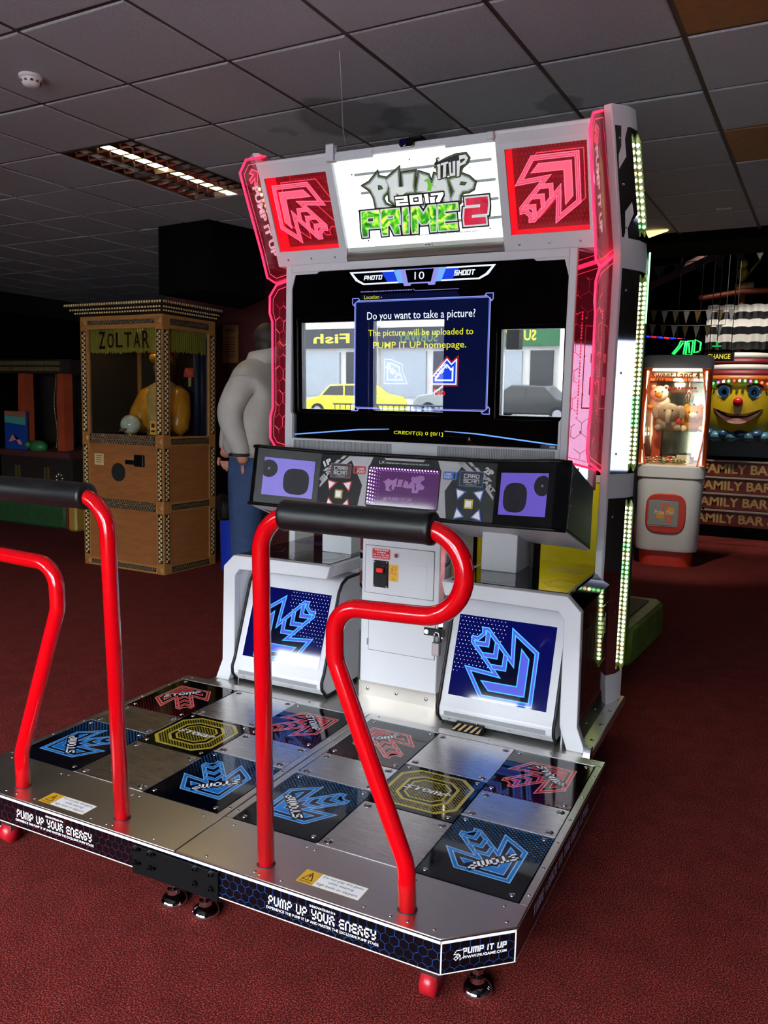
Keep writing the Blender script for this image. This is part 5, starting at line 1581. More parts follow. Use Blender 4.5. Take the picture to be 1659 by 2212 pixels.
for z0, z1 in ((.10, .55), (.665, 1.14), (1.26, 2.18)):
    for x in (-W2 + .043, W2 - .043):
        mb = MB(); mb.box(x - .026, x + .026, -D2 - .004, -D2 + .002, z0, z1); st = mb.build('studded_strip', WDK, ft)
        m2 = MB(); studs(m2, (x, -D2 - .004, z0), (x, -D2 - .004, z1), int((z1 - z0) / .042), 2, (.022, 0, 0), (0, -1, 0)); stuff(m2.build('studs', STUD, st))
    for y in (-D2 + .043, D2 - .043):
        mb = MB(); mb.box(W2 - .002, W2 + .004, y - .026, y + .026, z0, z1); st = mb.build('studded_strip', WDK, ft)
        m2 = MB(); studs(m2, (W2 + .004, y, z0), (W2 + .004, y, z1), int((z1 - z0) / .042), 2, (0, .022, 0), (1, 0, 0)); stuff(m2.build('studs', STUD, st))
mb = MB(); g = lambda e, z: [(-W2 - e, -D2 - e, z), (W2 + e, -D2 - e, z), (W2 + e, D2 + e * .5, z), (-W2 - e, D2 + e * .5, z)]
mb.loft([g(0, ZT_), g(.02, ZT_ + .015), g(.085, ZT_ + .075), g(.10, ZT_ + .08), g(.10, ZT_ + .105)]); cn = mb.build('cornice', WDK, ft)
m2 = MB()
for e, z in ((.035, ZT_ + .03), (.065, ZT_ + .057)):
    studs(m2, (-W2 - e, -D2 - e - .002, z), (W2 + e, -D2 - e - .002, z), 34, 1, (0, 0, .01), (0, -1, .6)); studs(m2, (W2 + e + .002, -D2 - e, z), (W2 + e + .002, D2, z), 24, 1, (0, 0, .01), (1, 0, .6))
studs(m2, (-W2 - .1, -D2 - .102, ZT_ + .093), (W2 + .1, -D2 - .102, ZT_ + .093), 40, 1, (0, 0, .01), (0, -1, 0)); studs(m2, (W2 + .102, -D2 - .1, ZT_ + .093), (W2 + .102, D2, ZT_ + .093), 28, 1, (0, 0, .01), (1, 0, 0))
stuff(m2.build('studs', STUD, cn))
mb = MB(); mb.box(-W2 + .02, W2 - .02, D2 - .02, D2, 1.18, ZT_); mb.build('back_panel', M('booth_back', '#1c1410', .7), ft)
mb = MB(); mb.box(-W2 + .03, -W2 + .04, -D2 + .09, D2 - .02, 1.25, 2.19); mb.build('far_side', M('booth_side', '#241a12', .7), ft)
mb = MB()
for k in range(5):
    mb.cyl((.44 - .02 * (k % 2), .16 + .04 * k, 1.25), (.44 - .02 * (k % 2), .16 + .04 * k, 2.15), .028, 8)
mb.build('blue_curtain', M('curtain_navy', '#0c1538', .6), ft, True)
mb = MB(); mb.box(-W2 + .03, W2 - .03, -D2 + .03, D2, 1.18, 1.235); mb.build('booth_floor', M('booth_cloth', '#100a14', .8), ft)
# fringed valance and name
FR = M('gold_fringe', '#8c8030', .6, noise=.35, nscale=90, stretch=(6, 6, .3))
mb = MB()
for k in range(60):
    x = -W2 + .09 + (2 * W2 - .18) * k / 60; mb.box(x, x + .0125, -D2 + .034 + .003 * (k % 2), -D2 + .038 + .003 * (k % 2), 1.985 + random.uniform(-.012, .012), 2.195)
stuff(mb.build('fringe', FR, ft))
mb = MB()
for k in range(40):
    y = -D2 + .09 + (2 * D2 - .18) * k / 40; mb.box(W2 - .04 - .003 * (k % 2), W2 - .036 - .003 * (k % 2), y, y + .0115, 2.0 + random.uniform(-.012, .012), 2.195)
stuff(mb.build('fringe', FR, ft))
art = Art(); ZL = M('letter_maroon', '#3a0d10', .4); ZG = M('letter_gold', '#c8a63c', .35)
for k, ch in enumerate('ZOLTAR'):
    x0 = -.30 + .108 * k; dz = .0 if k in (0, 5) else .012
    art.text(ch, x0, 2.035 - abs(k - 2.5) * .006, x0 + .085, 2.175 - dz, ZL, 1, bold=.01)
art.place('name_lettering', ft, (0, -D2 + .0295, 0), (1, 0, 0), (0, 0, 1), .0006)
BP = glass_mat('booth_glass', '#eef2ee', .05)
mb = MB(); mb.box(-W2 + .085, W2 - .085, -D2 + .022, -D2 + .027, 1.245, 2.195); mb.build('glass_pane', BP, ft)
mb = MB(); mb.box(W2 - .027, W2 - .022, -D2 + .085, D2 - .085, 1.245, 2.195); mb.build('glass_pane', BP, ft)
# seated turbaned figure in gold satin, no face shown
SAT = M('gold_satin', '#c07a1e', .28, noise=.25, nscale=9, bump=.5); SKIN = M('figure_skin', '#6a4630', .6); CREAM = M('cream_cloth', '#b89a62', .6, noise=.2, nscale=20)
mb = MB(); mb.loft([[(.10 + a * cos(2 * pi * k / 14), .10 + b * sin(2 * pi * k / 14), z) for k in range(14)] for a, b, z in ((.20, .13, 1.22), (.19, .13, 1.40), (.21, .13, 1.60), (.17, .10, 1.70), (.06, .06, 1.75), (.055, .055, 1.80))]); fg = mb.build('figure_torso', CREAM, ft, True)
mb = MB(); mb.ball((.10, .08, 1.87), (.085, .095, .115), 14, 10); mb.ball((.10, -.015, 1.865), (.018, .022, .026), 8, 6); mb.build('figure_head', SKIN, fg, True)
mb = MB(); mb.lathe([(.10, 1.91), (.125, 1.945), (.12, 1.98), (.10, 2.0)], (.10, .08, 0), 16); mb.build('turban_band', M('turban_gold', '#b8902e', .35, .4, noise=.3, nscale=40), fg, True)
mb = MB(); mb.lathe([(.11, 1.985), (.105, 2.03), (.075, 2.10), (.03, 2.15), (.002, 2.16)], (.10, .08, 0), 16); mb.build('turban_cap', M('turban_red', '#c4331c', .45), fg, True)
for sx, nm in ((1, 'near'), (-1, 'far')):
    X = .10 + (.235 if sx > 0 else -.20)
    mb = MB(); mb.tube([(X - sx * .07, .10, 1.68), (X - sx * .01, .08, 1.62), (X + sx * .02, .02, 1.45), (X + sx * .02, -.01, 1.33), (X, -.03, 1.285)], [.045, .085, .105, .11, .08], 14); sl = mb.build('satin_sleeve', SAT, fg, True)
    mb = MB(); mb.tube([(X, -.02, 1.31), (X - sx * .02, -.12, 1.32), (X - sx * .04, -.19, 1.31)], [.075, .055, .035], 12); mb.build('satin_cuff', SAT, fg, True)
    mb = MB(); mb.ball((X - sx * .05, -.225, 1.30), (.035, .045, .022), 10, 7)
    for f in range(4):
        mb.tube([(X - sx * .05 - .024 + .016 * f, -.25, 1.30), (X - sx * .05 - .026 + .017 * f, -.285, 1.292), (X - sx * .05 - .026 + .017 * f, -.305, 1.275)], [.009, .008, .006], 6)
    mb.tube([(X - sx * .08, -.215, 1.30), (X - sx * .10, -.245, 1.29)], [.010, .007], 6); mb.build('figure_hand', SKIN, fg, True)
mb = MB(); mb.ball((-.05, -.19, 1.335), .092, 22, 14); mb.build('crystal_ball', M('ball_white', '#c9c6bc', .12, noise=.12, nscale=20), ft, True)
mb = MB(); mb.lathe([(.06, 1.235), (.05, 1.25), (.055, 1.262)], (-.05, -.19, 0), 16); mb.build('ball_stand', M('stand_gold', '#8a6a2a', .4, .6), ft, True)
mb = MB(); mb.cyl((.36, .16, 1.70), (.36, .16, 1.79), .016, 10); lp = mb.build('lamp_stem', M('lamp_cream', '#a59a72', .4), ft, True)
mb = MB(); mb.lathe([(.06, 1.79), (.045, 1.87)], (.36, .16, 0), 14); mb.build('lamp_shade', M('lamp_shade', '#5a3a34', .5, emit=.25, ecol='#a02010'), ft, True)
LEDR = M('led_red', '#ff2020', .3, emit=1.2, ecol='#ff1818')
mb = MB()
for k in range(17):
    mb.ball((-.16 + .004 * k, .25, 1.36 + .045 * k), .008, 6, 4)
stuff(mb.build('red_led_string', LEDR, ft))
mb = MB(); mb.cyl((-.052, -D2 + .009, .90), (-.052, -D2 + .001, .90), .085, 28); mb.build('speaker_hole', M('hole_black', '#040404', .7), ft)
mb = MB(); mb.cbox(.165, .275, -D2 - .02, -D2 + .01, .965, 1.07, .004); cm = mb.build('coin_unit', BLACK, ft)
mb = MB(); mb.cbox(.05, .165, -D2 - .014, -D2 + .008, .98, 1.02, .004); mb.box(.06, .085, -D2 - .016, -D2 - .013, .985, 1.015); mb.build('bill_slot', BLACK, ft)
art = Art(); art.rect(0, 0, .12, .105, M('paper_cream', '#b09a70', .6), 0)
for k in range(4):
    art.rect(.02, .085 - .02 * k, .10 - .012 * (k % 2), .090 - .02 * k, ZL, 1)
art.place('instruction_label', ft, (-.36, -D2 + .0078, .955), (1, 0, 0), (0, 0, 1), .0006)
art = Art(); art.rect(0, 0, .07, .12, M('paper_gold', '#a8862e', .6), 0); art.rect(.016, .062, .054, .098, ZL, 1); art.rect(.012, .02, .058, .04, ZL, 1); art.place('price_card', ft, (.33, -D2 + .0215, 1.26), (1, 0, 0), (0, 0, 1), .0006)

def lamp(name, parent, loc, w, colr, r=.03):
    l = bpy.data.lights.new(name, 'POINT'); l.energy = w; l.color = lin(colr)[:3]; l.shadow_soft_size = r
    o = bpy.data.objects.new(name, l); col.objects.link(o); o.parent = parent; o.location = loc
    return o
mb = MB(); mb.cyl((.0, -.10, 2.215), (.0, -.10, 2.19), .03, 14); mb.build('booth_lamp', M('booth_lamp_glow', '#ffe0a0', .4, emit=6, ecol='#ffd890'), ft)
lamp('booth_light', ft, (.0, -.10, 2.16), 1.6, '#ffd8a0')
# notice on the maroon wall
art = Art(); art.rect(0, 0, .20, .40, M('paper_tan', '#9a6a34', .6), 0)
art.disc(.10, .345, .075, INKK, 1, 20, .028); art.disc(.10, .345, .070, MATS['paper_tan'], 2, 20, .024); art.rect(.05, .339, .15, .351, INKK, 3)
for k in range(9):
    art.rect(.03 + .01 * (k % 3), .27 - .026 * k, .17 - .012 * (k % 2), .276 - .026 * k, INKK, 1)
nb_ = thing('wall_notice', 'tan paper notice pinned to the maroon wall beside the fortune booth', 'notice', (-4.0, 5.343, 2.0), 0, None, True)
mb = MB(); mb.box(-4.10, -3.89, 5.341, 5.349, 1.995, 2.41); mb.build('backing_board', M('notice_board', '#6a4a28', .6), nb_)
art.place('notice_sheet', nb_, (-4.095, 5.340, 2.0), (1, 0, 0), (0, 0, 1), .0004)

# ------------------------------------------------------------------ litter bin
bn = thing('litter_bin', 'blue round litter bin lined with a black sack', 'bin', (-3.07, 4.14, 0))
mb = MB(); mb.lathe([(.0, .0), (.098, .0), (.102, .01), (.118, .52), (.121, .525), (.116, .53), (.110, .52)], seg=24); mb.build('bin_body', M('bin_blue', '#0e2a9a', .4), bn, True, auto=40)
mb = MB()
R_ = []
for r, z in ((.122, .47), (.135, .50), (.140, .56), (.145, .64), (.135, .70), (.115, .715), (.10, .69), (.05, .60)):
    R_.append([((r + .012 * sin(5 * a + 9 * z) + .008 * sin(11 * a)) * cos(a), (r + .012 * sin(5 * a + 9 * z)) * sin(a), z + .012 * sin(3 * a)) for a in [2 * pi * k / 28 for k in range(28)]])
mb.loft(R_); mb.build('bin_sack', M('sack_black', '#060607', .3), bn, True)

# ------------------------------------------------------------------ man in a pale jacket, seen from behind, leaning forward
def skin_mesh(name, mat, parent, nodes, edges, root=0, sub=2):
    me = bpy.data.meshes.new(name)
    me.from_pydata([n[0] for n in nodes], edges, [])
    o = bpy.data.objects.new(name, me); col.objects.link(o); o.parent = parent
    m = o.modifiers.new('Skin', 'SKIN'); m.use_smooth_shade = True
    sv = me.skin_vertices[0].data
    for i, n in enumerate(nodes):
        r = n[1]; sv[i].radius = r if isinstance(r, tuple) else (r, r)
        sv[i].use_root = (i == root)
    s_ = o.modifiers.new('Sub', 'SUBSURF'); s_.levels = sub; s_.render_levels = sub
    dg = bpy.context.evaluated_depsgraph_get()
    ev = bpy.data.meshes.new_from_object(o.evaluated_get(dg))
    o.modifiers.clear(); o.data = ev; bpy.data.meshes.remove(me)
    ev.materials.clear(); ev.materials.append(mat); ev.shade_smooth()
    o.name = name
    return o
# own frame: +x is the viewer's right, +y away from the camera; he faces right and away
man = thing('person', 'man in a pale grey jacket and blue jeans leaning forward, seen from behind', 'person', (-1.60, 2.27, 0), atan2(.585, .811))
SK = M('skin_tone', '#a9705a', .55)
body = [((.05, 0, 1.07), .09), ((.055, .01, 1.30), .11), ((.075, .03, 1.55), .145), ((.10, .05, 1.72), .09), ((.135, .07, 1.83), .055), ((.165, .09, 1.90), .075), ((.185, .105, 1.955), .080), ((.185, .10, 1.99), .055),
        ((.02, -.10, 1.68), .05), ((-.055, -.17, 1.47), .045), ((.00, -.15, 1.24), .04), ((.02, -.135, 1.17), .042),
        ((.15, .17, 1.68), .05), ((-.02, .22, 1.48), .045), ((-.09, .14, 1.27), .04), ((-.105, .10, 1.20), .042),
        ((.04, -.09, .98), .085), ((.02, -.10, .55), .075), ((.00, -.11, .10), .05), ((.08, -.13, .045), .045),
        ((.06, .10, .98), .085), ((.08, .11, .55), .075), ((.09, .12, .10), .05), ((.17, .10, .045), .045)]
be = [(0, 1), (1, 2), (2, 3), (3, 4), (4, 5), (5, 6), (6, 7), (3, 8), (8, 9), (9, 10), (10, 11), (3, 12), (12, 13), (13, 14), (14, 15), (0, 16), (16, 17), (17, 18), (18, 19), (0, 20), (20, 21), (21, 22), (22, 23)]
bd = skin_mesh('body', SK, man, body, be)
def fingers(c, d, side):
    mb = MB()
    c = Vector(c); d = Vector(d).normalized(); a = Vector(side).normalized()
    for k in range(4):
        p = c + a * (.016 * (k - 1.5)); L_ = (.055, .066, .062, .048)[k]
        mb.tube([p, p + d * L_ * .5 + Vector((.006, 0, 0)), p + d * L_ + Vector((.018, 0, 0))], [.0105, .0095, .007], 8)
    p = c + a * -.034 - d * .02
    mb.tube([p, p + d * .03 - a * .012, p + d * .05 - a * .008], [.012, .010, .008], 8)
    mb.build('fingers', SK, bd, True)
fingers((.022, -.133, 1.145), (.05, 0, -1), (.3, 1, 0)); fingers((-.107, .095, 1.175), (.1, -.1, -1), (1, -.4, 0))
JK = M('jacket_pale_grey', '#a39d98', .85, noise=.12, nscale=5, bump=.35)
jk = [((.03, .0, 1.17), (.185, .165)), ((.035, .0, 1.32), (.19, .17)), ((.06, .02, 1.52), (.20, .175)), ((.09, .04, 1.70), (.175, .15)), ((.125, .06, 1.81), (.09, .09)), ((.145, .075, 1.865), (.085, .085)),
      ((.01, -.11, 1.69), .095), ((-.085, -.18, 1.48), .085), ((-.005, -.155, 1.27), .062), ((.01, -.145, 1.215), .058),
      ((.15, .17, 1.69), .095), ((-.05, .225, 1.50), .085), ((-.088, .15, 1.29), .062), ((-.097, .125, 1.24), .058)]
je = [(0, 1), (1, 2), (2, 3), (3, 4), (4, 5), (3, 6), (6, 7), (7, 8), (8, 9), (3, 10), (10, 11), (11, 12), (12, 13)]
jo = skin_mesh('jacket', JK, man, jk, je)
mb = MB(); mb.tube([(-.012 + .058 * cos(2 * pi * k / 14), -.150 + .058 * sin(2 * pi * k / 14), 1.232) for k in range(14)], .010, 6, True); mb.build('jacket_cuff', M('cuff_black', '#101014', .7), jo, True)
mb = MB(); mb.loft([[(cx + r * cos(2 * pi * k / 18), cy + r * .95 * sin(2 * pi * k / 18), z + .02 * cos(2 * pi * k / 18)) for k in range(18)] for r, z, cx, cy in ((.105, 1.80, .125, .06), (.108, 1.85, .135, .068), (.100, 1.895, .145, .074), (.088, 1.895, .145, .074), (.085, 1.85, .135, .068))]); mb.build('jacket_collar', JK, jo, True)
JN = M('denim_blue', '#1d3358', .8, noise=.15, nscale=30)
jn = [((.05, 0, 1.30), (.135, .12)), ((.05, 0, 1.06), (.165, .14)), ((.035, -.09, .95), .125), ((.02, -.10, .56), .088), ((.005, -.11, .12), .072), ((.065, .10, .95), .125), ((.08, .11, .56), .088), ((.09, .12, .12), .072)]
skin_mesh('jeans', JN, man, jn, [(0, 1), (1, 2), (2, 3), (3, 4), (1, 5), (5, 6), (6, 7)])
FD = Vector((.75, .66, -.05)).normalized(); SD = Vector((-.66, .75, 0)); HC = Vector((.185, .105, 1.958))
mb = MB(); mb.ball(HC + FD * .018, (.082, .080, .098), 18, 12); mb.tube([HC + FD * .09 + Vector((0, 0, .022)), HC + FD * .112 + Vector((0, 0, -.012)), HC + FD * .098 + Vector((0, 0, -.022))], [.008, .014, .010], 8)
mb.ball(HC + FD * .075 + Vector((0, 0, -.078)), (.030, .030, .022), 10, 7); mb.build('face', SK, bd, True)
for q in (1, -1):
    mb = MB(); mb.ball(HC + SD * q * .084 + Vector((0, 0, -.01)), (.012, .016, .028), 10, 7); mb.build('ear', SK, bd, True)
    mb = MB(); mb.ball(HC + FD * .086 + SD * q * .030 + Vector((0, 0, .018)), .010, 10, 7); mb.build('eye', M('eye_pale', '#d8d4cc', .3), bd, True)
    mb = MB(); mb.ball(HC + FD * .0935 + SD * q * .030 + Vector((0, 0, .018)), .005, 8, 5); mb.build('pupil', BLACKG, bd, True)
    mb = MB(); mb.tube([HC + FD * .090 + SD * q * (.014 + .011 * k) + Vector((0, 0, .036 + .004 * (k == 1))) for k in range(3)], .004, 6); mb.build('eyebrow', M('brow_dark', '#24170f', .8), bd, True)
mb = MB(); mb.tube([HC + FD * (.092 - .006 * abs(k)) + SD * .012 * k + Vector((0, 0, -.050 + .002 * abs(k))) for k in (-2, -1, 0, 1, 2)], [.003, .005, .0055, .005, .003], 6); mb.build('mouth', M('lip_tone', '#8a4a42', .5), bd, True)
hr = MB(); hr.ball(HC - FD * .022 + Vector((0, 0, .022)), (.094, .094, .090), 18, 12); hr.ball(HC - FD * .040 + Vector((0, 0, -.035)), (.070, .074, .070), 14, 8); hr.build('hair', M('hair_dark', '#1c120c', .7, noise=.3, nscale=50), man, True)
for (x, y) in ((.0, -.115), (.09, .115)):
    mb = MB(); mb.loft([[(x - .07 + .13 * t_ + .045 * w * cos(2 * pi * k / 12) * .9, y + .046 * w * sin(2 * pi * k / 12), z0 + h_ * (.5 + .5 * sin(2 * pi * k / 12 + 1.57))) for k in range(12)] for t_, w, z0, h_ in ((0, .6, .0, .09), (.3, 1, .0, .10), (1.0, 1.05, .0, .07), (1.7, .9, .0, .05), (1.9, .4, .0, .03))]); mb.build('shoe', M('shoe_black', '#0c0c0e', .5), man, True)

# ------------------------------------------------------------------ dark redemption game at the far left
lg = thing('redemption_game', 'dark game cabinet with orange side posts and a blue sea picture', 'arcade machine', (-6.62, 5.0, 0), .0)
DKW = M('game_dark_wood', '#170b08', .6); ORG = M('game_orange', '#86341a', .5, noise=.15, nscale=5); GRN = M('game_green', '#123a14', .7, noise=.3, nscale=12)
mb = MB(); mb.box(-.62, .60, -.02, .75, .0, .86); mb.build('base_cabinet', DKW, lg)
mb = MB(); mb.box(-.63, .54, -.10, .0, .03, .35); mb.build('turf_front', GRN, lg, bevel=.02)
mb = MB(); mb.box(-.62, .60, .60, .75, .86, 2.0); mb.build('back_board', DKW, lg)
mb = MB(); mb.prism([(-.06, .86), (-.06, .93), (.75, 1.02), (.75, .86)], 'x', -.62, .60); mb.build('play_shelf', M('game_shelf', '#3a1210', .6), lg)
mb = MB(); mb.box(-.63, .62, -.04, .75, 1.86, 2.02); mq = mb.build('marquee', DKW, lg)
for k, (x0, x1) in enumerate(((-.60, -.36), (-.34, -.08), (-.06, .20), (.22, .46))):
    for z in (1.885, 1.955):
        mb = MB(); mb.box(x0, x1, -.052, -.04, z, z + .045); mb.build('marquee_plank', M('plank_olive', '#4a3a1c', .6, noise=.3, nscale=10), mq)
for x in (-.30, .36):
    mb = MB(); mb.loft([[(x - .075 + o_, .05, z), (x + .075 - o_ * .4, .03, z), (x + .075, .16, z), (x - .075, .16, z)] for z, o_ in ((.93, .0), (1.15, .02), (1.5, .0), (1.86, .02))]); mb.build('orange_post', ORG, lg)
mb = MB(); mb.box(-.56, -.19, .0, .03, .93, 1.40); pc = mb.build('picture_board', M('sea_blue', '#123a7a', .4), lg)
art = Art(); art.rect(-.56, .93, -.19, 1.40, M('sea_deep', '#0f2f74', .4), 0); art.poly([(-.56, 1.26), (-.19, 1.23), (-.19, 1.40), (-.56, 1.40)], M('sea_teal', '#3a7a70', .4), 1); art.poly([(-.56, 1.34), (-.19, 1.33), (-.19, 1.40), (-.56, 1.40)], M('sky_orange', '#7a4a3a', .4), 2)
art.poly([(-.50, 1.02), (-.30, 1.06), (-.25, 1.00), (-.31, .99), (-.42, 1.12)], M('fish_pink', '#b06a6a', .4), 3); art.place('sea_picture', pc, (0, 0, 0), (1, 0, 0), (0, 0, 1), .001)
mb = MB(); mb.ball((.0, .02, .98), (.13, .09, .08), 12, 8); mb.ball((-.12, -.03, 1.0), (.05, .05, .045), 10, 6); mb.build('green_creature', M('creature_green', '#1f5a2c', .5), lg, True)
mb = MB()
for k in range(40):
    mb.ball((.21 + .02 * sin(k * .2), .1, .98 + .022 * k), .004, 5, 4)
stuff(mb.build('light_string', M('dim_bulbs', '#c8c090', .4, emit=.25, ecol='#c8b060'), lg))
for x in (-.32, .18):
    mb = MB(); mb.box(x - .045, x - .02, -.03, -.02, .56, .74); mb.build('brass_bar', M('dull_brass', '#6a5a2a', .4, .6), lg); mb = MB(); mb.box(x + .01, x + .035, -.03, -.02, .56, .74); mb.build('brass_bar', MATS['dull_brass'], lg)
mb = MB(); mb.cyl((.40, -.02, .62), (.40, -.035, .62), .07, 20); mb.build('score_dial', M('dial_dark', '#22261e', .4), lg)
for k in range(7):
    a = 2 * pi * k / 7; mb = MB(); mb.ball((.40 + .05 * cos(a), -.038, .62 + .05 * sin(a)), .007, 6, 4); mb.build('dial_lamp', M('lamp_pale', '#b0b0a0', .4, emit=.3, ecol='#c8c8b0'), lg)
mb = MB(); mb.cbox(.55, .68, -.06, .10, .0, .44, .02); mb.build('yellow_kick', M('game_yellow', '#8a6a26', .5), lg)
mb = MB(); mb.box(.545, .56, -.07, .10, .02, .46); mb.build('red_kick_edge', M('game_red', '#7a1416', .5), lg)

# ------------------------------------------------------------------ ride standing behind the dance machine
rd = thing('kiddie_ride', 'yellow, blue and green kiddie ride standing behind the dance machine', 'kiddie ride', (.40, 3.05, 0), 0, None, True)
RY = M('ride_yellow', '#e6da00', .35); 
mb = MB(); mb.box(-.10, .62, 2.60, 2.66, .20, 1.16); mb.build('yellow_panel', RY, rd, bevel=.008)
mb = MB(); mb.box(-.10, .62, 2.592, 2.602, 1.16, 1.20); mb.build('panel_cap', M('ride_white', '#d8d6d0', .4), rd)
mb = MB(); mb.tube([(.30, 2.60, 1.18), (.30, 2.52, 1.34), (.30, 2.40, 1.36)], .012, 8); mb.build('added_lamp_arm', MATS['ride_white'], rd, True)  # arm, globe and light are added to brighten the yellow panel
mb = MB(); mb.ball((.30, 2.38, 1.34), .035, 12, 8); mb.build('added_lamp_globe', M('added_lamp_glow', '#fff4d8', .4, emit=8, ecol='#fff0cc'), rd, True)
lamp('added_ride_lamp', rd, Vector((.30, 2.37, 1.27)) - Vector((.40, 3.05, 0)), 2.2, '#fff4dc')
def blend_mat():
    m = bpy.data.materials.new('ride_blue_green'); m.use_nodes = True
    nt = m.node_tree; b = nt.nodes['Principled BSDF']
    tc = nt.nodes.new('ShaderNodeTexCoord'); sp = nt.nodes.new('ShaderNodeSeparateXYZ'); nt.links.new(tc.outputs['Object'], sp.inputs[0])
    nz = nt.nodes.new('ShaderNodeTexNoise'); nz.inputs['Scale'].default_value = 6; nt.links.new(tc.outputs['Object'], nz.inputs['Vector'])
    ad = nt.nodes.new('ShaderNodeMath'); ad.operation = 'MULTIPLY_ADD'; ad.inputs[1].default_value = .5; nt.links.new(nz.outputs['Fac'], ad.inputs[0]); nt.links.new(sp.outputs[2], ad.inputs[2])
    cr = nt.nodes.new('ShaderNodeValToRGB'); e = cr.color_ramp.elements
    e[0].position = .40; e[0].color = lin('#6f8a18'); e[1].position = .95; e[1].color = lin('#1d4a6a'); k = e.new(.7); k.color = lin('#1f6a3a')
    nt.links.new(ad.outputs[0], cr.inputs[0]); nt.links.new(cr.outputs[0], b.inputs['Base Color']); b.inputs['Roughness'].default_value = .4
    return m
RBG = blend_mat()
mb = MB(); mb.prism([(2.66, .0), (2.66, 1.9), (2.76, 2.28), (2.95, 2.36), (3.04, 2.25), (3.05, 1.2), (3.10, .0)], 'x', .66, .745); mb.build('side_wall', RBG, rd, bevel=.02)
mb = MB(); mb.prism([(.10, 3.06), (.775, 3.02), (.80, 3.3), (.845, 3.88), (.80, 3.98), (.10, 3.98)], 'z', 0, .24); mb.build('foot_base', M('ride_green_yellow', '#56701a', .5, noise=.45, nscale=9, stretch=(1, 1, .4)), rd, bevel=.02)
mb = MB(); mb.prism([(.14, 3.14), (.70, 3.12), (.75, 3.84), (.14, 3.9)], 'z', .24, .252); mb.build('tread_mat', M('tread_brown', '#4a3a24', .7, noise=.3, nscale=60), rd)

# ------------------------------------------------------------------ lit prize crane on the right
cl = thing('crane_machine', 'white and orange prize crane with a brightly lit glass case', 'crane machine', (.47, 6.98, 0), .08)
cl.scale = (.87, .87, 1)
CW = M('crane_white', '#d2cfc9', .35); CR = M('crane_red', '#b8301a', .35); CO_ = M('crane_orange', '#e05a1c', .3)
def rr(w, d, z, r=.16, n=5, y0=.0):
    P = []
    for cx, cy, a in ((w - r, -d + r, -90), (w - r * .4, d - r * .4, 0), (-w + r * .4, d - r * .4, 90), (-w + r, -d + r, 180)):
        q = r if cy < 0 else r * .4
        for k in range(n + 1):
            t = radians(a + 90 * k / n); P.append((cx + q * cos(t), cy + q * sin(t) + y0, z))
    return P
mb = MB(); mb.loft([rr(.30, .30, .0), rr(.30, .30, .17)]); mb.build('red_base', CR, cl, True, auto=40)
mb = MB(); mb.loft([rr(.345, .34, .16), rr(.355, .35, .19), rr(.37, .36, .90)]); lb = mb.build('lower_body', CW, cl, True, auto=40)
mb = MB(); mb.loft([rr(.372, .362, .905), rr(.385, .375, .92), rr(.385, .375, 1.03), rr(.372, .362, 1.045)]); mb.build('shelf_band', CW, cl, True, auto=40)
mb = MB(); mb.loft([rr(.385, .375, 2.015), rr(.392, .38, 2.03), rr(.392, .38, 2.11), rr(.37, .36, 2.145), rr(.30, .30, 2.15)]); mb.build('top_cap', CW, cl, True, auto=40)
mb = MB(); mb.box(-.36, .36, .30, .34, 1.04, 2.02); mb.build('case_back', M('case_mirror', '#8a8a80', .08, .9), cl)
# red band curling round the right edge of the window, white posts
for s in (1, -1):
    mb = MB(); mb.loft([[(s * .388, -.16, z), (s * .375, -.28, z), (s * (.345 - .06 * (1 - sin(pi * (z - 1.04) / .93))), -.352, z), (s * (.335 - .06 * (1 - sin(pi * (z - 1.04) / .93))), -.345, z), (s * .362, -.27, z), (s * .375, -.16, z)] for z in [1.04 + .98 * k / 8 for k in range(9)]]); mb.build('case_post', CO_, cl, True, auto=40)
    mb = MB(); mb.box(s * .372, s * .388, -.16, .36, 1.04, 2.02); mb.build('case_side', CW if s > 0 else CO_, cl)
    mb = MB(); mb.box(s * .315, s * .330, -.335, -.325, 1.06, 1.99); mb.build('led_strip', M('crane_led', '#ffffff', .3, emit=5, ecol='#fff3d8'), cl)
mb = MB(); mb.box(-.32, .32, -.30, -.28, 1.99, 2.01); mb.build('led_strip', MATS['crane_led'], cl)
mb = MB(); mb.box(-.34, .34, -.349, -.345, 1.045, 2.015); mb.build('case_glass', glass_mat('crane_glass', '#fffdf4', .04), cl)
mb = MB(); mb.box(-.36, .36, -.34, .34, 1.04, 1.055); mb.build('case_floor', M('crane_floor', '#d8b890', .4), cl)
mb = MB(); mb.box(-.20, .30, -.18, .22, 1.375, 1.385); mb.build('glass_shelf', glass_mat('shelf_glass', '#f0fff4', .12), cl)
mb = MB(); mb.box(-.36, .36, -.02, .02, 1.90, 1.93); mb.build('gantry_rail', CHROME, cl)
mb = MB(); mb.cyl((.14, 0, 1.90), (.14, 0, 1.80), .012, 8); mb.ball((.14, 0, 1.79), .03, 10, 6)
for k in range(3):
    a = 2 * pi * k / 3 + .5
    mb.tube([(.14, 0, 1.79), (.14 + .05 * cos(a), .05 * sin(a), 1.75), (.14 + .03 * cos(a), .03 * sin(a), 1.69)], .007, 6)
mb.build('claw', CHROME, cl, True)
art = Art(); art.text('Sweet Land 4', -.28, 1.915, .25, 1.985, CO_, 0, bold=.02); [art.rect(-.12 + .035 * k, 1.81, -.12 + .035 * k + .028, 1.832, M('crane_text_red', '#c83a1c', .4), 0) for k in range(10)]; art.place('glass_lettering', cl, (0, -.350, 0), (1, 0, 0), (0, 0, 1), .0004)
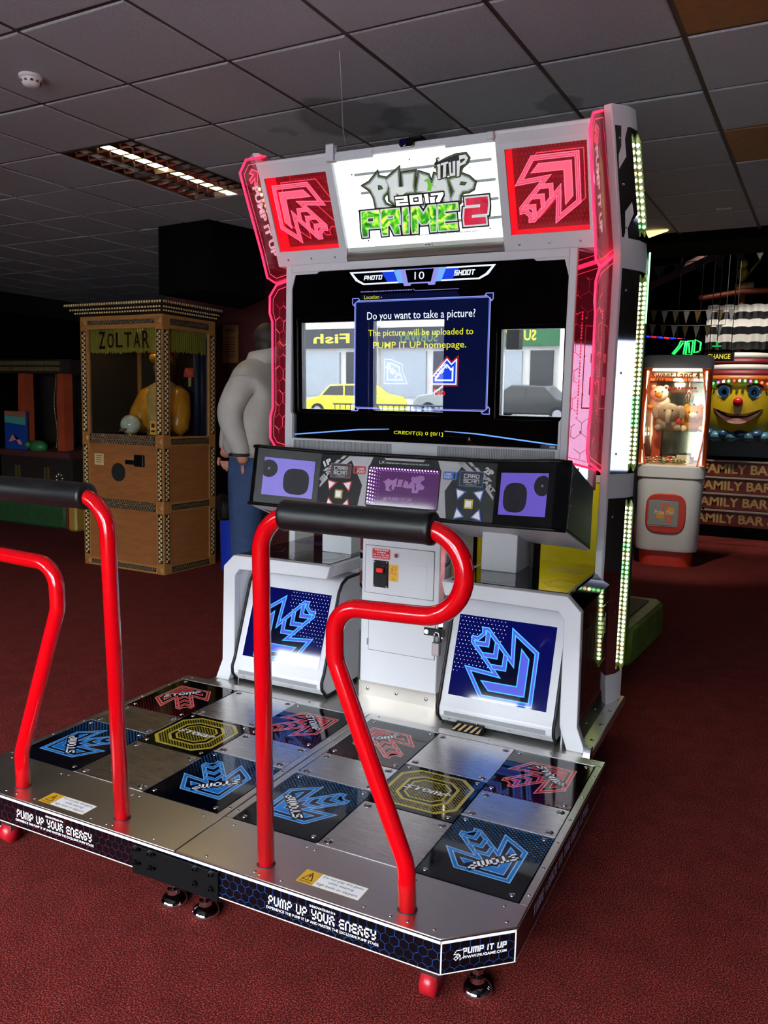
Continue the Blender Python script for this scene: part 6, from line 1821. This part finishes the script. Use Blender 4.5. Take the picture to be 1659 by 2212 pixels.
# prize hatch
mb = MB(); mb.prism([(x, z) for x, z in [(.225 * (abs(cos(t)) ** .55) * (1 if cos(t) > 0 else -1) - .02, .55 + .205 * (abs(sin(t)) ** .55) * (1 if sin(t) > 0 else -1)) for t in [2 * pi * k / 36 for k in range(36)]]], 'y', -.372, -.34); mb.build('hatch_surround', CR, cl, bevel=.01)
mb = MB(); mb.cbox(-.215, .125, -.380, -.368, .42, .69, .012); ht = mb.build('prize_hatch', M('hatch_smoke', '#8c8a84', .15), cl)
art = Art(); art.ring([(-.06, .55), (.01, .55), (.01, .66), (-.06, .66)], .018, CO_, 0); art.rrect(.0, .56, .075, .62, .02, M('hatch_amber', '#d88a1c', .3), 1); art.rrect(-.12, .50, -.03, .56, .02, MATS['hatch_amber'], 1); art.ring([(-.02, .46), (.05, .46), (.05, .54), (-.02, .54)], .016, CO_, 2)
art.text('Prize Out', -.14, .545, .075, .585, M('hatch_text', '#e0d8cc', .4), 4); art.place('hatch_print', ht, (0, -.380, 0), (1, 0, 0), (0, 0, 1), .0005)
for z in (1.0, .80, .60):
    mb = MB(); mb.cyl((.375, -.05, z), (.40, -.05, z), .012, 8); mb.build('side_lock', BLACK, cl)
lamp('crane_light', cl, (0, -.20, 1.90), 4.0, '#fff0d0', .05)
# prizes inside: soft toys on the shelf, sweets on the floor
def toy(name, label, x, y, z, S, c1, c2, kind):
    R3 = Matrix.Rotation(.08, 3, 'Z') @ Vector((x * .87, y * .87, 0))
    t = thing(name, label, 'soft toy', (.47 + R3.x, 6.98 + R3.y, z), .08)
    m1 = M(c1[0], c1[1], .9, noise=.2, nscale=30); m2 = M(c2[0], c2[1], .9)
    mb = MB(); mb.ball((0, 0, .055 * S), (.075 * S, .06 * S, .058 * S), 14, 9); mb.build('body', m1, t, True)
    mb = MB(); mb.ball((0, -.05 * S, .115 * S), (.062 * S, .055 * S, .055 * S), 14, 9); hd = mb.build('head', m1, t, True)
    for s in (1, -1):
        mb = MB()
        if kind == 'elephant':
            mb.ball((s * .065 * S, -.03 * S, .115 * S), (.035 * S, .014 * S, .042 * S), 12, 7)
        else:
            mb.ball((s * .042 * S, -.03 * S, .16 * S), (.018 * S, .010 * S, .018 * S), 10, 6)
        mb.build('ear', m1, t, True)
        mb = MB(); mb.ball((s * .022 * S, -.098 * S, .125 * S), .006 * S, 8, 5); mb.build('eye', BLACKG, t, True)
        mb = MB(); mb.ball((s * .055 * S, -.055 * S, .02 * S), (.024 * S, .03 * S, .02 * S), 10, 6); mb.build('paw', m2, t, True)
    mb = MB()
    if kind == 'elephant':
        mb.tube([(0, -.09 * S, .115 * S), (0, -.125 * S, .085 * S), (0, -.135 * S, .045 * S)], [.02 * S, .015 * S, .012 * S], 10); mb.build('trunk', m1, t, True)
        mb = MB(); mb.ball((.055 * S, -.045 * S, .062 * S), (.018 * S, .010 * S, .018 * S), 10, 6); mb.build('heart_patch', M('heart_red', '#c02838', .7), t, True)
    else:
        mb.ball((0, -.10 * S, .105 * S), (.026 * S, .018 * S, .02 * S), 10, 6); mb.build('muzzle', m2, t, True)
        if kind == 'tiger':
            for k in range(4):
                mb = MB(); mb.tube([(-.05 * S + .012 * k, -.045 * S + .03 * k * S, .10 * S), (0, -.05 * S + .03 * k * S, .118 * S + .058 * S - .016 * k), (.05 * S, -.045 * S + .03 * k * S, .10 * S)], .006 * S, 6); mb.build('stripe', BLACK, t, True)
gy, cr_ = ('plush_grey', '#8f8576'), ('plush_cream', '#e4d8c0'); tg = ('plush_tiger', '#c9862c'); wt = ('plush_white', '#e0dcd2')
toy('soft_toy', 'grey elephant soft toy with a red heart on the crane shelf', -.07, -.04, 1.386, 1.7, gy, gy, 'elephant')
toy('soft_toy', 'orange tiger soft toy perched beside the grey elephant', .20, .10, 1.386, 1.6, tg, cr_, 'tiger')
toy('soft_toy', 'white soft toy on the higher ledge of the crane', -.20, .12, 1.60, 1.5, wt, tg, 'bear')
mb = MB(); mb.box(-.32, -.08, .02, .24, 1.575, 1.60); mb.box(-.25, -.15, .08, .18, 1.055, 1.575); mb.build('toy_ledge', M('ledge_red', '#b84a30', .4), cl)
mb = MB()
cs_ = [M('sweet_red', '#c8301c', .35), M('sweet_gold', '#c9a22c', .35), M('sweet_white', '#dcd6c8', .35), M('sweet_green', '#3f7a2c', .35), M('sweet_brown', '#5a2c14', .35)]
for k in range(190):
    mb.cur = k % 5; x = random.uniform(-.33, .22); y = random.uniform(-.30, .20); h_ = .03 + .05 * max(0, 1 - hypot(x + .08, y + .05) / .35)
    mb.ball((x, y, 1.055 + random.uniform(.008, h_)), (.022, .012, .009), 6, 4)
_o = stuff(tag(mb.build('sweets_heap', cs_), 'heap of small wrapped sweets on the floor of the lit crane', 'sweets'))
_o.location = (.47, 6.98, 0); _o.rotation_euler = (0, 0, .08); _o.scale = (.87, .87, 1)
mb = MB(); mb.cbox(.05, .20, -.10, .0, 1.058, 1.14, .005); mb.build('prize_box', M('prize_box_white', '#d8d4cc', .4), cl)

# ------------------------------------------------------------------ pirate boat ride with a smiling face
bt = thing('boat_ride', 'yellow smiling boat ride with striped cap, black and white sail', 'boat ride', (.945, 9.62, 0), 0, None, True)
YL = M('boat_yellow', '#c9a91c', .35, noise=.06, nscale=8)
cx, cy = .945, 9.60
mb = MB()
def ringp(w, d, z, n=28):
    return [(cx + w * cos(2 * pi * k / n), cy + d * sin(2 * pi * k / n), z) for k in range(n)]
mb.loft([ringp(.34, .30, 1.28), ringp(.405, .38, 1.40), ringp(.44, .41, 1.55), ringp(.445, .415, 1.75), ringp(.425, .40, 1.92), ringp(.41, .39, 2.02)]); hull = mb.build('hull', YL, bt, True)
def face_pt(u, z):
    """point on the front of the hull at sideways offset u"""
    w, d = (.445, .415) if z < 1.8 else (.432, .405)
    w = w if z > 1.5 else .425
    t = max(-1, min(1, u / w))
    return Vector((cx + u, cy - d * sqrt(1 - t * t), z))
def patch(name, pts, mat, lift, parent):
    P = [face_pt(u, z) + Vector((0, -lift, 0)) for u, z in pts]
    mb = MB(); c = sum(P, Vector()) / len(P) + Vector((0, -.006, 0)); n = len(P)
    Q = [p + Vector((0, .03, 0)) for p in P]
    mb.add(P + [c] + Q, [(i, (i + 1) % n, n) for i in range(n)] + [(i, i + n + 1, (i + 1) % n + n + 1, (i + 1) % n) for i in range(n)]); return mb.build(name, mat, parent, True, auto=50)
ell = lambda u, z, a, b, n=20: [(u + a * cos(2 * pi * k / n), z + b * sin(2 * pi * k / n)) for k in range(n)]
for s in (1, -1):
    e = patch('eye', ell(s * .185, 1.865, .085, .075), M('eye_white', '#c9ccc4', .25), .006, bt)
    patch('iris', ell(s * .175, 1.862, .062, .066), M('iris_blue', '#17466e', .2), .016, bt); patch('pupil', ell(s * .172, 1.862, .03, .034), BLACKG, .024, bt)
    mb = MB(); mb.tube([face_pt(s * (.09 + .03 * k), 1.93 + .035 * sin(pi * k / 6)) + Vector((0, -.012, 0)) for k in range(7)], .012, 6); mb.build('eyebrow', BLACK, bt, True)
mb = MB(); mb.ball(face_pt(0, 1.735) + Vector((0, -.02, 0)), .062, 16, 10); mb.build('nose', M('nose_red', '#b01820', .25), bt, True)
mo = [(-.29 + .58 * k / 10, 1.66 - .075 * sin(pi * k / 10)) for k in range(11)] + [(.29 - .58 * k / 10, 1.66 - .20 * sin(pi * k / 10) ** .8) for k in range(1, 10)]
patch('mouth', mo, M('mouth_maroon', '#4a1416', .4), .022, bt)
patch('tongue', [(-.12 + .24 * k / 8, 1.50 + .035 * sin(pi * k / 8)) for k in range(9)] + [(.12 - .24 * k / 8, 1.485 - .02 * sin(pi * k / 8)) for k in range(1, 8)], M('tongue_pink', '#c9958a', .4), .036, bt)
mb = MB(); mb.loft([ringp(.47, .445, 2.00), ringp(.475, .45, 2.03), ringp(.455, .43, 2.07), ringp(.44, .41, 2.07)]); mb.build('cap_band', M('band_orange', '#a8581c', .4), bt, True)
for k in range(4):
    w0, w1 = .43 - .03 * k, .40 - .03 * k
    mb = MB(); mb.loft([ringp(w0, w0 * .93, 2.06 + .075 * k), ringp(w1, w1 * .93, 2.06 + .075 * (k + 1))]); mb.build('cap_stripe', M('cap_white', '#b8b4ac', .5) if k % 2 else M('cap_maroon', '#6a1420', .5), bt, True)
bulbs = ['#ff5040', '#ffffff', '#50ff80', '#b060ff', '#ffffff', '#60ffd0', '#ff4040', '#a0fff0', '#70ffb0', '#c060ff', '#60ff90', '#ff6040']
for k in range(15):
    u = -.44 + .063 * k
    p = face_pt(u, 2.0) + Vector((0, -.05, -.06 * (abs(u) / .44) ** 2)); c_ = bulbs[k % 12]
    mb = MB(); mb.ball(p, .017, 10, 6); mb.build('lamp_bulb', M('bulb_' + c_[1:], c_, .3, emit=2.2, ecol=c_), bt, True)
for k in range(14):
    u = -.62 + .095 * k; mb = MB(); mb.ball((cx + u, cy - .30 + .16 * abs(u), 1.30 + .03 * (k % 2)), (.10, .12, .075), 12, 8); mb.build('wave', M('wave_blue', '#24486a', .3, noise=.4, nscale=16) if k % 2 else M('wave_pale', '#4a7a8c', .3, noise=.5, nscale=14), bt, True)
mb = MB(); mb.box(.40, 1.75, 9.40, 10.3, 1.045, 1.26); mb.build('ride_plinth', BLACK, bt)
mb = MB(); mb.cyl((.86, 9.85, 2.1), (.86, 9.85, 3.30), .038, 12); mb.build('mast', M('mast_brown', '#8a4218', .5), bt, True)
mb = MB(); mb.tube([(.34, 9.70, 3.10), (.40, 9.70, 3.10), (.86, 9.72, 3.165), (1.5, 9.72, 3.17)], [.034, .036, .038, .036], 10); mb.build('yard_arm', M('yard_orange', '#7a2c10', .5), bt, True)
mb = MB(); mb.cyl((.77, 9.80, 3.22), (.99, 9.80, 3.25), .052, 14); mb.build('mast_barrel', M('barrel_pale', '#a87a4a', .5), bt, True)
for k in range(6):
    z0 = 2.98 - .095 * k; z1 = z0 - .095
    mb = MB(); rows = []
    for z in (z0, z1):
        rows.append([(.47 + .085 * i / 2, 9.62 - .05 * sin(pi * (2.98 - z) / .57) - .02 * abs(sin(pi * i / 2)), z + .014 * abs(sin(pi * i / 4))) for i in range(0, 21)])
    n = 21
    back = [[(x, y + .03, z) for x, y, z in r] for r in rows]
    V_ = rows[0] + rows[1] + back[0] + back[1]
    F_ = [(i, i + 1, n + i + 1, n + i) for i in range(n - 1)] + [(2 * n + i, 3 * n + i, 3 * n + i + 1, 2 * n + i + 1) for i in range(n - 1)] + [(n + i, n + i + 1, 3 * n + i + 1, 3 * n + i) for i in range(n - 1)] + [(i, 2 * n + i, 2 * n + i + 1, i + 1) for i in range(n - 1)] + [(0, n, 3 * n, 2 * n), (n - 1, 3 * n - 1, 4 * n - 1, 2 * n - 1)]
    mb.add(V_, F_); mb.build('sail_stripe', M('sail_black', '#0a0a0c', .4) if k % 2 else M('sail_white', '#a9a6a2', .35), bt, True, auto=40)
pr = thing('toy_parrot', 'yellow and green toy parrot perched on the boat mast', 'toy parrot', (.85, 9.78, 3.30), 0, None, True)
PY, PG = M('parrot_yellow', '#8f8a18', .5), M('parrot_green', '#4a6a1c', .5)
mb = MB(); mb.ball((.85, 9.78, 3.40), (.07, .07, .10), 14, 9); mb.ball((.85, 9.76, 3.52), (.055, .055, .055), 12, 8); mb.build('body', PY, pr, True)
mb = MB(); mb.loft([[(.90, 9.78, 3.36), (.90, 9.80, 3.36), (.905, 9.79, 3.40)], [(.97, 9.78, 3.45), (.97, 9.80, 3.45), (.96, 9.79, 3.50)], [(1.05, 9.78, 3.56), (1.05, 9.79, 3.56), (1.04, 9.785, 3.58)]]); mb.build('wing', PY, pr, True)
mb = MB(); mb.tube([(.83, 9.71, 3.53), (.82, 9.68, 3.52), (.825, 9.675, 3.50)], [.018, .012, .004], 8); mb.build('beak', M('beak_orange', '#a8581c', .4), pr, True)
mb = MB(); mb.ball((.85, 9.77, 3.57), (.03, .04, .02), 10, 6); mb.build('crest', PG, pr, True)

# two spot lamps added under the hall roof to brighten the boat
for k, (lx, ly) in enumerate(((.35, 8.3), (1.35, 8.2))):
    sp = thing('added_spot_lamp', ['added black roof spot lamp above the crane side of the boat', 'added black roof spot lamp above the open side of the boat'][k], 'spot lamp', (lx, ly, 4.2), 0, 'added spot lamps over the boat ride')
    mb = MB(); mb.cyl((0, 0, .2), (0, 0, .10), .012, 8); mb.build('added_lamp_arm', BLACK, sp)
    mb = MB(); mb.tube([(0, -.05, .12), (0, .06, .02)], [.035, .06], 14); mb.build('added_lamp_can', BLACK, sp, True, auto=40)
    sl = bpy.data.lights.new('added_spot_light', 'SPOT'); sl.energy = 230; sl.spot_size = radians(62); sl.spot_blend = .6; sl.color = (1, .93, .82); sl.shadow_soft_size = .05
    so = bpy.data.objects.new('added_spot_light', sl); col.objects.link(so); so.parent = sp; so.location = (0, .07, .0)
    so.rotation_euler = (Vector((.95, 9.4, 1.75)) - Vector((lx, ly + .07, 4.2))).to_track_quat('-Z', 'Y').to_euler()
# stacked FAMILY BAR boards under the boat
ZR = [.15, .365, .575, .79]
pos = ['bottom', 'second lowest', 'second highest', 'topmost']
for k, z in enumerate(ZR):
    bdm = thing('sign_board', 'red board lettered FAMILY BAR, %s of the stack under the boat' % pos[k], 'sign board', (1.2, 9.30 + .02 * k, z), 0, 'FAMILY BAR boards under the boat', True)
    y = 9.30 + .012 * k
    mb = MB(); mb.box(.38, 2.6, y, y + .04, z, z + .185); mb.build('board', M('board_red', '#6a1618', .5, noise=.1, nscale=6), bdm)
    mb = MB(); mb.box(.38, 2.6, y - .012, y + .03, z + .186, z + .206); mb.build('board_rail', M('rail_cream', '#a89a86', .5), bdm)
    art = Art(); art.text('FAMILY BAR &', .475 + .032 * k, z + .033, 1.50 + .032 * k, z + .155, M('letter_gold_cream', '#b89c58', .5), 0, bold=.03); art.place('board_lettering', bdm, (0, y, 0), (1, 0, 0), (0, 0, 1), .001)
st_ = thing('boat_stand', 'dark stand holding the boat ride above the FAMILY BAR boards', 'stand', (1.2, 9.8, 0), 0, None, True)
mb = MB(); mb.box(.45, 2.6, 9.42, 10.4, 0, 1.04); mb.build('stand_body', NIGHT, st_); mb = MB(); mb.box(.38, 2.6, 9.30, 9.42, 0, .145); mb.build('stand_foot', NIGHT, st_)

# ------------------------------------------------------------------ signs, bunting and rope light in the dark hall
def bunting(label, p0, p1, n, sag, cols, hgt):
    t = thing('bunting', label, 'bunting', p0, 0, 'pale bunting strings in the dark hall', True)
    p0 = Vector(p0); p1 = Vector(p1)
    pt = lambda f: p0.lerp(p1, f) + Vector((0, 0, -sag * 4 * f * (1 - f)))
    mb = MB(); mb.tube([pt(k / 16) for k in range(17)], .004, 5); mb.build('cord', M('cord_grey', '#4a4644', .7), t)
    for p in (p0, p1):
        mb = MB(); mb.cyl(tuple(p), (p.x, p.y, 4.41), .003, 5); mb.build('tie', MATS['cord_grey'], t)
    for k in range(n):
        a, b = pt((k + .2) / n), pt((k + .8) / n); c = (a + b) / 2 + Vector((0, 0, -hgt))
        mb = MB(); mb.slab([a, b, c], (0, -1, 0), .003); mb.build('flag', cols[k % len(cols)], t)
FC = [M('flag_tan', '#6a5636', .8), M('flag_pale', '#8f8a86', .8), M('flag_gold', '#6e5420', .8), M('flag_grey', '#a09c9a', .8)]
bunting('upper string of small pale triangular flags above the crane', (-.35, 8.5, 2.83), (.90, 8.5, 2.80), 10, .02, FC, .15)
bunting('lower string of small pale triangular flags above the crane', (-.35, 8.45, 2.68), (.78, 8.45, 2.62), 9, .03, FC[::-1], .15)
bunting('high string of dim flags crossing under the dark roof', (-.2, 7.6, 3.15), (1.6, 8.6, 3.62), 9, .05, [M('flag_dim', '#33302e', .8)], .14)
rp = thing('rope_light', 'rope light glowing blue and red along the dark hall', 'rope light', (.1, 8.62, 2.45), 0, None, True)
for k in range(9):
    mb = MB(); mb.cyl((-.30 + .076 * k, 8.62, 2.53 - .0075 * k), (-.235 + .076 * k, 8.62, 2.522 - .0075 * k), .011, 8); c_ = ['blue', 'red'][k % 2]
    mb.build('rope_segment', M('rope_' + c_, '#3050ff' if c_ == 'blue' else '#ff3050', .3, emit=.8, ecol='#2838ff' if c_ == 'blue' else '#e02038'), rp, True)
NG = M('neon_green', '#30ff70', .3, emit=1.6, ecol='#28f060')
ns = thing('neon_sign', 'green neon letters glowing above the crane machine', 'neon sign', (.37, 8.5, 2.28), 0, None, True)
nz_ = lambda u, v: (.205 + .325 * u, 8.5, 2.28 + .175 * v)
for P in ([(0, .05), (.20, .55), (.28, .90), (.44, .90), (.40, .02)], [(.50, .88), (.70, .92), (.68, .0), (.48, .0), (.50, .88)], [(.98, .78), (.78, 1.0), (.76, .12), (.94, .2)], [(.06, .0), (.25, .45), (.36, .80)], [(.56, .80), (.60, .10)], [(.98, .78), (.96, .25)]):
    mb = MB(); mb.tube([nz_(*p) for p in P], .009, 7); mb.build('neon_tube', NG, ns, True)
mb = MB(); mb.box(.20, .53, 8.53, 8.56, 2.24, 2.47); mb.build('neon_backing', NIGHT, ns)
for x in (.24, .49):
    mb = MB(); mb.cyl((x, 8.545, 2.46), (x, 8.545, 4.41), .006, 6); mb.build('hanger_rod', BLACK, ns)
cg = thing('change_sign', 'small black sign reading CHANGE in yellow beside the boat', 'sign', (.70, 8.5, 2.22), 0, None, True)
mb = MB(); mb.box(.575, .90, 8.50, 8.54, 2.20, 2.31); mb.build('sign_box', BLACK, cg)
for x in (.62, .86):
    mb = MB(); mb.cyl((x, 8.525, 2.30), (x, 8.525, 4.41), .005, 6); mb.build('hanger_rod', BLACK, cg)
art = Art(); art.text('CHANGE', .605, 2.225, .86, 2.285, M('change_yellow', '#d8c84a', .4, emit=.7, ecol='#e0cc48'), 0, bold=.01); art.place('sign_lettering', cg, (0, 8.50, 0), (1, 0, 0), (0, 0, 1), .001)
xl = thing('exit_lamp', 'small green exit lamp hanging near the CHANGE sign', 'lamp', (.71, 8.39, 2.36), 0, None, True)
mb = MB(); mb.box(.66, .76, 8.385, 8.399, 2.36, 2.375); mb.box(.70, .72, 8.385, 8.399, 2.375, 2.43); mb.build('lamp_face', M('exit_green', '#20d060', .4, emit=.6, ecol='#18c050'), xl)
mb = MB(); mb.cyl((.71, 8.392, 2.43), (.71, 8.392, 4.41), .005, 6); mb.build('hanger_rod', BLACK, xl)
# warm spot on the hall ceiling beyond the beam
lm = thing('wall_lamp', 'small warm uplighter glowing behind the dance machine pillar', 'wall lamp', (.42, 5.2, CEIL - .02), 0, None, True)
mb = MB(); mb.prism([(.38, CEIL - .005), (.55, CEIL - .005), (.40, CEIL - .05)], 'y', 5.0, 5.05); mb.build('lamp_glass', M('uplighter_glow', '#ffe0a0', .4, emit=1.5, ecol='#ffd890'), lm)
_l = bpy.data.lights.new('added_crane_spot', 'SPOT'); _l.energy = 150; _l.spot_size = radians(50); _l.spot_blend = .7; _l.color = (1, .95, .88); _l.shadow_soft_size = .05  # spot added at this lamp to brighten the crane front
_o = bpy.data.objects.new('added_crane_spot', _l); col.objects.link(_o); _o.parent = lm; _o.location = Vector((.45, 5.06, CEIL - .09)) - Vector((.42, 5.2, CEIL - .02))
_o.rotation_euler = (Vector((.47, 6.7, .75)) - Vector((.45, 5.06, CEIL - .09))).to_track_quat('-Z', 'Y').to_euler()

# ------------------------------------------------------------------ the street outside the shop windows (seen mirrored in the screen)
mb = MB(); mb.box(-45, 25, -12, FRONT_Y - .2, -.20, -.02); struct(mb.build('pavement', M('paving_grey', '#aaaaaa', .8, noise=.1, nscale=3)))
mb = MB(); mb.box(-45, 25, -30, -12, -.25, -.06); struct(mb.build('road', M('asphalt', '#8a8e92', .8, noise=.1, nscale=2)))
mb = MB(); mb.box(-45, 25, -33.5, -30, -.20, .02); struct(mb.build('pavement_far', MATS['paving_grey']))
for k in range(10):
    mb = MB(); mb.box(-36 + 4.2 * k, -34 + 4.2 * k, -21.1, -20.9, -.058, -.05); struct(mb.build('road_marking', M('road_paint', '#d8d8d4', .7)))
sh = thing('shop_terrace', 'terrace of shops across the road with dark and green signs', 'building', (-14, -36, 0), 0, None, True)
sh['kind'] = 'structure'; del sh['label']; del sh['category']
mb = MB(); mb.box(-40, 12, -40, -33.6, 0, 9); mb.build('facade', M('render_pale', '#d4d2ce', .8, noise=.1, nscale=1), sh)
fas = [('#2c3036', 'Fish'), ('#1f2226', 'SUBWAY'), ('#1d5a34', 'SUBWAY'), ('#d8d4cc', 'M'), ('#3a2a26', 'Fish')]
for k in range(10):
    x0 = -38 + 5.0 * k; c_, t_ = fas[(k + 2) % 5]
    mb = MB(); mb.box(x0 + .1, x0 + 4.9, -33.6, -33.3, 3.1, 4.1); fb = mb.build('shop_fascia', M('fascia_' + c_[1:], c_, .5), sh)
    art = Art(); art.text(t_, -x0 - 3.6, 3.35, -x0 - 1.4, 3.85, M('fascia_text', '#e8c83c', .5) if k % 2 else M('fascia_text_green', '#4c6a44', .5), 0, bold=.02); art.place('fascia_lettering', fb, (0, -33.3, 0), (-1, 0, 0), (0, 0, 1), .004)
    mb = MB(); mb.box(x0 + .5, x0 + 2.9, -33.6, -33.45, .6, 2.9); w_ = mb.build('shop_window', M('shop_glass', '#8a929a', .1), sh)
    mb = MB(); mb.box(x0 + 3.3, x0 + 4.4, -33.6, -33.45, .05, 2.9); mb.build('shop_door', M('door_dark', '#26282c', .3), sh)
    mb = MB(); mb.box(x0 - .25, x0 + .25, -33.6, -33.2, 0, 4.2); mb.build('pilaster', M('pilaster_white', '#d8d6d2', .7), sh)
    for z in (5.2,):
        mb = MB(); mb.box(x0 + 1.4, x0 + 3.2, -33.6, -33.5, z, z + 2.2); mb.build('upper_window', MATS['shop_glass'], sh)
def car(label, x, y, c_, d):
    t = thing('car', label, 'car', (x, y, -.06), 0 if d > 0 else pi)
    cm_ = M('car_' + c_[1:], c_, .25, coat=.4)
    P = [(-2.0, .30), (-2.05, .62), (-1.7, .82), (-1.25, .92), (-.75, 1.38), (.55, 1.42), (1.15, 1.02), (1.85, .90), (2.05, .62), (2.02, .30)]
    mb = MB(); mb.prism(P, 'y', -.82, .82); mb.build('body', cm_, t, bevel=.06, seg=2)
    for s in (1, -1):
        mb = MB(); mb.prism([(-1.08, .95), (-.70, 1.32), (-.10, 1.34), (-.10, .95)], 'y', s * .815, s * .83); mb.build('window', BLACKG, t); mb = MB(); mb.prism([(-.02, .95), (-.02, 1.34), (.50, 1.35), (.98, 1.0), (.95, .95)], 'y', s * .815, s * .83); mb.build('window', BLACKG, t)
        for wx in (-1.3, 1.3):
            mb = MB(); mb.cyl((wx, s * .70, .31), (wx, s * .86, .31), .31, 20); wl = mb.build('wheel', RUBBER, t, True, auto=40); mb = MB(); mb.cyl((wx, s * .85, .31), (wx, s * .87, .31), .19, 16); mb.build('hub', GREY, t)
car('small yellow car driving past the arcade windows', -14.6, -25.0, '#d8d020', 1)
car('black car waiting at the kerb outside', -7.6, -26.5, '#15171a', -1)
car('silver hatchback parked by the far shops', -11.2, -28.6, '#8f9498', -1)
tl = thing('traffic_light', 'grey pole with a black traffic light by the kerb outside', 'traffic light', (-7.0, -21, -.06), 0)
mb = MB(); mb.cyl((0, 0, 0), (0, 0, 4.4), .10, 12); mb.build('pole', M('pole_grey', '#c4c6c8', .5), tl, True)
mb = MB(); mb.box(.2, .62, -.2, .2, 2.6, 3.8); mb.build('signal_head', BLACK, tl)
rl = thing('guard_rail', 'grey pedestrian guard rail along the kerb', 'railing', (-7.0, -13.2, -.02), 0)
for k in range(25):
    mb = MB(); mb.cyl((-1.8 + .15 * k, 0, 0), (-1.8 + .15 * k, 0, 1.0), .014, 6); mb.build('rail_bar', M('rail_grey', '#3c4044', .5), rl)
for z in (.12, 1.0):
    mb = MB(); mb.cyl((-1.85, 0, z), (1.85, 0, z), .022, 8); mb.build('rail', MATS['rail_grey'], rl)
